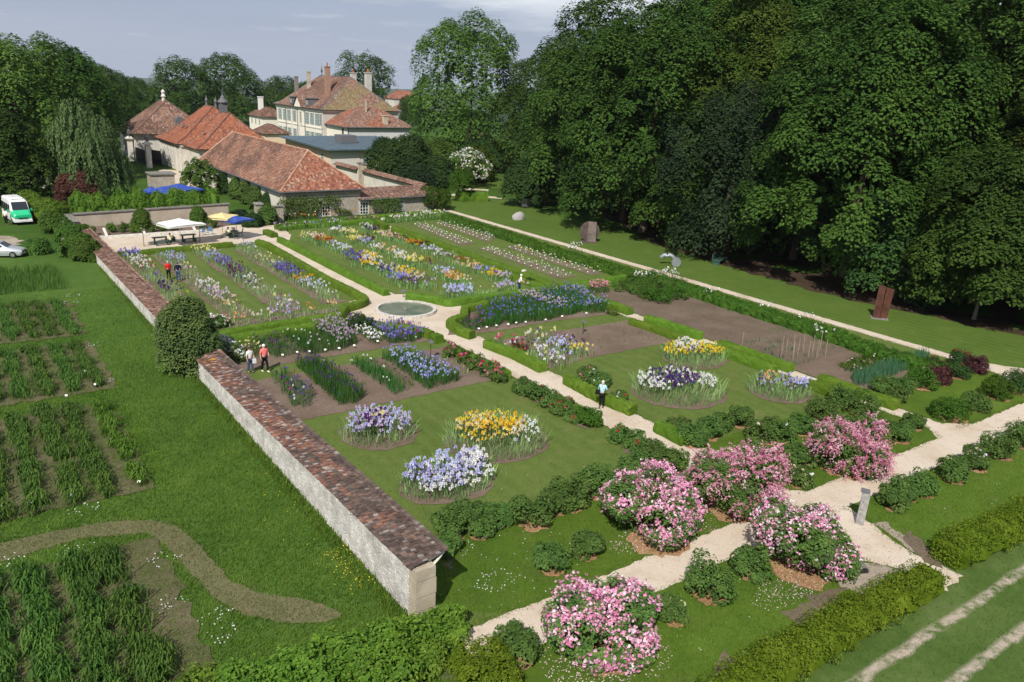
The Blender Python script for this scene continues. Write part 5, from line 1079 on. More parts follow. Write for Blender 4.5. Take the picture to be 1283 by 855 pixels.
spots('mixed row along the low far hedge', g_, [(640, 300, 'white', [(WHITE, 4), (PURPLE, 1)], 8), (660, 308, 'blackish purple', [(MAROON, 2), (DKV, 3)], 11), (720, 338, 'yellow and lilac', [(PALEY, 3), (LILAC, 2)], 8), (762, 342, 'pink', [(BLUSH, 3), (PINK, 3)], 9), (800, 357, 'wine-red', [(MAROON, 3), (PINK, 2)], 7), (872, 382, 'orange', [(ORANGE, 4), (GOLD, 2)], 10), (905, 384, 'dark maroon', [(MAROON, 5)], 10), (958, 408, 'lavender', [(LAV, 3), (WHITE, 1)], 8), (1012, 432, 'pale lilac', [(LILAC, 2), (WHITE, 2)], 7), (1062, 446, 'smoky mauve', [(LILAC, 2), (PURPLE, 1)], 5), (1110, 470, 'brown and pink', [(PINK, 2), (RUST, 2)], 6), (1160, 494, 'apricot', [(PEACH, 4), (CREAM, 1)], 9), (1228, 515, 'blue-lavender', [(LAV, 3), (BLUE, 1)], 9), (1272, 532, 'gold and violet', [(GOLD, 4), (YEL, 2), (VIOLET, 2)], 11), (1312, 540, 'lilac', [(LILAC, 3), (LAV, 2)], 9)])
spots('short row behind the fountain hedge', g_, [(1075, 612, 'pale blue', [(LAV, 3), (PBLUE, 4)], 13), (1130, 618, 'lavender-blue', [(PBLUE, 3), (LAV, 4)], 11), (1215, 610, 'budding green', [(CREAM, 1)], .8), (1340, 594, 'soft lilac', [(LILAC, 3), (LAV, 3)], 11), (1440, 600, 'leafy green', [(WHITE, 1)], .6)], (.9, 1.3))
rose_bush(*at(665, 357)[:2], .7, .7, 'low dark green bush inside the corner of the mixed rows', mulch=False, n=900, leaf=L_DEEP, name='bush', cat='bush')

# ------------------------------------------------------------------ borders under the barn
for k, (p0, p1, cname, pal, bd, mt) in enumerate((((345, 290), (385, 286), 'dusky purple', [(PURPLE, 2), (LILAC, 2)], 4, L_ROSE), ((388, 285.5), (425, 282), 'violet and white', [(VIOLET, 2), (WHITE, 1), (LAV, 2)], 4, L_IRIS), ((428, 281.5), (470, 278), 'purple and pink', [(PURPLE, 2), (PINK, 1)], 4, L_IRIS), ((490, 279.5), (520, 275), 'white and pink', [(WHITE, 3), (BLUSH, 2)], 6, L_IRIS), ((522, 274.5), (556, 270.5), 'cream and white', [(WHITE, 3), (CREAM, 2)], 6, L_IRIS))):
    a, b = at(*p0), at(*p1); iris_clump(line_poly([a[:2], (a[:2] + b[:2]) / 2, b[:2]], 1.7), f'{cname} flowers, {ORD[k]} clump from the left in the border before the barn', pal, 'border clumps before the barn', .55, 20, bd, .8, .2, 'border_flowers', 'flowers', mt)
for k, ((x0, x1), cname) in enumerate((((348, 385), 'orange'), ((390, 430), 'orange-red'), ((436, 468), 'rusty orange'), ((532, 552), 'bright orange'))):
    c0, c1 = at(x0, 281.5 - (x0 - 348) * .095 if x0 < 500 else 265), at(x1, 281.5 - (x1 - 348) * .095 if x1 < 500 else 263.5)
    iris_clump(line_poly([c0[:2], (c0[:2] + c1[:2]) / 2, c1[:2]], .8), f'{cname} poppies, {ORD[k]} group from the left behind the box hedge', [(ORANGE, 4), (RED, 1)], 'poppies before the barn', .6, 12, 2.2, .95, .2, 'poppies', 'poppies', L_MID, .05, .3, 'ros')
for k, (a, b, pal, lab) in enumerate((((355), 276, [(WHITE, 2), (RED, 1), (PINK, 1)], 'white and red flowers at the foot of the barn wall by the pillar'), (385, 274, [(ORANGE, 1), (WHITE, 1)], 'few flowers under the barn vine'), (500, 264, [(VIOLET, 3), (LAV, 2)], 'violet flowers by the lean-to window'))):
    c = at(a, b); iris_clump(ell(c[0], c[1], 1.8, .8), lab, pal, None, .6, 18, 4, .8, .18, 'border_flowers', 'flowers', L_MID, .06, .4, 'ros')

# ------------------------------------------------------------------ siberian iris strips left of the central path
def strip(P, label, pal, bd, h=.75, dens=70, foliage=None, w=.042, s=.12, name='siberian_irises', cat='irises', fl='iris', lean=.16, group='siberian iris rows', bh=None): return iris_clump(jag(P, .6, .05), label, pal, group, h, dens * 1.25, bd * (.62 if bd < 20 else .8), bh or h * 1.08, s, name, cat, foliage or L_SIBER, w, lean, fl)
strip(at2([(337, 471), (357, 468), (396, 496), (388, 512), (369, 512)]), 'row of violet and magenta irises nearest the wall', [(DKV, 4), (VIOLET, 3), (MAG, 2), (WHITE, .6)], 16, .6, 50)
strip(at2([(370, 459), (398, 455), (458, 497), (448, 507), (424, 509)]), 'long row of dark indigo siberian irises', [(DKV, 5), ((.10, .05, .28), 3)], 14, .85, 110)
strip(at2([(412, 461), (424, 459), (462, 484), (452, 488)]), 'sparse row of magenta seedlings on bare soil', [(MAG, 3), (PURPLE, 2)], 5, .22, 10, s=.1)
strip(at2([(440, 457), (458, 454), (512, 491), (494, 496)]), 'green siberian row with few white flowers', [(WHITE, 3)], 2.2, .7, 90)
strip(at2([(462, 453), (474, 451), (522, 484), (510, 489)]), 'yellow-green thin row with purple buds', [(PURPLE, 3), (DKV, 1)], 4, .45, 26, L_FRESH)
strip(at2([(478, 449), (513, 444), (578, 477), (561, 483), (536, 489)]), 'wide row of light blue siberian irises on the left', [(LAV, 3), ((.30, .32, .74), 4), (PBLUE, 3)], 26, .75, 90)
strip(at2([(530, 452), (570, 446), (612, 470), (580, 476)]), 'bare soil with scattered small bearded iris plants', [(CREAM, 1), (BLUSH, 1)], .25, .35, 3.5, L_IRIS, .06)
strip(at2([(290, 441), (322, 433), (332, 448), (300, 452)]), 'creamy yellow daylily patch behind the strolling couple', [(CREAM, 5), (PALEY, 4)], 16, .6, 60, L_MID, bh=.8, fl='ros')
strip(at2([(316, 431), (348, 426), (378, 444), (345, 450)]), 'dusky purple siberian patch beside the creamy patch', [(PURPLE, 3), (DKV, 2), ((.25, .13, .25), 3)], 14, .6, 60)
strip(at2([(352, 425), (390, 419), (428, 440), (385, 446)]), 'green siberian patch dotted with white flowers', [(WHITE, 4)], 4, .7, 90)
strip(at2([(392, 417), (424, 408), (450, 432), (426, 440)]), 'patch of pale mauve-pink siberian irises', [((.58, .43, .55), 4), (LILAC, 3), ((.42, .30, .38), 2)], 34, .85, 80)
strip(at2([(443, 418), (462, 412), (482, 428), (470, 434)]), 'cluster of white daisies in front of the fountain hedge', [(WHITE, 6)], 24, .5, 50, fl='ros', s=.14)
strip(at2([(464, 412), (500, 408), (540, 420), (516, 430), (488, 432)]), 'patch of blue-violet irises in front of the fountain', [(BLUE, 3), ((.32, .26, .66), 4), (VIOLET, 3), (RED, .15)], 26, .6, 80, s=.14)
c = at(505, 416); strip(ell(c[0], c[1], .6, .4), 'small cluster of crimson flowers among the blue-violet irises', [(HOT, 3), (MAROON, 2)], 18, .65, 20, s=.14)
rose_bush(*at(447, 412)[:2], .8, 1.15, 'dark purplish bush beside the curved fountain hedge', leaf=L_DEEP, flowers=[(VIOLET, 1), (PURPLE, 1)], nf=36, fs=.1, mulch=False, n=1300, name='bush', cat='bush')
rose_bush(*at(462, 413)[:2], .7, 1.0, 'dark violet-flowered bush second along the curved fountain hedge', leaf=L_DEEP, flowers=[(BLUE, 2), (VIOLET, 2)], nf=46, fs=.1, mulch=False, n=1100, name='bush', cat='bush')
rose_bush(*at(288, 452)[:2], 1.15, 1.5, 'white-flowering shrub rose spilling over the inside of the garden wall', flowers=[(WHITE, 6)], nf=210, fs=.15, mulch=False, n=2200)
for i, (a, b) in enumerate(((566, 447), (583, 455), (598, 463), (612, 470), (624, 477))): rose_bush(*at(a, b)[:2], .75, .8, f'red rose bush, {ORD[i]} from the fountain in the row behind the hedge', flowers=[(HOT, 4), (ROSEP, 3), (RED, 2)], nf=16, fs=.17, mulch=False, n=800, group='red roses along the central path')
# ------------------------------------------------------------------ siberian bed at the near right of the plaza
R1 = 'siberian iris bed'
strip(at2([(575, 412), (585, 403), (606, 398), (608, 410), (592, 417)]), 'magenta and violet patch at the plaza corner of the iris bed', [(MAG, 4), (VIOLET, 2), (PURPLE, 2)], 16, .55, 70, group=R1)
strip(at2([(596, 398), (618, 388), (640, 401), (622, 411), (604, 412)]), 'violet-blue siberian patch by the magenta corner', [(VIOLET, 4), (BLUE, 3)], 12, .75, 90, group=R1)
strip(at2([(606, 384), (648, 376), (704, 396), (690, 402), (640, 408)]), 'wide band of deep blue siberian irises', [(BLUE, 4), ((.22, .25, .62), 4), (VIOLET, 2)], 11, .85, 100, group=R1)
strip(at2([(647, 378), (660, 374), (708, 390), (704, 396)]), 'narrow band of pale pink-lilac siberian irises', [((.62, .50, .60), 4), (BLUSH, 2), (LILAC, 2)], 30, .85, 70, group=R1)
strip(at2([(663, 375), (712, 366), (738, 378), (738, 392), (708, 397)]), 'blue-violet siberian band right of the pink one', [(BLUE, 3), ((.30, .24, .56), 4), (LILAC, 1)], 14, .85, 100, group=R1)
strip(at2([(712, 367), (722, 366), (763, 385), (760, 392), (738, 394)]), 'lavender-blue siberian patch at the far corner by the box ball', [(LAV, 4), ((.36, .34, .76), 4), (BLUE, 2)], 18, .8, 90, group=R1)
# mixed bed and bare soil below it
for a, b, cname, pal, bd, r in ((638, 431, 'white and crimson', [(WHITE, 2), (HOT, 3), (PINK, 2)], 7, 1.0), (655, 436, 'dusky maroon', [(MAROON, 3), (PURPLE, 2)], 7, 1.0), (672, 424, 'creamy', [(CREAM, 3), (WHITE, 2), (PALEY, 1)], 6, 1.1), (668, 444, 'yellow-green', [(PALEY, 2)], 2, 1.1), (685, 440, 'white-lavender', [(WHITE, 3), (LAV, 3)], 9, 1.0), (698, 434, 'pale sky-blue', [(PBLUE, 5), (LAV, 1)], 11, 1.1), (692, 452, 'lilac-white', [(LILAC, 3), (WHITE, 3)], 11, .9), (712, 443, 'mixed purple', [(PURPLE, 2), (LAV, 2), (PBLUE, 1)], 6, 1.0), (716, 432, 'black-plum', [(DKV, 3), (MAROON, 3)], 7, .9), (728, 438, 'lemon yellow', [(YEL, 3), (PALEY, 4)], 9, .9), (683, 420, 'violet-and-yellow', [(VIOLET, 2), (PALEY, 2)], 4, .8)):
    c = at(a, b, .4); iris_clump(jag(ell(c[0], c[1], r, r, 14), .4, .06), f'{cname} bearded irises in the mixed bed beside the bare seedling soil', pal, 'clumps in the mixed bed', .6, 26, bd, .85, .17)
rose_bush(*at(650, 442)[:2], .7, .75, 'red peony bush behind the hedge in the mixed iris bed', flowers=[(HOT, 4), (RED, 2)], nf=14, fs=.2, mulch=False, n=900, name='peony_bush', cat='peony bush')
strip(at2([(705, 412), (786, 404), (850, 425), (750, 443)]), 'rows of tiny seedlings on the bare soil bed', [(CREAM, 1)], 0, .22, 4.5, L_MID, .05, name='seedlings', cat='seedlings', lean=.6, group=None)
# ------------------------------------------------------------------ seedling plots beyond the thick hedge, with their white name tags
def local(ox, oy, P): return [(ox + x / 4.009, oy + y / 4.009) for x, y in P]
PLOTS = [(local(300, 210, [(872, 292), (928, 286), (1180, 382), (1112, 391)]), 'far left tagged plot'), (local(300, 210, [(984, 282), (1038, 275), (1286, 352), (1250, 377)]), 'far right tagged plot'), (local(600, 210, [(2, 409), (55, 401), (487, 545), (411, 560)]), 'near left tagged plot'), (local(600, 210, [(132, 401), (194, 394), (622, 530), (560, 541)]), 'near right tagged plot')]
def name_tag(c, label, group, s=1.0):
    mb = MB(); mb.box((0, 0, .14 * s), (.02, .02, .3 * s)); mb.box((0, -.02, .30 * s), (.17 * s, .012, .11 * s), 0, 1, -.5); o = mb.build('plant_label', [STEM, WPAINT], loc=(c[0], c[1], 0)); o.rotation_euler = (0, 0, rng.uniform(-.5, .5) - .6); return tag(o, label, 'plant label', group)
TAGM = None
for q, (P, nm) in enumerate(PLOTS):
    p = at2(P); pal = [(WHITE, 3), (LAV, 2), (PALEY, 2), (LILAC, 2)] if q != 3 else [(PALEY, 3), (YEL, 2), (WHITE, 3), (LAV, 1)]
    iris_clump(p, f'small mixed iris seedlings in the {nm}', pal, 'seedling plots', .36, 16, 1.3, .48, .13, 'iris_seedlings')
    A, B, Cc, D = [np.array(k) for k in p]
    for r, f in enumerate((.06, .52, .95)):
        for i in range(13):
            t_ = (i + rng.uniform(-.2, .2) + .5) / 13; c = (A * (1 - f) + B * f) * (1 - t_) + (D * (1 - f) + Cc * f) * t_
            if TAGM is None: TAGM = name_tag(c, f'white plant label stuck in the {nm}', f'plant labels of the {nm}', 1.0)
            else: copy_thing(TAGM, (c[0], c[1], 0), rng.uniform(-1, -.2), (.62, .62, .7), f'white plant label stuck in the {nm}', group=f'plant labels of the {nm}')
for nm, pts in (('siberian iris bed by the plaza', local(500, 370, [(400, 184), (440, 176), (488, 168), (548, 162), (588, 154), (635, 150), (735, 138), (818, 121), (940, 105), (1040, 95)])), ('strip of siberian patches before the twin hedges', local(240, 370, [(458, 318), (532, 304), (592, 300), (672, 292), (742, 284), (818, 270), (935, 248), (1072, 235), (1126, 226), (480, 190)])),
        ('upper ends of the siberian rows', local(240, 370, [(900, 337), (806, 345), (662, 345)])), ('meadow plots of daylilies', [(2, 640), (40, 637), (92, 627), (175, 610), (13, 419), (12, 455), (84, 501), (120, 487), (108, 470)])):
    for a, b in pts: c = at(a, b); copy_thing(TAGM, (c[0], c[1], 0), rng.uniform(-1, -.2), (.9, .9, .9), f'white plant label along the {nm}', f'plant labels along the {nm}')
# ------------------------------------------------------------------ vegetable plot
strip(at2([(1066, 474), (1153, 445), (1163, 449), (1160, 457), (1083, 486), (1068, 482)]), 'block of upright blue-green leeks in the vegetable plot', [], 0, .75, 110, L_LEEK, .045, name='leeks', cat='leeks', group=None, lean=.12)
strip(at2([(1052, 460), (1075, 449), (1112, 447), (1118, 452), (1078, 470), (1060, 466)]), 'bright green bean patch with pale flowers beside the leeks', [(WHITE, 2), (BLUSH, 1)], 4, .42, 60, L_FRESH, .09, name='bean_patch', cat='beans', fl='ros', s=.1, group=None, lean=.9)
strip(at2([(925, 425), (985, 430), (1020, 455), (990, 460), (940, 436)]), 'thin row of young vegetables among the canes', [], 0, .4, 5, L_LEEK, .08, name='vegetables', cat='vegetables', group=None, lean=.7)
strip(at2([(960, 413), (990, 408), (985, 416), (962, 420)]), 'strip of sown green seedlings on the tilled soil', [], 0, .12, 50, L_MID, .04, name='seedlings', cat='seedlings', group=None, lean=.6)
strip(at2([(1030, 432), (1040, 431), (1048, 437), (1028, 438)]), 'small green seedling rows right of the canes', [], 0, .15, 50, L_MID, .05, name='seedlings', cat='seedlings', group=None, lean=.6)
P = at2([(772, 365), (800, 352), (842, 353), (866, 372), (845, 378), (820, 380), (790, 372)])
for i, (x, y) in enumerate(zip(np.array(scatter(P, 11))[:, 0], np.array(scatter(P, 11))[:, 1])): pass
for i, (a, b, lab) in enumerate(((780, 364, 'nearest the lupins'), (796, 358, 'behind the lupins'), (800, 368, 'left of centre'), (812, 374, 'at the soil edge'), (816, 360, 'in the middle'), (826, 378, 'farthest into the bare soil'), (832, 366, 'right of centre'), (845, 374, 'by the border hedge'), (850, 364, 'under the white flowers'), (818, 352, 'at the back'))): rose_bush(*at(a, b)[:2], 1.25, 1.0, f'leafy mound of perennial greens, {lab} in the vegetable plot', leaf=L_BRIGHT if i % 2 else L_MID, mulch=False, n=1300, name='perennial_clump', cat='perennials', group='leafy mounds of the vegetable plot')
c = at(750, 366); iris_clump(ell(c[0], c[1], 1.0, .9), 'cluster of bright pink lupins at the corner of the narrow path', [(ROSEP, 4), (PINK, 3), ((.80, .35, .42), 3)], None, .55, 26, 60, .9, .11, 'lupins', 'lupins', L_MID, .07, .4, 'ros')
CANE = plain('cane_wood', (.33, .27, .19), .9, .1)
for i, (a, b) in enumerate(local(740, 370, [(958, 300), (1015, 330), (1018, 290), (1038, 312), (1066, 288), (1090, 322), (1112, 295), (1134, 318), (1150, 275), (1178, 312), (982, 285), (760, 250)])):
    c = at(a, b); o = MB().tube([(0, 0, -.1), (rng.uniform(-.06, .06), rng.uniform(-.06, .06), 1.4 if i < 10 else 1.1)], .019, 5).build('bean_cane', CANE, loc=(c[0], c[1], 0)); tag(o, 'thin wooden cane standing in the vegetable plot', 'cane', 'canes of the vegetable plot')
# ------------------------------------------------------------------ perennials on the raised terrace bed
for i, x in enumerate((12.9, 15.2, 16.4, 17.3, 19.0, 20.2, 21.4, 24.6, 26.0)): rose_bush(x, 96.6 + rng.uniform(-.3, .8), .65, 1.1, f'leafy perennial in the raised terrace bed, {ORD[i]} from the left', leaf=L_LAUREL if i % 2 else L_MID, mulch=False, n=420, name='perennial_clump', cat='perennials', group='perennials of the raised bed')
# ------------------------------------------------------------------ the five big flowering shrubs
PKR = [((.78, .34, .52), 5), ((.84, .50, .66), 4), ((.88, .70, .78), 2.6), ((.70, .24, .44), 1.5)]
PKB = [((.64, .27, .38), 4), ((.72, .38, .48), 4), ((.80, .56, .62), 2), ((.50, .17, .27), 2)]
def base(a, b): c = at(a, b); return c[0], c[1]
flowering_shrub(*base(813, 664), 2.05, 2.35, 'broad mound of bright pink roses beside the lower gravel path, left of the beauty bush', PKR, 1300, .105, seed=3); plant_mulch(*base(824, 676), 1.35)
flowering_shrub(*base(752, 808), 1.72, 1.95, 'bright pink rose mound lowest in the garden, at the gravel edge', PKR, 1080, .098, seed=9); plant_mulch(*base(754, 818), 1.1)
flowering_shrub(*base(1006, 708), 1.8, 2.35, 'pink and white rose mound at the path junction near the wooden post', PKR + [(WHITE, 2.2)], 700, .10, seed=14); plant_mulch(*base(1006, 716), 1.2)
flowering_shrub(*base(917, 636), 2.0, 2.95, 'dusty pink beauty bush with arching sprays between the two rose mounds', PKB, 1200, .078, True, seed=21); plant_mulch(*base(917, 640), 1.2)
flowering_shrub(*base(1056, 584), 1.75, 2.35, 'dusty pink beauty bush farther up the path on the right', PKB, 1200, .078, True, seed=27); plant_mulch(*base(1060, 588), 1.2)
# ------------------------------------------------------------------ rose bushes in rows
RB = [  # px base, radius, height, label, leaf, flowers, count
 ((566, 668), .95, .95, 'leafy rose bush nearest the wall in the lawn-edge row', L_ROSE, None, 0), ((600, 668), .8, .9, 'rose bush with mulch, front of the lawn-edge row near the wall', L_ROSE2, None, 0), ((588, 656), .9, .95, 'rose bush behind the mulched one near the wall', L_ROSE, None, 0), ((624, 655), .8, .85, 'small rose bush third in the lawn-edge row', L_ROSE, None, 0),
 ((668, 655), 1.1, 1.15, 'rounded rose bush fourth in the lawn-edge row', L_ROSE, None, 0), ((692, 640), .8, .8, 'low rose bush between two taller ones in the lawn-edge row', L_ROSE, None, 0), ((712, 634), 1.05, 1.35, 'upright rose bush in the middle of the lawn-edge row', L_ROSE, None, 0), ((750, 618), 1.15, 1.3, 'spreading rose bush behind the left pink rose mound', L_ROSE, None, 0), ((795, 600), 1.1, 1.2, 'rose bush above the pink rose mound near the path', L_ROSE, None, 0), ((828, 588), 1.0, 1.1, 'last rose bush of the lawn-edge row by the central path', L_ROSE, None, 0),
 ((558, 692), .6, .7, 'small dark rose bush close to the wall end', L_ROSE, None, 0), ((691, 712), .8, 1.0, 'round rose bush on mulch alone on the lower lawn', L_ROSE2, None, 0), ((733, 694), .75, .9, 'round rose bush on mulch beside the left pink mound', L_ROSE2, None, 0),
 ((777, 552), .75, .7, 'rose bush with one white bloom at the left path edge', L_ROSE, [(WHITE, 1), (RED, 1)], 4), ((797, 562), .85, .75, 'dark rose bush second along the left path edge', L_ROSE, [(RED, 1)], 3), ((815, 574), .95, .85, 'leafy rose bush third along the left path edge', L_ROSE2, None, 0), ((838, 586), .9, .85, 'leafy rose bush at the path behind the pink mounds', L_ROSE, None, 0),
 ((655, 493), .8, .9, 'pink-flowered rose bush first in the row left of the central path', L_ROSE, [(ROSEP, 2), (HOT, 1)], 12), ((672, 500), .85, .9, 'red rose bush second in the row left of the central path', L_ROSE, [(HOT, 2)], 10), ((688, 509), .85, .85, 'red rose bush third in the row left of the central path', L_ROSE, [(RED, 3), (HOT, 2)], 20), ((704, 518), .8, .75, 'red rose bush fourth in the row left of the central path', L_ROSE, [(RED, 3), (HOT, 3)], 26), ((722, 527), .75, .7, 'sparsely red rose bush fifth left of the central path', L_ROSE, [(RED, 1)], 5), ((737, 532), .8, .95, 'yellow-green leafy bush closing the red rose row', L_FRESH, None, 0),
 ((735, 478), .8, .85, 'blush peony bush beside the woman in light blue', L_ROSE, [(BLUSH, 3), (ROSEP, 1)], 18), ((750, 484), .85, .95, 'white peony bush behind the woman in light blue', L_ROSE, [(WHITE, 4), (BLUSH, 2)], 26), ((775, 503), .6, .5, 'low pink peony bush in front of the woman in light blue', L_ROSE, [(BLUSH, 2), (RED, 1), (WHITE, 1)], 18),
 ((850, 540), .8, .7, 'dark peony bush with two hot pink blooms by the knobbly hedge', L_ROSE, [(HOT, 1), (ROSEP, 2)], 5), ((866, 556), .9, .9, 'leafy bush between the peony hedge and the beauty bush', L_ROSE, None, 0),
 ((888, 548), .75, 1.15, 'left foot of the leafy rose arch at the lawn edge', L_ROSE, None, 0), ((928, 533), .75, 1.2, 'right foot of the leafy rose arch at the lawn edge', L_ROSE, [(BLUSH, 1)], 2), ((905, 538), .7, 1.0, 'bushy top of the leafy rose arch at the lawn edge', L_ROSE, None, 0), ((952, 552), 1.0, 1.25, 'rose bush with one pale bloom right of the leafy arch', L_ROSE, [(BLUSH, 1)], 2), ((978, 552), .95, 1.15, 'rose bush left of the far beauty bush', L_ROSE, [(WHITE, 1)], 2), ((1003, 542), .85, .95, 'low rose bush behind the far beauty bush', L_ROSE, None, 0), ((1030, 524), 1.05, 1.1, 'rose bush between the small iris bed and the far beauty bush', L_ROSE, None, 0),
 ((1078, 518), 1.15, 1.25, 'spreading rose bush behind the far beauty bush near the narrow path', L_ROSE, None, 0), ((1055, 508), 1.0, 1.0, 'leafy rose bush beyond the small mixed iris bed', L_ROSE, None, 0), ((1104, 548), 1.15, 1.15, 'broad rose bush right of the far beauty bush', L_ROSE, None, 0), ((1126, 552), .8, .9, 'rose bush on mulch at the corner of the far lawn', L_ROSE2, None, 0), ((1143, 536), .75, .85, 'rose bush by the narrow path mouth', L_ROSE2, None, 0),
 ((1007, 580), .8, .8, 'low rose bush in the grass between the beauty bushes', L_ROSE, None, 0), ((985, 570), .55, .5, 'tiny rose bush in the grass between the beauty bushes', L_ROSE, None, 0), ((998, 606), .85, .85, 'rose bush with cream blooms at the gravel corner', L_ROSE2, [(CREAM, 3), (WHITE, 2)], 22),
 ((1118, 636), .75, 1.0, 'rose standard on a mulch ring beside the wooden post', L_ROSE, None, 0), ((1132, 624), .8, .95, 'rose bush close behind the standard beside the wooden post', L_ROSE, None, 0), ((1152, 617), .9, 1.0, 'rose bush third from the wooden post', L_ROSE, None, 0), ((1191, 601), .8, 1.05, 'reddish-tipped rose bush right of the wooden post row', L_ROSE, None, 0), ((1221, 587), .8, 1.15, 'tall rose bush with cream-white blooms in the right-hand row', L_ROSE, [(CREAM, 3), (WHITE, 3)], 22), ((1250, 571), 1.05, 1.2, 'big dark rose bush near the right edge', L_ROSE, None, 0), ((1282, 558), 1.1, 1.6, 'tallest rose bush on the right edge of the picture', L_ROSE, None, 0),
 ((887, 744), 1.05, 1.35, 'large mulched rose bush below the gravel, left of the path junction mound', L_ROSE, None, 0), ((940, 720), .8, 1.0, 'rose bush on mulch next to the pink and white mound', L_ROSE, None, 0), ((842, 776), .6, .8, 'small rose bush with cream buds near the lowest pink mound', L_ROSE, [(CREAM, 1)], 4), ((648, 822), .95, .9, 'rounded grey-green bush beside the golden shrub at the gravel', L_ROSE2, None, 0),
 ((1126, 494), 1.0, 1.05, 'rose bush left of the bright round one in the corner group', L_ROSE, None, 0), ((1152, 485), 1.1, 1.3, 'bright green bush among purple ones in the corner group', L_FRESH, [(BLUSH, 1)], 2), ((1174, 480), .9, 1.1, 'plum-leaved bush in the corner group', L_PURPLE, None, 0), ((1198, 472), 1.0, 1.05, 'dark green bush right of the plum-leaved one', L_DEEP, [(RED, 2)], 5), ((1172, 466), 1.0, .9, 'dark rose bush with red blooms behind the corner group', L_DEEP, [(RED, 3)], 12), ((1222, 466), 1.0, 1.05, 'dark reddish bush at the end of the border hedge', L_PURPLE, None, 0), ((1204, 458), .9, 1.2, 'red-flowered rose bush at the far right of the border', L_DEEP, [(RED, 4)], 26),
 ((1190, 523), 1.35, 1.15, 'bright green domed bush at the junction of narrow path and lower path', L_FRESH, None, 0), ((1221, 512), 1.0, .95, 'rose bush right of the bright domed bush', L_ROSE, None, 0), ((1249, 498), 1.15, 1.25, 'light green bush near the right edge above the gravel', L_FRESH, None, 0), ((1272, 490), 1.2, 1.3, 'dark green bush on the right edge above the gravel', L_DEEP, None, 0), ((1106, 490), .9, .9, 'leafy bush at the corner of the leeks', L_ROSE, None, 0), ((1120, 502), .8, .7, 'low bush by the hedge end near the narrow path', L_ROSE2, None, 0), ((1062, 460), .0, .0, '', None, None, 0)]
for (q, R, h, lab, lf, fl, nf) in RB:
    if R == 0: continue
    c = at(*q); rose_bush(c[0], c[1], R, h, lab, leaf=lf, flowers=fl, nf=nf if nf < 10 else int(nf * .65), n=1900, group='rose bushes and shrubs of the lower garden', fs=.15, name='rose_bush' if lf in (L_ROSE, L_ROSE2) else 'shrub', cat='rose bush' if lf in (L_ROSE, L_ROSE2) else 'shrub', mulch=c[1] < 26)
# ------------------------------------------------------------------ trees
def tree(name, label, cat, x, y, h, R, z0, leafm, nl=13, per_lobe=34, per=46, leaf=.30, cr=None, seed=1, group=None, droop=.45, bark=None, trunk_r=None, limbs=7, lobe=.42, zg=None, up=.35, wide=.30):
    z = float(land_height(np.array(x), np.array(y))) if zg is None else zg
    o = thing(name, label, cat, (x, y, z), rng.uniform(0, 6.28), group); L = crown_lobes(R, z0, h, nl, lobe, wide, seed)
    Q = make_crown(L, int(per_lobe * .72), int(per * 2.0), (cr or R * .13) * 1.18, leaf * 1.3, .06, up + .55, droop * 1.1, core=.8); MB().quads(Q).build('crown', leafm, o)
    trunk_mesh(h * .62, trunk_r or max(.12, h * .018), L, limbs, bark or BARK, o, bend=h * .012); return o
def at_top(q, z=0): c = at(*q); return c[0], c[1]
WOOD = 'trees of the wood on the right'
# front row of the wood, left to right
tree('chestnut_tree', 'tall plane tree standing alone against the sky behind the white dogwood', 'tree', 97.0, 153.0, 30.5, 13.0, 2.5, L_MID, 22, 46, 40, .42, 1.75, 101, lobe=.36, droop=.5)
T1 = tree('chestnut_tree', 'broad green tree right of the tall plane, at the left end of the wood', 'tree', 103.0, 133.0, 24.0, 10.5, 1.5, L_CHEST, 17, 40, 46, .36, 1.5, 102, WOOD)
tree('chestnut_tree', 'dark tree behind the disc sculpture at the left of the wood', 'tree', 78.5, 88.5, 25.0, 10.0, 1.5, L_CHEST, 17, 42, 52, .33, 1.35, 103, WOOD)
tree('chestnut_tree', 'tall tree whose crown breaks the skyline right of the disc sculpture', 'tree', 89.0, 101.0, 30.0, 10.5, 6.0, L_CHEST, 18, 40, 46, .36, 1.5, 104, WOOD)
T2 = tree('chestnut_tree', 'chestnut with hanging boughs behind the grey ring sculpture', 'tree', 74.5, 74.5, 27.5, 10.2, .8, L_CHEST, 19, 46, 60, .31, 1.25, 105, WOOD)
tree('dark_tree', 'blackish weeping beech in the middle of the wood edge', 'tree', 72.6, 59.5, 18.5, 7.6, .4, L_DARK, 16, 46, 60, .24, 1.0, 106, WOOD, droop=1.1, up=.1)
tree('olive_tree', 'yellowish-green tree showing above the dark beech', 'tree', 83.5, 67.0, 28.0, 8.5, 9.0, L_OLIVE, 15, 46, 56, .24, 1.1, 107, WOOD, droop=.25, lobe=.36)
T3 = tree('chestnut_tree', 'huge chestnut filling the right of the picture', 'tree', 76.0, 46.0, 27.0, 12.4, .6, L_CHEST, 24, 58, 84, .29, 1.3, 108, WOOD, lobe=.36)
tree('chestnut_tree', 'tall chestnut at the top right corner behind the huge one', 'tree', 90.5, 42.0, 31.0, 11.0, 9.0, L_CHEST, 18, 46, 64, .32, 1.35, 109, WOOD)
tree('maple_tree', 'smaller rounded maple in front at the right, beside the rust sculpture', 'tree', 72.0, 30.8, 14.3, 5.4, 1.4, L_CHEST, 15, 52, 74, .24, .85, 110, WOOD, bark=BARKL, trunk_r=.16, lobe=.40, limbs=2)
tree('olive_tree', 'yellow-green tree at the right edge behind the maple', 'tree', 80.5, 27.5, 22.0, 6.8, 4.0, L_OLIVE, 14, 42, 52, .25, 1.0, 111, WOOD, droop=.25)
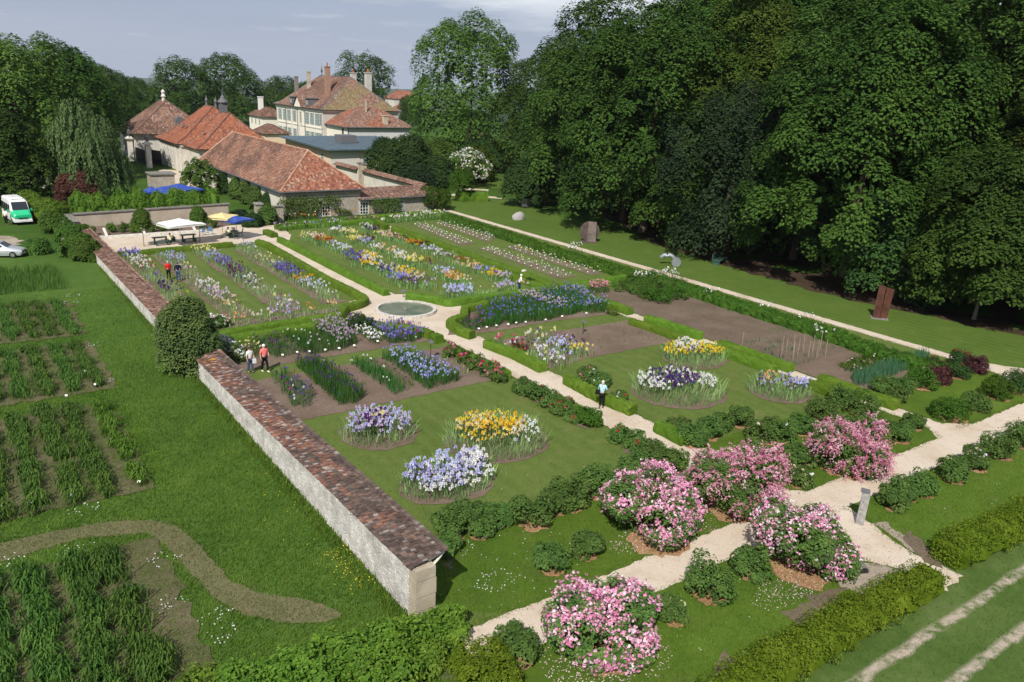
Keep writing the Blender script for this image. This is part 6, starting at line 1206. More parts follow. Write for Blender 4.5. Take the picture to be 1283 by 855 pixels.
tree('dark_tree', 'dark bluish tree in the lower right corner of the wood', 'tree', 74.5, 22.0, 13.0, 5.6, .3, L_DARK, 13, 46, 52, .22, .85, 112, WOOD, droop=.8)
tree('chestnut_tree', 'low leafy tree under the huge chestnut behind the rust sculpture', 'tree', 72.6, 38.5, 9.5, 5.0, .5, L_DEEP, 12, 38, 46, .26, .85, 113, WOOD)
tree('chestnut_tree', 'leafy tree between the dark beech and the huge chestnut', 'tree', 77.5, 53.5, 21.0, 7.6, .8, L_DEEP, 14, 42, 52, .28, 1.05, 114, WOOD)
tree('chestnut_tree', 'leafy young tree at the foot of the chestnut left of the dark beech', 'tree', 73.0, 67.5, 11.0, 5.4, .5, L_CHEST, 12, 40, 46, .27, .9, 115, WOOD)
tree('chestnut_tree', 'tree between the disc sculpture tree and the hanging chestnut', 'tree', 77.5, 81.5, 21.0, 8.0, .8, L_DEEP, 14, 42, 50, .29, 1.1, 116, WOOD)
# back of the wood on the rising ground: copies of the front trees
k = 0
for x, y, s, src in ((96, 112, 1.1, T1), (101, 92, 1.12, T2), (97, 78, 1.15, T1), (104, 66, 1.2, T3), (98, 58, 1.1, T2), (105, 50, 1.22, T1), (108, 38, 1.25, T2), (99, 30, 1.15, T1), (92, 20, 1.05, T2), (116, 84, 1.3, T3), (120, 60, 1.35, T1), (122, 44, 1.35, T3), (112, 100, 1.15, T2), (89, 33, 1.0, T1), (92, 74, 1.12, T3), (88, 9, 1.0, T1), (84, 14, .9, T2), (109, 120, 1.05, T1), (118, 112, 1.1, T3)):
    copy_thing(src, (x, y, float(land_height(np.array(x * 1.0), np.array(y * 1.0))) - .2), 1.3 * k, (s * 1.05, s * 1.05, s), 'tall leafy tree in the depth of the wood, on the rising ground', 'trees in the depth of the wood'); k += 1
# park trees
t = tree('small_tree', 'small spreading tree over a stone block on the park lawn', 'tree', 73.9, 98.6, 6.0, 4.2, 1.3, L_DEEP, 12, 40, 46, .26, .8, 120, zg=0, trunk_r=.28)
tree('sapling', 'young staked tree with a pale stem beside the clipped hedge', 'tree', 66.3, 106.2, 4.8, 1.7, 1.5, L_FRESH, 9, 24, 30, .17, .45, 121, zg=0, bark=BARKL, trunk_r=.12, limbs=3)
o = thing('white_dogwood', 'white-flowering dogwood beside the young staked tree', 'flowering tree', (76.5, 120.5, 0)); L = crown_lobes(3.4, .8, 6.4, 12, .42, seed=4); MB().quads(make_crown(L, 34, 30, .55, .2, .12, .4, .3)).build('crown', L_MID, o)
P, N = surface_points(L, 900, -.3, 1.04); P = P[P[:, 0] + rng.normal(0, 1.2, len(P)) > -1.9]; MB().quads(rosettes(P, .30, 4), col=np.repeat(pick([(WHITE, 4), (CREAM, 1)], len(P)), 4, 0)).build('blossom', PETAL, o); trunk_mesh(4.4, .16, L, 6, BARK, o)
for i, (x, y, R, h, m, lab) in enumerate(((float(at_y(512, 200, 127)[0]), 127, 4.6, 8.0, L_DEEP, 'big dark evergreen bush left of the dogwood behind the courtyard wall'), (float(at_y(545, 200, 131)[0]), 131, 4.2, 7.0, L_MID, 'mid-green bush between the evergreen and the dogwood'), (float(at_y(486, 200, 134)[0]), 134, 3.4, 7.0, L_DEEP, 'dark evergreen bush against the low wing'), (float(at_y(548, 225, 121)[0]), 121, 3.2, 4.6, L_DEEP, 'rounded dark bush in front of the evergreen by the hedge'), (82.5, 128, 3.4, 6.0, L_OLIVE, 'olive-green bush right of the dogwood'), (float(at_y(520, 225, 117)[0]), 117, 2.8, 3.4, L_DARK, 'low dark bush at the end of the courtyard wall'), (92, 141, 4.5, 5, L_DEEP, 'dark shrub in the shade under the tall plane'), (101, 147, 4.5, 4.5, L_OLIVE, 'pale grassy shrub in the shadow beyond the park path'))):
    tree('big_bush', lab, 'bush', x, y, h, R, .4, m, 13, 38, 40, .27, .9, 130 + i, 'bushes of the park', zg=0, limbs=4)
box_hedge(at2([(574, 241), (590, 240.5), (610, 240.5)], 1.4), 1.8, 1.5, 'clipped dark hedge block behind the young staked tree', mat=L_LAUREL, leaf=.14, dens=60, rough=.05)
o = thing('round_bush', 'rounded yellow-green bush at the corner of the lean-to', 'bush', (*at_top((545, 263)), 0)); shrub_mesh(o, 2.7, 3.3, .15, L_FRESH, 8500, 77, True, 9, 22, .42, .2)
# the wall tree and the trees at the left
tree('juniper', 'dense dark juniper-like tree leaning over the garden wall', 'tree', 11.2, 49.2, 4.5, 1.65, .3, L_THUJA, 20, 34, 50, .12, .46, 140, zg=0, droop=.9, up=.6, trunk_r=.22, lobe=.38)
def willow(x, y, h, R, label):
    o = thing('willow', label, 'tree', (x, y, 0)); L = [(c * np.array([1, 1, 1]) if False else c, r) for c, r in crown_lobes(R, 1.2, h * .80, 14, .40, .44, 5)] + [((-.3, .2, h * .78), (R * .42, R * .42, h * .2)), ((.4, -.2, h * .62), (R * .58, R * .58, h * .2))]; P, N = [], []
    for c, r in L:
        p, n = shell_points(c, r, 60, .75, -.35); P.append(p); N.append(n)
    P = np.concatenate(P); N = np.concatenate(N); k = 26; ln = rng.uniform(1.4, 3.6, len(P)); t = np.tile(np.linspace(0, 1, k), len(P))
    B = np.repeat(P, k, 0); D = np.repeat(N * [1, 1, 0], k, 0); S = B + D * (t * .7)[:, None] * 1.0 - np.array([0, 0, 1]) * (t ** 1.3 * np.repeat(ln, k))[:, None] + np.array([0, 0, .25]) * np.sin(t * 3)[:, None] + rng.normal(0, .09, B.shape)
    kz = S[:, 2] > .2; S = S[kz]; D = D[kz]; n_ = D * 1.2 + rdirs(len(S)) * [.5, .5, .3] + np.array([0, 0, .3]); t_ = np.tile(np.array([0, 0, -1.0]), (len(S), 1)) + rng.normal(0, .35, S.shape); t_ = unit(t_); b = unit(np.cross(n_, t_)); l = rng.uniform(.28, .5, len(S))[:, None]; w_ = .10
    MB().quads(np.stack([S - t_ * l / 2, S + b * w_, S + t_ * l / 2, S - b * w_], 1)).build('crown', L_WILLOW, o); trunk_mesh(h * .7, .4, L, 8, BARK, o); return o
willow(16.4, 121.5, 13.8, 5.5, 'large drooping willow in front of the gate pavilion')
tree('copper_tree', 'small copper-leaved tree at the foot of the willow', 'tree', 14.6, 116.5, 4.4, 2.2, .6, L_RED, 11, 34, 40, .18, .6, 141, zg=0)
LG = 'trees at the left behind the car park'
T4 = tree('chestnut_tree', 'tall spreading tree at the left edge behind the minibus', 'tree', 11.0, 140.0, 20.5, 8.6, 3.0, L_MID, 18, 42, 46, .34, 1.35, 142, LG)
T5 = tree('chestnut_tree', 'tall rounded tree behind the willow to its left', 'tree', 19.0, 156.0, 20.0, 8.2, 2.5, L_CHEST, 18, 42, 44, .35, 1.35, 143, LG)
tree('chestnut_tree', 'sloping-crowned tree between the willow and the gate pavilion', 'tree', 26.0, 203.0, 17.5, 8.5, 2.0, L_MID, 16, 38, 40, .4, 1.5, 144, LG)
tree('young_tree', 'lower bright-leaved tree close to the minibus', 'tree', 7.6, 121.0, 11.0, 4.6, 1.2, L_CHEST, 13, 42, 48, .27, .9, 145, LG)
for i, (x, y, s, src, lab) in enumerate(((3.0, 150, 1.05, T5, 'dark tree cut by the left edge of the picture'), (8, 175, 1.05, T4, 'tree far behind the left edge trees'), (22, 176, .84, T4, 'tree behind the willow top'), (-2, 126, .75, T5, 'tree beyond the left edge near the minibus'), (38, 235, .85, T5, 'distant tree left of the pavilion roof'))): copy_thing(src, (x, y, 0), i * 1.9, (s, s, s), lab, LG)
BG = 'trees behind the buildings'
tree('chestnut_tree', 'upright dark tree behind the orangery roof', 'tree', 69.0, 280.0, 19.5, 9.0, 2.0, L_CHEST, 15, 34, 36, .45, 1.6, 150, BG)
T6 = tree('chestnut_tree', 'broad round tree behind the lantern', 'tree', 85.0, 285.0, 21.5, 11.0, 2.0, L_CHEST, 16, 34, 36, .48, 1.8, 151, BG)
tree('chestnut_tree', 'airy tree behind the manor chimneys', 'tree', 150.0, 318.0, 27.5, 13.5, 9.0, L_CHEST, 15, 26, 26, .55, 2.0, 152, BG, lobe=.32)
for i, (x, y, s, lab) in enumerate(((58, 300, .62, 'small tree left of the upright dark tree'), (108, 300, .72, 'low tree between the broad tree and the manor'), (124, 316, .68, 'low dark tree left of the manor roof'), (100, 268, .55, 'low dark tree behind the cream house'), (166, 306, .55, 'lower tree right of the manor chimneys'), (133, 214, .5, 'dark tree beside the red-roofed houses'), (122, 190, .45, 'green tree at the right corner of the manor'), (46, 262, .6, 'tree between pavilion and left trees'), (180, 330, .6, 'tree on the skyline beyond the village houses'), (128, 168, .5, 'tree in the shade right of the manor annex'))): copy_thing(T6, (x, y, float(land_height(np.array(x * 1.0), np.array(y * 1.0)))), i * 1.1, (s, s, s), lab, BG)
# woods of the plain, far off
PF = []
mb = MB(); n = 2600; a = rng.uniform(-.35, 1.2, n); r = rng.uniform(330, 900, n); X, Y = r * np.sin(a), r * np.cos(a); g_n = np.sin(X * .013 + 1) + np.sin(Y * .011 + 2) + rng.normal(0, .5, n); kk = g_n > .3; X, Y = X[kk], Y[kk]; Z = land_height(X, Y)
C = np.stack([X, Y, Z + 4], 1); C = np.repeat(C, 14, 0) + rng.normal(0, 1, (len(C) * 14, 3)) * [3.6, 3.6, 2.6]; mb.quads(leaf_quads(C, rdirs(len(C)) + np.array([0, 0, .6]), 3.2, 2.6)); tag(mb.build('distant_woods', L_DEEP), kind='stuff')
# bushes by the barn and the climbers on its walls
for i, (a, b, R, h, m, lab) in enumerate(((254, 243, 3.0, 4.6, L_MID, 'bright bushy tree beside the blue parasols'), (283, 243, .85, 3.2, L_DEEP, 'first espalier shrub along the barn wall'), (297, 250, .85, 3.0, L_ROSE, 'second espalier shrub along the barn wall'), (309, 256, .85, 3.0, L_ROSE, 'third espalier shrub along the barn wall'), (322, 262, .85, 2.8, L_ROSE, 'fourth espalier shrub along the barn wall'), (337, 266, .85, 2.4, L_DEEP, 'fifth espalier shrub along the barn wall'), (300, 279, 1.0, 1.1, L_DARK, 'dark bush behind the blue table parasol'), (317, 284, .9, 1.2, L_DEEP, 'dark bush left of the gate pillar'), (335, 281, .8, 2.2, L_ROSE, 'climber bush beside the gate pillar'))):
    c = at(a, b); tree('espalier_shrub' if 'espalier' in lab else 'bush', lab, 'shrub', c[0], c[1], h, R, .25, m, 9, 30, 32, .2, .42, 160 + i, 'shrubs by the barn', zg=0, limbs=3)
def vine(label, px_pts, Yw, leaf=.2, n=2600):
    P = np.array([at_y(a, b, Yw) for a, b in px_pts]); c = P.mean(0); c[2] = 0; o = thing('climbing_vine', label, 'climbing plant', c); xz = scatter([(q[0], q[2]) for q in P], n); D = np.stack([xz[:, 0], Yw - rng.gamma(2.0, .11, n) - .02, xz[:, 1]], 1) - c
    D += rng.normal(0, .08, D.shape) * [1, .3, 1]; MB().quads(leaf_quads(D, np.tile([0, -1, .5], (n, 1)) + rng.normal(0, .6, D.shape), leaf * rng.uniform(.6, 1.3, n), leaf * .7)).build('foliage', L_ROSE, o); mb = MB()
    for k in range(6): q = D[rng.integers(n)]; mb.tube([(q[0] * .6, q[1], 0), (q[0] * .8, q[1], q[2] * .5), (q[0], q[1], q[2])], [.05, .04, .015], 5)
    mb.build('stems', BARK, o)
vine('big vine spreading across the barn end wall', [(341, 262), (352, 249), (378, 246), (402, 248), (412, 244), (424, 246), (427, 252), (415, 255), (432, 262), (441, 263), (438, 268), (425, 268), (413, 258), (402, 258), (396, 268), (380, 276), (350, 277), (340, 272)], 99.4)
vine('small vine on the lean-to wall between its windows', [(463, 249), (480, 247), (500, 248), (501, 262), (488, 270), (476, 262), (466, 262)], 99.15, .18, 1100)
for i, (a, b, R, h, lab) in enumerate(((100, 322, 1.3, 2.2, 'dark green bush against the outside of the garden wall'), (112, 326, 1.0, 1.8, 'bush hiding the whitewashed wall near the juniper end'), (87, 303, 1.2, 1.7, 'bright bush by the stone post at the wall'), (72, 292, 1.1, 1.7, 'bush between the drive and the stone post'), (64, 283, 1.0, 1.5, 'reddish-stemmed bush by the drive hedge'), (48, 318, .8, 1.3, 'small leafy bush standing alone in the meadow beside the car'), (100, 300, 1.0, 1.3, 'bush growing in the gap of the garden wall'))):
    c = at(a, b); tree('bush', lab, 'bush', c[0], c[1], h, R, .1, L_MID if i != 5 else L_DAY, 9, 30, 34, .17, .36, 180 + i, 'bushes outside the wall', zg=0, limbs=3)
for a, b, lab in ((180.5, 309, 'small standard tree in the gravel left of the white parasol'), (250.5, 303, 'small standard tree in the gravel right of the white parasol')):
    c = at(a, b); tree('standard_tree', lab, 'tree', c[0], c[1], 3.8 if a < 200 else 3.6, .72, 2.0, L_MID, 8, 30, 34, .13, .3, 190, 'standard trees of the terrace', zg=0, bark=BARKL, trunk_r=.06, limbs=2)
# ------------------------------------------------------------------ daylily rows in the meadow (left), running along the wall
def row(P, label, mat=None, h=.42, dens=9, reach=.38, group='rows of the meadow plots', nm='daylily_row', per=16, w=.045, cat='daylilies'):
    P = np.asarray(P)[:, :2]; c = P.mean(0); n = max(4, int(area(P) * dens)); base_ = scatter(P, n) - c; base_ = base_[np.sin(base_[:, 1] * 2.3 + c[0] * 3) + rng.normal(0, .8, len(base_)) > -1.25]; n = len(base_); B = np.repeat(base_, per, 0) + rng.normal(0, .13, (n * per, 2))
    o = MB().quads(arch_blades(B, h, w, reach)).build(nm, mat or L_DAY, loc=(c[0], c[1], 0)); return tag(o, label, cat, group)
soil_plots = []
def plot(x0, x1, y0, y1, xs, nm, h, mats=None, gap=.12, w_=.95, dens=9, soil=True):
    if soil: path('plot_soil', jag(rect(x0, y0, x1, y1), .4, .16), SOIL_M, 0)
    for k, x in enumerate(xs):
        m = (mats or {}).get(k); x = x + rng.uniform(-.12, .12)
        P = jag(rect(x - w_ / 2, y0 + gap, x + w_ / 2, y1 - gap), .5, .10); row(P, f'{"yellowish" if m else "green"} daylily row, {ORD[k]} from the wall side in the {nm}', m, h, dens)
SOIL_M = soil_mat('weedy_soil', (.06, .085, .025), (.115, .11, .055), (.205, .16, .115))
plot(-3.2, 6.0, 34.6, 46.2, [5.4, 4.1, 2.8, 1.45, .15, -1.2, -2.5], 'plot beyond the cut hay', .48, {0: L_DAYL}, .1, .46, 20)
plot(-2.0, 6.9, 48.0, 57.8, [6.0, 4.7, 3.4, 2.1, .8, -.5], 'second meadow plot', .44, {}, .3, .46, 18)
plot(-1.0, 7.0, 59.5, 69.5, [6.2, 5.0, 3.8, 2.6, 1.4], 'third meadow plot', .42, {}, .4, .46, 16)
plot(-3.0, 5.1, 17, 30.4, [3.35, 2.15, .7, -.6, -1.8], 'near plot inside the hay bend', .55, {}, .1, .62, 20)
strip(rect(0.5, 73, 7.6, 81.5), 'block of tall greyish iris leaves in the farthest meadow plot', [], 0, .75, 40, L_SIBER if False else L_DAY, .05, name='iris_block', cat='irises', group=None, lean=.25)
# ------------------------------------------------------------------ blades of grass
def seen(P, m=60):
    d = np.hstack([P, np.zeros((len(P), 1))]) - CAM; z = d @ FW; x = CX + CF * (d @ RT) / z; y = CY - CF * (d @ UP) / z; return (x > -m) & (x < 1283 + m) & (y < 855 + m) & (z > 0)
def bladed(name, poly, dens_at, h, w, mat, excl=(), jit=0.0):
    poly = np.asarray([q[:2] for q in poly]); mx = dens_at[0][1]; P = scatter(poly, area(poly) * mx); r = np.hypot(P[:, 0], P[:, 1]); P = P[rng.random(len(P)) < np.interp(r, [q[0] for q in dens_at], [q[1] / mx for q in dens_at])]; P = P[seen(P)]
    for e in excl: P = P[~inside(e, P)]
    if jit: P = P + rng.normal(0, jit, P.shape)
    o = MB().tris(tuft_tris(P, h, w)).build(name, mat); tag(o, kind='stuff'); return o
HP = at2([(-60, 690)] + HAYP + [(-60, 720)])
PL = [rect(-3.2, 34.6, 6.0, 46.2), rect(-2, 48, 6.9, 57.8), rect(-1, 59.5, 7, 69.5), rect(-3, 17, 5.1, 30.4)]
bladed('meadow_grass', [(-8, 16), (11.25, 16), (11.25, 72), (-2, 72)], [(22, 300), (40, 190), (60, 90), (75, 40)], .13, .035, L_GRASS, [HP] + PL)
bladed('weeds', rect(-3, 17, 5.1, 30.4), [(17, 110), (40, 90)], .12, .05, L_GRASS); bladed('weeds', rect(-3, 34.6, 6.9, 69.5), [(30, 95), (70, 50)], .11, .05, L_GRASS)
bladed('cut_grass', HP, [(20, 330), (50, 240)], .07, .05, L_HAY, jit=.16)
bladed('wall_weeds', [(10.6, 20), (11.3, 20), (11.3, 80), (10.9, 80)], [(20, 130), (50, 70), (80, 30)], .26, .05, L_DAYL)
ex = [rect(12, 38, 28.3, 54), rect(28.2, 17, 31, 60)] + [ell(*e, 30) for e in ((17.1, 35.0, 2.2, 2.2), (21.95, 31.1, 2.9, 2.6), (17.4, 28.4, 2.45, 1.9), (35.9, 31.4, 3.2, 3.0), (41.6, 35.3, 2.5, 2.2), (41.55, 28.1, 2.1, 2.0))]
bladed('lawn_grass', [(12.2, 24.5), (44.5, 24.5), (44.5, 38.4), (12.2, 38.3)], [(26, 110), (50, 45)], .045, .035, L_LAWN, ex)
bladed('lower_lawn_grass', [(12.6, 19.2), (44.4, 19.2), (44.4, 25.2), (12.6, 25)], [(20, 190), (45, 90)], .07, .035, L_GRASS, [rect(28.2, 17, 31, 30)])
bladed('lower_lawn_grass', rect(14, 12.3, 62, 17.1), [(20, 190), (40, 110), (60, 60)], .08, .035, L_GRASS, [at2([(1030, 640), (1060, 634), (1088, 653), (1203, 720), (1186, 741), (1052, 736), (1040, 705)])])
bladed('lane_grass', rect(16, 6.5, 60, 12.2), [(15, 90), (35, 60), (60, 30)], .06, .035, L_LAWN, [rect(10, 10.18, 80, 10.52), rect(10, 8.46, 80, 8.78)])
# daisies and buttercups, fallen petals
def specks(name, polys_n, cols, s, z=.07):
    mb = MB()
    for poly, n in polys_n: n = int(n * .8); p = scatter(poly, n); p3 = np.hstack([p, rng.uniform(z * .5, z * 1.4, (n, 1))]); mb.quads(leaf_quads(p3, np.tile([0, 0, 1.0], (n, 1)) + rng.normal(0, .3, p3.shape), s, s * .9), 0, pick(cols, n))
    tag(mb.build(name, PETAL), kind='stuff')
specks('daisies', [(at2([(540, 690), (660, 650), (760, 690), (660, 760), (560, 790)]), 90), (ell(*at(620, 728)[:2], .9, .7), 60), (ell(*at(570, 690)[:2], .9, .6), 40), (rect(14, 13, 44, 17), 60), (at2([(500, 600), (560, 580), (700, 560), (760, 610), (640, 640)]), 20)], [(WHITE, 1)], .055)
specks('buttercups', [(at2([(430, 680), (480, 735), (440, 750), (400, 700)]), 120), (at2([(380, 560), (480, 735), (400, 740), (300, 620)]), 60)], [(YEL, 1)], .055, .12)
specks('meadow_flowers', [(ell(*at(a, b)[:2], .7, .5), 26) for a, b in ((105, 640), (208, 702), (270, 775), (95, 690), (218, 758), (275, 800), (8, 708), (115, 435), (90, 380), (130, 480), (92, 372))], [(WHITE, 1)], .065, .14)
specks('fallen_petals', [(ell(*at(755, 815)[:2], 2.4, 1.5), 900), (ell(*at(775, 835)[:2], 2.2, 1.2), 420), (ell(*at(815, 672)[:2], 2.2, .9), 520), (ell(*at(852, 668)[:2], 1.2, .6), 260), (ell(*at(1000, 725)[:2], 2.2, .9), 380), (ell(*at(975, 745)[:2], 1.5, .7), 160), (ell(*at(880, 655)[:2], 1.2, .7), 120)], [(BLUSH, 4), ((.82, .55, .62), 4), (WHITE, .5)], .05, .03)

# grass creeping over the edges of the gravel
def creep(segs, n_m, h=.07, spread=.10):
    P = []
    for a, b in segs:
        a, b = np.array(a, float), np.array(b, float); L = np.linalg.norm(b - a); k = int(L * n_m); t = rng.random((k, 1)); nrm = np.array([-(b - a)[1], (b - a)[0]]) / L
        w_ = np.sin(t[:, 0] * L * 1.7 + a[0]) * .05; P.append(a + (b - a) * t + nrm * (rng.normal(0, spread, (k, 1)) + w_[:, None]))
    P = np.concatenate(P); P = P[seen(P)]; tag(MB().tris(tuft_tris(P, h, .035)).build('edge_grass', L_LAWN), kind='stuff')
creep([((28.25, 19.6), (28.25, 50)), ((30.95, 19.6), (30.95, 50.2)), ((28.3, 60), (28.3, 86)), ((30.95, 60), (30.95, 86)), ((12, 19.12), (28, 19.12)), ((31, 19.12), (44, 19.12)), ((12, 17.2), (32, 17.2)), ((36, 17.22), (70, 17.25)), ((46, 19.2), (70, 19.2)), ((44.62, 20), (44.62, 54)), ((45.9, 20), (45.9, 54)), ((58.72, 25), (58.72, 100)), ((59.95, 25), (59.95, 101))], 60)
J = at2([(1058, 636), (1088, 653), (1112, 673), (1138, 691), (1203, 720)]); creep(list(zip(J[:-1], J[1:])), 70, .09, .14); J = at2([(1060, 680), (1083, 704), (1124, 712), (1172, 737)]); creep(list(zip(J[:-1], J[1:])), 70, .09, .14)
specks('gravel_stones', [(rect(12.3, 17.3, 60, 19.0), 900), (rect(28.4, 19, 30.8, 50), 900), (at2([(1060, 645), (1138, 700), (1190, 730), (1120, 708), (1070, 685)]), 160)], [((.30, .26, .21), 2), ((.55, .5, .43), 1), ((.2, .17, .13), 1)], .05, .02)
# ------------------------------------------------------------------ fountain
o = thing('fountain', 'round shallow fountain basin with a white stone rim on the gravel plaza', 'fountain', (29.35, 55.0, 0))
mb = MB()
for k in range(24):
    a0, a1 = 2 * math.pi * (k + .02) / 24, 2 * math.pi * (k + .98) / 24; V = []
    for a in (a0, (a0 + a1) / 2, a1): V += [(r * math.cos(a), r * math.sin(a), z) for r, z in ((2.48, -.05), (2.45, .24), (2.20, .24), (2.20, -.05))]
    F = [[4 * i + j, 4 * i + (j + 1) % 4, 4 * i + 4 + (j + 1) % 4, 4 * i + 4 + j] for i in range(2) for j in range(4)]; mb.add(V, [f[::-1] for f in F]); mb.add(V[0:4], [[0, 1, 2, 3]]); mb.add(V[8:12], [[3, 2, 1, 0]])
mb.build('rim', plain('basin_stone', (.50, .47, .42), .9, .1, var=.25, scale=3, bump=.2), o); MB().lathe([(.01, .02), (2.21, .02)], (0, 0, 0), 32).build('basin_floor', plain('algae', (.10, .11, .06), .9, .1, var=.5, scale=2), o)
mb = MB(); mb.lathe([(.16, .05), (.16, .2), (.09, .24), (.05, .42), (.001, .43)], (0, 0, 0), 12); mb.build('nozzle', STONE_D, o)
t = NT('pool_water'); n = t.noise(t.pos(), 7, 3); b = t.n('BsdfPrincipled', {'Base Color': t.mix(t.map(t.noise(t.pos(), .9, 4), .35, .65), (.075, .10, .06), (.15, .17, .11)), 'Roughness': .3, 'Specular IOR Level': .12, 'Normal': t.bump(n, .12, .02)}); t.t.links.new(b.outputs[0], t.out.inputs[0])
tag(MB().lathe([(.001, .12), (2.205, .12)], (29.35, 55.0, 0), 40).build('water', t.m), kind='structure')
# ------------------------------------------------------------------ people
SKIN = plain('skin', (.56, .33, .23), .6, .3, var=.08)
def cloth(name, c): return plain(name, c, .9, .1, var=.12, scale=12, bump=.1)
def skinned(name, V, E, Rr, mat, parent, root=0):
    me = bpy.data.meshes.new(name); me.from_pydata([tuple(v) for v in V], E, []); me.update(); ob = bpy.data.objects.new(name, me); COL.objects.link(ob)
    s = ob.modifiers.new('s', 'SKIN'); s.use_smooth_shade = True
    for i, r in enumerate(Rr): me.skin_vertices[0].data[i].radius = (r, r) if not isinstance(r, tuple) else r; me.skin_vertices[0].data[i].use_root = (i == root)
    ob.modifiers.new('d', 'SUBSURF').levels = 1; ob.modifiers['d'].render_levels = 1
    dg = bpy.context.evaluated_depsgraph_get(); nm = bpy.data.meshes.new_from_object(ob.evaluated_get(dg)); bpy.data.objects.remove(ob); nm.name = name; nm.materials.clear(); nm.materials.append(mat)
    for p in nm.polygons: p.use_smooth = True
    o2 = bpy.data.objects.new(name, nm); COL.objects.link(o2); o2.parent = parent; return o2
def person(loc, rz, label, top, legs, hair, H=1.7, stride=.1, arms=((.08, .02), (.08, .02)), sleeve=.55, shoes=(.03, .03, .03), lean=0.0, seated=False, feet_z=0.0):
    """standing or strolling figure looking along +y; arms = (forward reach, bend) per side"""
    o = thing('person', label, 'person', (loc[0], loc[1], feet_z), rz, 'visitors in the garden'); k = H / 1.7
    hipz = .90 if not seated else .47
    J = {'pel': (0, 0, hipz), 'wai': (0, .0 + lean * .3, hipz + .2), 'che': (0, lean * .7, hipz + .42), 'nek': (0, lean, hipz + .58), 'hea': (0, lean + .02, hipz + .70), 'top': (0, lean + .03, hipz + .80)}
    for s, nme, st in ((-1, 'l', stride), (1, 'r', -stride)):
        J['hip' + nme] = (s * .09, 0, hipz - .03)
        if seated: J['kne' + nme] = (s * .12, .42, .48); J['ank' + nme] = (s * .12, .42, .08); J['toe' + nme] = (s * .13, .58, .03)
        else: J['kne' + nme] = (s * .10, st * .6 + .03, .49); J['ank' + nme] = (s * .10, st, .09); J['toe' + nme] = (s * .12, st + .15, .03)
        f, b = arms[0 if s < 0 else 1]; J['sho' + nme] = (s * .18, lean * .9, hipz + .50); J['elb' + nme] = (s * .25, lean + f * .5 - .03, hipz + .24); J['wri' + nme] = (s * (.26 - b * .35), lean + f + b * .3, hipz + .02 + b); J['han' + nme] = (s * (.25 - b * .45), lean + f * 1.1 + b * .4 + .03, hipz - .05 + b * 1.15)
    names = list(J); idx = {n: i for i, n in enumerate(names)}; V = np.array([J[n] for n in names]) * k
    ed = [('pel', 'wai'), ('wai', 'che'), ('che', 'nek'), ('nek', 'hea'), ('hea', 'top')]
    for n in 'lr': ed += [('pel', 'hip' + n), ('hip' + n, 'kne' + n), ('kne' + n, 'ank' + n), ('ank' + n, 'toe' + n), ('che', 'sho' + n), ('sho' + n, 'elb' + n), ('elb' + n, 'wri' + n), ('wri' + n, 'han' + n)]
    rad = dict(pel=.125, wai=.115, che=.125, nek=.05, hea=.085, top=.075)
    for n in 'lr': rad.update({'hip' + n: .085, 'kne' + n: .055, 'ank' + n: .038, 'toe' + n: .035, 'sho' + n: .06, 'elb' + n: .042, 'wri' + n: .03, 'han' + n: .032})
    body = skinned('body', V, [(idx[a], idx[b]) for a, b in ed], [rad[n] * k for n in names], SKIN, o)
    mb = MB()                                   # fingers, thumb, nose and ears continue the body
    for n, s in (('l', -1), ('r', 1)):
        h = np.array(J['han' + n]) * k; d = unit(np.array(J['han' + n]) - np.array(J['wri' + n])); side = unit(np.cross(d, [1.0, 0, 0]))
        for q, ln in zip((-.022, -.007, .008, .022), (.062, .075, .07, .055)): a = h + side * q * k; mb.tube([a, a + d * ln * .6 * k, a + (d * ln + np.array([-s * .018, 0, -.004])) * k], [.009, .0085, .006], 5)
        a = h + side * .02 * k; mb.tube([a - d * .03, a + side * .03 * k, a + (side * .045 + d * .03) * k], [.011, .009, .007], 5)
    hd_ = np.array(J['hea']) * k; mb.tube([hd_ + [0, .075, .03], hd_ + [0, .105, -.005], hd_ + [0, .08, -.015]], [.008, .016, .012], 5)
    for s in (-1, 1): mb.ball(hd_ + np.array([s * .085, .0, .0]), (.012, .022, .032), 0, 6, 5)
    fx = mb.build('features', SKIN, body, smooth=True); mb = MB()
    for s in (-1, 1): mb.ball(hd_ + np.array([s * .033, .078, .022]), .011, 0, 6, 5)
    mb.box(hd_ + np.array([0, .08, -.042]), (.05, .012, .01)); mb.build('eyes_and_mouth', plain('face_dark', (.12, .05, .04), .5, .3), body)
    tv = [J['pel'], J['wai'], J['che'], J['nek']]; te = [(0, 1), (1, 2), (2, 3)]; tr_ = [.145, .135, .148, .06]
    for n in 'lr':
        i = len(tv); S, E = np.array(J['sho' + n]), np.array(J['elb' + n]); Wq = np.array(J['wri' + n]); end = E if sleeve < .7 else Wq * .95 + E * .05
        tv += [J['sho' + n], tuple(E)] + ([tuple(end)] if sleeve >= .7 else []); te += [(2, i), (i, i + 1)] + ([(i + 1, i + 2)] if sleeve >= .7 else []); tr_ += [.078, .062] + ([.045] if sleeve >= .7 else [])
    skinned('shirt', np.array(tv) * k, te, [r * k for r in tr_], top, o, 0)
    lv = [J['pel']]; le = []; lr_ = [.142]
    for n in 'lr':
        i = len(lv); lv += [J['hip' + n], J['kne' + n], tuple(np.array(J['ank' + n]) + [0, 0, .01])]; le += [(0, i), (i, i + 1), (i + 1, i + 2)]; lr_ += [.105, .075, .062]
    skinned('trousers', np.array(lv) * k, le, [r * k for r in lr_], legs, o, 0)
    mb = MB()
    for n in 'lr': a = np.array(J['ank' + n]) * k; mb.ball(a + [0, .06, -.045], (.05, .135, .05), 0, 8, 6)
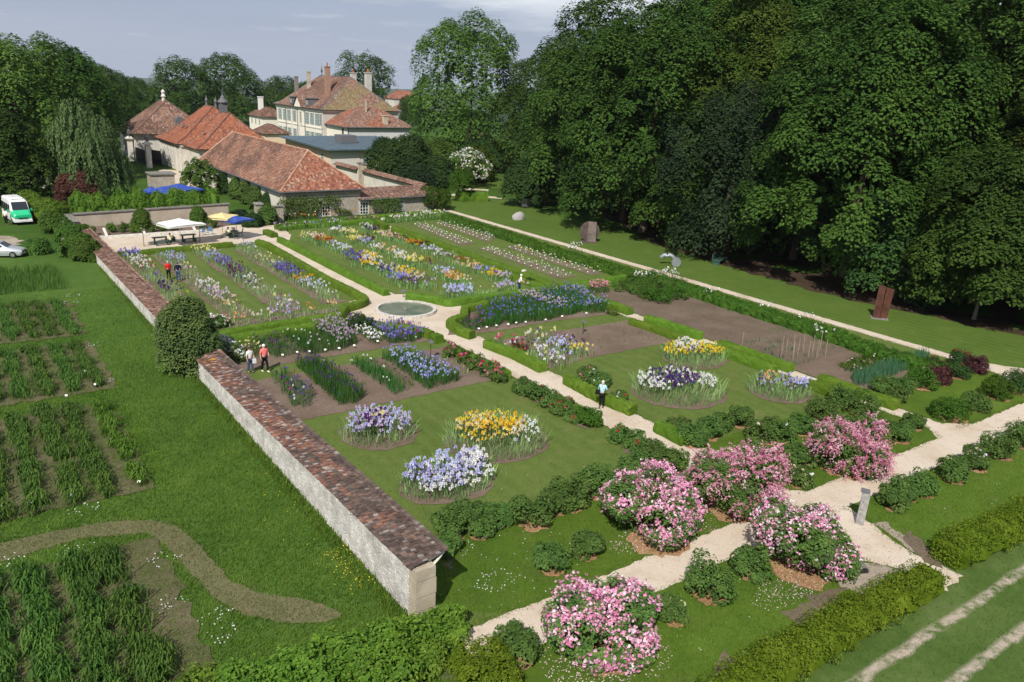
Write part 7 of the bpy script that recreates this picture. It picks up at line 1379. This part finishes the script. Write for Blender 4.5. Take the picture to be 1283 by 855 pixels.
    mb.build('shoes', plain('shoe', shoes, .6, .3), o, smooth=True); mb = MB(); mb.ball(hd_ + np.array([0, -.02, .055]), (.098, .105, .095), 0, 12, 8); mb.ball(hd_ + np.array([0, -.06, -.005]), (.085, .06, .085), 0, 10, 7); mb.build('hair', plain('hair', hair, .8, .2, var=.2), o, smooth=True)
    return o
def gx_(a, b): c = at(a, b); return c[:2]
def face(dx, dy): return math.atan2(-dx, dy)
NAVY = cloth('navy_cloth', (.012, .016, .04)); DENIM = cloth('denim', (.045, .085, .17)); BLACK = cloth('black_cloth', (.012, .012, .014)); WSH = cloth('white_cloth', (.74, .72, .68))
person(gx_(212, 351), 0.1, 'person in a bright red coat and black trousers walking away on the lawn', cloth('red_cloth', (.62, .02, .02)), BLACK, (.42, .38, .34), 1.68, .06, sleeve=1)
person(gx_(224, 353), -.1, 'person in a navy jacket and jeans walking beside the one in red', NAVY, DENIM, (.10, .08, .06), 1.74, .1, sleeve=1)
p1 = person(gx_(314, 467), math.pi + .35, 'woman in a white top and blue jeans strolling by the garden wall', WSH, DENIM, (.05, .035, .025), 1.66, .08, ((.1, .05), (.08, .0)))
person(gx_(332, 466), math.pi + .25, 'white-haired man in a salmon pink shirt and black trousers by the garden wall', cloth('salmon_cloth', (.82, .20, .20)), BLACK, (.75, .74, .72), 1.78, .17, ((.12, .18), (.05, .0)), shoes=(.7, .7, .7))
person(gx_(753, 511), -.9, 'woman in a light blue shirt and black trousers standing on the central path', cloth('sky_blue_cloth', (.36, .66, .78)), BLACK, (.58, .54, .48), 1.66, .03, ((.22, .22), (.22, .22)), .55)
person(gx_(650, 367), -2.2, 'white-haired visitor in a pale shirt and dark blue trousers bending over the hedge', WSH, cloth('dark_blue_cloth', (.03, .06, .12)), (.78, .77, .75), 1.68, .1, ((.25, .1), (.2, .1)), .55, lean=.16)
person(gx_(8.5, 282), 2.6, 'person in a white shirt and black trousers standing at the minibus door', WSH, BLACK, (.05, .04, .03), 1.76, .05, ((.2, .2), (.1, .05)))
bag = thing('tote_bag', 'white paper bag carried by the woman in jeans', 'bag', (*gx_(319.5, 467), .62)); MB().box((0, 0, .14), (.22, .08, .28)).build('bag', WPAINT, bag); MB().tube([(-.07, 0, .28), (-.05, 0, .40), (.05, 0, .40), (.07, 0, .28)], .008, 5).build('handles', WPAINT, bag)
bp = gx_(751.5, 511); bag = thing('shoulder_bag', 'dark shoulder bag hanging on the woman in light blue', 'bag', (bp[0] - .18, bp[1] + .1, .86), .6); MB().box((0, 0, .12), (.1, .28, .26), taper=.85).build('bag', BLACK, bag); MB().tube([(0, -.1, .24), (.02, -.05, .52), (.02, .05, .52), (0, .1, .24)], .012, 5).build('strap', BLACK, bag)
# ------------------------------------------------------------------ terrace furniture
def parasol(loc, rz, label, mat, size, h, pole, group=None, slope=.5, base=True):
    o = thing('parasol', label, 'parasol', (*loc, 0), rz, group); sx, sy = size; mb = MB()
    n = 6; apex = (0, 0, h + slope); cor = [(-sx / 2, -sy / 2), (sx / 2, -sy / 2), (sx / 2, sy / 2), (-sx / 2, sy / 2)]
    for q in range(4):
        a, b = cor[q], cor[(q + 1) % 4]; G_ = np.zeros((n + 1, n + 1, 3))
        for i in range(n + 1):
            f = i / n
            for j_ in range(n + 1): g2 = j_ / n; e = np.array(a) * (1 - g2) + np.array(b) * g2; G_[i, j_] = [e[0] * f, e[1] * f, h + slope * (1 - f) - .06 * math.sin(math.pi * f) - .07 * f * math.sin(math.pi * g2) * -1 * (f > .98)]
        ii = np.arange(n)[:, None] * (n + 1); jj = np.arange(n)[None]; F = np.stack([ii + jj, ii + n + 1 + jj, ii + n + 2 + jj, ii + jj + 1], -1).reshape(-1, 4); mb.add(G_.reshape(-1, 3), F)
        mb.quads(np.array([[(*a, h), (*b, h), (*b, h - .14), (*a, h - .14)]]))
    mb.build('canopy', mat, o)
    MB().tube([(0, 0, .02), (0, 0, h + slope)], .03, 8).build('pole', pole, o)
    for a in cor: MB().tube([(0, 0, h + slope - .06), (a[0] * .98, a[1] * .98, h - .03)], .012, 5).build('rib', pole, o)
    if base: MB().lathe([(.30, 0), (.30, .05), (.05, .09), (.04, .3)], (0, 0, 0), 14).build('base', STONE_D, o)
    return o
def canvas(name, c):
    t = NT(name); n = t.noise(t.obj(), 3, 4); return t.leafy(t.mix(t.map(n, .3, .7), tuple(k * .94 for k in c), c), .22, spec=.1)
WOODP = plain('pale_pole', (.45, .36, .24), .7, .2); BLUEC = canvas('blue_canvas', (.05, .10, .42))
parasol((20.2, 88.0), .25, 'large white square parasol over the terrace benches', canvas('white_canvas', (.84, .84, .82)), (4.1, 3.4), 2.25, WPAINT, 'parasols of the terrace', .55)
parasol((25.2, 90.2), .9, 'tilted pale yellow parasol on the terrace', canvas('yellow_canvas', (.82, .70, .34)), (3.2, 2.6), 2.35, WOODP, 'parasols of the terrace', .45)
parasol((26.4, 89.0), .5, 'blue parasol in front of the yellow one on the terrace', BLUEC, (3.0, 2.5), 2.15, WOODP, 'parasols of the terrace', .42)
for a, b, s, lab in ((226, 258, 4.6, 'wide blue parasol beyond the laurel hedge, right one of the pair'), (208, 262, 4.0, 'blue parasol beyond the laurel hedge, left one of the pair'), (192, 262, 1.8, 'small blue parasol at the foot of the willow')):
    c = at(a, b); parasol(c[:2], .3, lab, BLUEC, (s, s), 2.3, WOODP, 'blue parasols beyond the hedge', .7)
GREENP = plain('green_painted_wood', (.035, .085, .06), .6, .3, var=.2)
def table(loc, rz, label, L=1.6, W=.75, group='terrace tables'):
    o = thing('garden_table', label, 'table', (*loc, 0), rz, group); mb = MB()
    for k in range(5): mb.box((0, -W / 2 + W * (k + .5) / 5, .73), (L, W / 5 - .012, .04))
    mb.build('tabletop', GREENP, o)
    for sx in (-1, 1):
        mb = MB(); mb.box((sx * L * .36, 0, .36), (.09, W * .7, .70), taper=.8); mb.build('leg', GREENP, o)
    MB().box((0, 0, .3), (L * .7, .06, .08)).build('stretcher', GREENP, o); return o
def bench(loc, rz, label, L=1.5, group='terrace benches'):
    o = thing('bench', label, 'bench', (*loc, 0), rz, group); mb = MB()
    for k in range(3): mb.box((0, -.15 + .15 * k, .45), (L, .13, .035))
    mb.build('seat', GREENP, o)
    for sx in (-1, 1): MB().box((sx * L * .38, 0, .21), (.07, .36, .43)).build('leg', GREENP, o)
    return o
def chair(loc, rz, label, m, group='terrace chairs'):
    o = thing('garden_chair', label, 'chair', (*loc, 0), rz, group); MB().box((0, 0, .45), (.44, .44, .04)).build('seat', m, o); mb = MB()
    for q in range(4): mb.box((0, -.22 - .02 * q, .58 + .1 * q), (.42, .025, .07))
    mb.build('backrest', m, o)
    for sx in (-1, 1):
        for sy in (-1, 1): MB().tube([(sx * .19, sy * .19, .44), (sx * .21, sy * .22, 0)], .02, 5).build('leg', m, o)
    return o
table((18.4, 89.0), .05, 'dark green slatted table left of the white parasol pole'); table((21.3, 89.4), .05, 'dark green slatted table right of the white parasol pole'); bench((18.4, 88.2), .05, 'dark green bench in front of the left table'); bench((21.3, 88.6), .05, 'dark green bench in front of the right table'); bench((19.9, 90.2), 1.5, 'dark green bench end-on between the two tables')
table((26.3, 89.9), .4, 'small dark table under the blue parasol', 1.0, .8)
CB = plain('blue_chair_paint', (.08, .22, .42), .5, .3)
for i, (x, y, r_, m, lab) in enumerate(((25.6, 89.4, -1.2, GREENP, 'dark green chair left of the table under the blue parasol'), (27.1, 90.0, 1.6, GREENP, 'dark green chair right of the table under the blue parasol'), (26.6, 90.8, 2.9, GREENP, 'dark green chair behind the table under the blue parasol'), (26.1, 89.0, .2, GREENP, 'dark green chair in front of the table under the blue parasol'), (23.6, 92.2, .2, CB, 'blue chair by the kerb, left one'), (24.5, 92.4, -.3, CB, 'blue chair by the kerb, right one'))): chair((x, y), r_, lab, m)
person((25.6, 89.45), -1.2, 'seated guest in a pale shirt at the table under the blue parasol', cloth('pale_yellow_cloth', (.72, .66, .42)), BLACK, (.3, .24, .18), 1.68, 0, ((.25, .2), (.25, .2)), .55, seated=True)
person((19.2, 88.2), 0.05, 'guest in a cream shirt sitting on the bench by the white parasol', cloth('cream_cloth', (.74, .68, .45)), NAVY, (.2, .15, .1), 1.68, 0, ((.25, .2), (.25, .2)), .55, seated=True)
# ------------------------------------------------------------------ vehicles
RUB = plain('tyre_rubber', (.015, .015, .015), .8, .2); RIM = plain('wheel_rim', (.45, .45, .46), .35, .5, .8); VWHITE = plain('white_car_paint', (.78, .79, .79), .25, .5, var=.03); VGREEN = plain('green_car_paint', (.02, .46, .21), .25, .5, var=.05); VSIL = plain('silver_car_paint', (.50, .53, .56), .28, .5, .4, .04); LAMP = plain('lamp_glass', (.75, .75, .70), .1, .7, var=.05); RLAMP = plain('amber_glass', (.7, .2, .03), .2, .6)
def hull(mb, secs, mat=0):
    """loft: secs = [(y, [(x,z) outline])]"""
    n = len(secs[0][1]); V = np.array([[x, y, z] for y, s in secs for x, z in s]); m = len(secs); i = np.arange(m - 1)[:, None] * n; j = np.arange(n)[None]; k = (j + 1) % n
    mb.add(V, np.stack([i + j, i + n + j, i + n + k, i + k], -1).reshape(-1, 4), mat); mb.add(V[:n], [list(range(n))[::-1]], mat); mb.add(V[-n:], [list(range(n))], mat)
def wheel(parent, c, r, w, sx):
    o = MB().tube([(c[0] - w / 2, c[1], c[2]), (c[0] + w / 2, c[1], c[2])], r, 18).build('wheel', RUB, parent, smooth=False); MB().tube([(c[0] + sx * w * .35, c[1], c[2]), (c[0] + sx * (w / 2 + .012), c[1], c[2])], r * .6, 14).build('rim', RIM, o)
def body_ring(w, z0, z1, zt, wt):      # cross-section: sill, waist, roof
    return [(-w * .94, z0), (w * .94, z0), (w, (z0 + z1) / 2), (w * .985, z1), (wt, zt - .1), (wt * .8, zt), (-wt * .8, zt), (-wt, zt - .1), (-w * .985, z1), (-w, (z0 + z1) / 2)]
c = at(27, 282); d2 = -c[:2] / np.hypot(*c[:2]); v = thing('minibus', 'green and white minibus parked on the grass by the hedge', 'minibus', (c[0] - .1, c[1] + 2.6, 0), math.atan2(d2[0], -d2[1]) + math.pi * 0 + .18)
mb = MB(); hull(mb, [(-2.95, body_ring(.86, .42, .95, 1.15, .8)), (-2.8, body_ring(.95, .38, 1.08, 1.3, .86)), (-2.15, body_ring(.99, .36, 1.2, 1.62, .88)), (-1.45, body_ring(1.0, .36, 1.22, 2.55, .86)), (-.6, body_ring(1.0, .36, 1.22, 2.72, .86)), (2.7, body_ring(1.0, .36, 1.22, 2.72, .86)), (2.95, body_ring(.95, .4, 1.2, 2.6, .82))]); mb.build('body', VWHITE, v, smooth=False)
mb = MB(); hull(mb, [(-2.965, body_ring(.84, .72, .98, 1.14, .79)), (-2.82, body_ring(.955, .72, 1.08, 1.305, .865)), (-2.17, body_ring(.995, .72, 1.2, 1.615, .885)), (-1.9, body_ring(1.005, .72, 1.21, 1.62, .89))]); mb.build('bonnet', VGREEN, v)
mb = MB(); mb.quads(np.array([[(-.80, -2.175, 1.64), (.80, -2.175, 1.64), (.76, -1.52, 2.46), (-.76, -1.52, 2.46)]])); mb.build('windscreen', GLASS, v)
for sx in (-1, 1):
    for y0, y1 in ((-1.5, -.65), (-.5, .5), (.65, 1.6), (1.75, 2.6)): MB().quads(np.array([[(sx * 1.0, y0 + (.35 if y0 < -1 else 0) * 0, 1.28), (sx * 1.0, y1, 1.28), (sx * .905, y1, 2.15), (sx * .905, y0 + (.25 if y0 < -1 else 0), 2.15)]]) + np.array([sx * .012, 0, 0])).build('side_window', GLASS, v)
    MB().box((sx * .70, -2.86, .86), (.34, .16, .2)).build('headlight', LAMP, v); MB().box((sx * .88, -2.86, .84), (.06, .14, .16)).build('indicator', RLAMP, v)
    m_ = MB().box((sx * 1.16, -1.75, 1.55), (.2, .1, .32)).build('mirror', VGREEN, v); MB().tube([(sx * .98, -1.7, 1.45), (sx * 1.12, -1.74, 1.5)], .02, 5).build('arm', VGREEN, m_)
    for y in (-1.95, 1.75): wheel(v, (sx * .88, y, .34), .34, .22, sx)
MB().box((0, -2.96, .5), (1.8, .16, .24)).build('bumper', VWHITE, v); MB().box((0, -2.985, .8), (.95, .06, .14)).build('grille', IRON, v); MB().box((0, -3.05, .5), (.5, .02, .11)).build('number_plate', WPAINT, v); MB().box((0, .1, 2.79), (1.2, 2.2, .12), taper=.9).build('roof_hatch', VWHITE, v)
c = at(2, 322); v = thing('silver_car', 'silver hatchback parked in the meadow, cut by the left edge', 'car', (c[0], c[1] + .3, 0), math.pi / 2 - .42)
def ring2(w, z0, z1, zt, wt): return body_ring(w, z0, z1, zt, wt)
mb = MB(); hull(mb, [(-2.05, ring2(.66, .34, .55, .64, .56)), (-1.95, ring2(.76, .24, .6, .74, .66)), (-1.2, ring2(.82, .2, .66, .9, .7)), (-.75, ring2(.84, .2, .7, .96, .72)), (1.7, ring2(.84, .2, .74, 1.0, .7)), (1.95, ring2(.78, .3, .74, .96, .64))]); mb.build('body', VSIL, v)
mb = MB(); hull(mb, [(-.85, [(-.70, .93), (.70, .93), (.68, .97), (-.68, .97)]), (-.15, [(-.72, .93), (.72, .93), (.56, 1.38), (-.56, 1.38)]), (.3, [(-.72, .93), (.72, .93), (.56, 1.44), (-.56, 1.44)]), (1.2, [(-.72, .93), (.72, .93), (.55, 1.40), (-.55, 1.40)]), (1.75, [(-.70, .95), (.70, .95), (.60, 1.02), (-.60, 1.02)])]); mb.build('cabin', VSIL, v)
MB().quads(np.array([[(-.63, -.80, .985), (.63, -.80, .985), (.53, -.20, 1.36), (-.53, -.20, 1.36)]]) + np.array([0, -.012, .014])).build('windscreen', GLASS, v)
for sx in (-1, 1):
    MB().quads(np.array([[(sx * .715, -.55, .98), (sx * .715, 1.3, .98), (sx * .575, 1.05, 1.36), (sx * .575, -.12, 1.36)]]) + np.array([sx * .014, 0, .0])).build('side_window', GLASS, v); MB().box((sx * .55, -1.98, .58), (.3, .14, .13)).build('headlight', LAMP, v); MB().box((sx * .9, -.55, .98), (.16, .09, .12)).build('mirror', VSIL, v)
    for y in (-1.3, 1.25): wheel(v, (sx * .76, y, .3), .3, .19, sx)
MB().box((0, -2.06, .55), (.7, .05, .1)).build('grille', IRON, v); MB().box((0, -2.08, .38), (.5, .02, .11)).build('number_plate', WPAINT, v)
# ------------------------------------------------------------------ sculptures and stones on the park lawn
RUST = plain('rusted_steel', (.10, .040, .028), .8, .25, .2, .45, 1.5, .3); RUSTD = plain('dark_weathered_steel', (.10, .075, .065), .75, .25, .2, .35, 1.5, .3); ZSC = plain('grey_cast_metal', (.25, .28, .29), .5, .4, .5, .25, 3)
c = at(1098, 398); o = thing('steel_sculpture', 'two leaning slabs of rusted steel standing on the lawn by the maple', 'sculpture', (c[0], c[1], 0), -.95)
o.scale = (.62, .8, 1.02); mb = MB(); mb.add([[-.55, -.3, 0], [.35, -.55, 0], [.42, -.50, 2.75], [-.42, -.25, 2.8], [-.5, 0, 0], [.4, -.25, 0], [.47, -.2, 2.75], [-.37, .05, 2.8]], [[0, 1, 2, 3], [5, 4, 7, 6], [3, 2, 6, 7], [0, 3, 7, 4], [1, 5, 6, 2]]); mb.build('tall_slab', RUST, o)
mb = MB(); mb.add([[.42, -.45, 0], [1.3, -.2, 0], [1.55, -.2, 2.55], [.55, -.45, 2.72], [.4, -.2, 0], [1.28, .05, 0], [1.53, .05, 2.55], [.53, -.2, 2.72]], [[0, 1, 2, 3], [5, 4, 7, 6], [3, 2, 6, 7], [0, 3, 7, 4], [1, 5, 6, 2]]); mb.build('right_slab', RUST, o); MB().box((.35, -.2, .02), (2.2, 1.3, .06)).build('footing', STONE_D, o)
c = at(738, 303.5); o = thing('steel_sculpture', 'dark steel disc with an upright slab in front, standing on the lawn', 'sculpture', (c[0], c[1], 0), -.62)
MB().tube([(0, .18, 1.25), (0, .36, 1.25)], 1.2, 32).build('disc', RUSTD, o); MB().box((.25, -.05, 1.2), (1.05, .34, 2.5), 0, 0, 0, .92).build('upright_slab', plain('pale_weathered_steel', (.17, .135, .12), .8, .2, .1, .35, 1.5, .3), o); MB().box((-.1, 0, .06), (2.0, 1.4, .12)).build('foot_plate', RUSTD, o)
c = at(838, 332); o = thing('ring_sculpture', 'grey metal sculpture of a broken ring and a roll lying on the lawn', 'sculpture', (c[0], c[1], 0), -.82)
a = np.linspace(-.35, 2.6, 18); MB().tube(np.stack([-.2 + .8 * np.cos(a), 0 * a, .35 + .72 * np.sin(a)], 1), .24, 12).build('arc', ZSC, o, smooth=True); MB().tube([(.75, -.55, .42), (.75, .0, .42), (.75, .5, .42)], [.42, .38, .42], 16).build('roll', ZSC, o); MB().tube([(.75, -.57, .42), (.75, -.5, .42)], .5, 16).build('flange', ZSC, o)
def boulder(name, loc, size, label, mat, cat='boulder'):
    bm_ = bpy.data.meshes.new(name); import bmesh; b = bmesh.new(); bmesh.ops.create_icosphere(b, subdivisions=3, radius=1.0); r = np.random.default_rng(int(loc[0] * 7))
    pl = [unit(r.normal(size=3)) for _ in range(9)]
    for vv in b.verts:
        p = np.array(vv.co); k = 1 - .28 * max(0, max(float(p @ q) - .55 for q in pl)) + r.normal(0, .015); vv.co = Vector(p * k * np.array(size))
        if vv.co.z < -.12 * size[2]: vv.co.z = -.12 * size[2]
    b.to_mesh(bm_); b.free(); bm_.materials.append(mat); o = bpy.data.objects.new(name, bm_); COL.objects.link(o); o.location = (loc[0], loc[1], .1 * size[2]); return tag(o, label, cat)
BOUL = stone_mat('boulder_stone', (.42, .41, .39), (.32, .31, .29), (.2, .19, .18), .9, .5)
boulder('boulder', at(649.5, 275)[:2], (1.1, .75, 1.0), 'pale grey boulder lying alone on the park lawn', BOUL)
c = at(661, 258.5); o = MB().box((0, 0, .55), (1.9, 1.2, 1.3), .3, 0, 0, .82).build('stone_block', BOUL, loc=(c[0], c[1], 0)); tag(o, 'pale stone block under the small spreading tree', 'stone block')
c = at(901, 330); o = thing('park_bench', 'dark green box-like bench in the shade at the wood edge', 'bench', (c[0], c[1], 0), .4); MB().box((0, 0, .45), (2.6, .9, .1)).build('seat', GREENP, o); MB().box((0, .42, .8), (2.6, .08, .7)).build('backrest', GREENP, o)
for sx in (-1, 1): MB().box((sx * 1.15, 0, .2), (.12, .8, .42)).build('leg', GREENP, o)
# stake of the young tree, wooden post, sign stands, culvert
c = at(578, 252.5); o = MB().tube([(.25, -.1, 0), (.25, -.1, 1.9)], .09, 7).build('tree_stake', CANE, loc=(c[0], c[1], 0)); tag(o, 'pale wooden stake beside the young tree on the park lawn', 'stake')
WGREY = plain('weathered_wood', (.30, .29, .28), .9, .1, var=.35, scale=5, bump=.5)
c = at(1077.5, 656); o = thing('wooden_post', 'weathered grey wooden post at the gravel junction', 'post', (c[0], c[1], 0), .5); MB().box((0, 0, .78), (.40, .34, 1.62), 0, 0, .03, .95).build('post', WGREY, o); MB().box((0, .04, 1.6), (.42, .36, .03), 0, 0, .03).build('top', LEAD, o)
def sign_stand(q, h, label, rz=.6):
    c = at(*q); o = thing('sign_stand', label, 'sign stand', (c[0], c[1], 0), rz, 'small sign stands'); MB().tube([(0, 0, -.05), (0, 0, h)], .022, 6).build('stake', IRON, o); MB().box((0, -.03, h + .02), (.46, .30, .03), 0, 0, .5).build('panel', LEAD, o)
sign_stand((539.5, 451), 1.25, 'thin black sign stand on the bare soil near the fountain'); sign_stand((730, 419), 1.0, 'thin black sign stand on the grass strip by the seedling bed'); sign_stand((305, 304.5), .5, 'low sign stand at the edge of the terrace gravel'); sign_stand((505, 373), .55, 'small white-stemmed sign stand behind the fountain', .3)
c = at(1081, 718); o = thing('culvert', 'round concrete drain mouth in the bare bank near the golden hedge', 'drain', (c[0], c[1], 0), -.4); mb = MB(); mb.tube([(0, -.05, .06), (0, .5, .06)], .27, 18); mb.build('pipe', STONE_D, o); MB().tube([(0, -.065, .06), (0, -.04, .06)], .20, 16).build('shade_disc', IRON, o)  # solid black disc on the pipe end paints the shade of its hollow
c = at(480, 277); o = MB().box((0, 0, .22), (.5, .3, .3), .4).build('stone_block', STONE_P, loc=(c[0], c[1], .02)); tag(o, 'small white stone block at the gap between hedges near the lean-to', 'stone block'); c = at(656, 350); o = MB().box((0, 0, .45), (.35, .35, .9), .4).build('stone_block', STONE_P, loc=(c[0], c[1], 0)); tag(o, 'pale stone pedestal behind the bending visitor', 'pedestal')
# ------------------------------------------------------------------ air
hz = bpy.data.materials.new('summer_haze'); hz.use_nodes = True; ht = hz.node_tree; ht.nodes.clear(); ho = ht.nodes.new('ShaderNodeOutputMaterial'); hv = ht.nodes.new('ShaderNodeVolumePrincipled')
hv.inputs['Color'].default_value = (.80, .86, .95, 1); hv.inputs['Density'].default_value = .00007; hv.inputs['Anisotropy'].default_value = .2; ht.links.new(hv.outputs[0], ho.inputs['Volume'])
tag(MB().box((0, 0, -10), (19000, 19000, 210)).build('haze', hz), kind='stuff')
scene.cycles.volume_bounces = 0
for l, gs in LABELS.items():
    if len(gs) > 1 and (None in gs or len(set(gs)) > 1): print('DUPLICATE LABEL', l, len(gs))
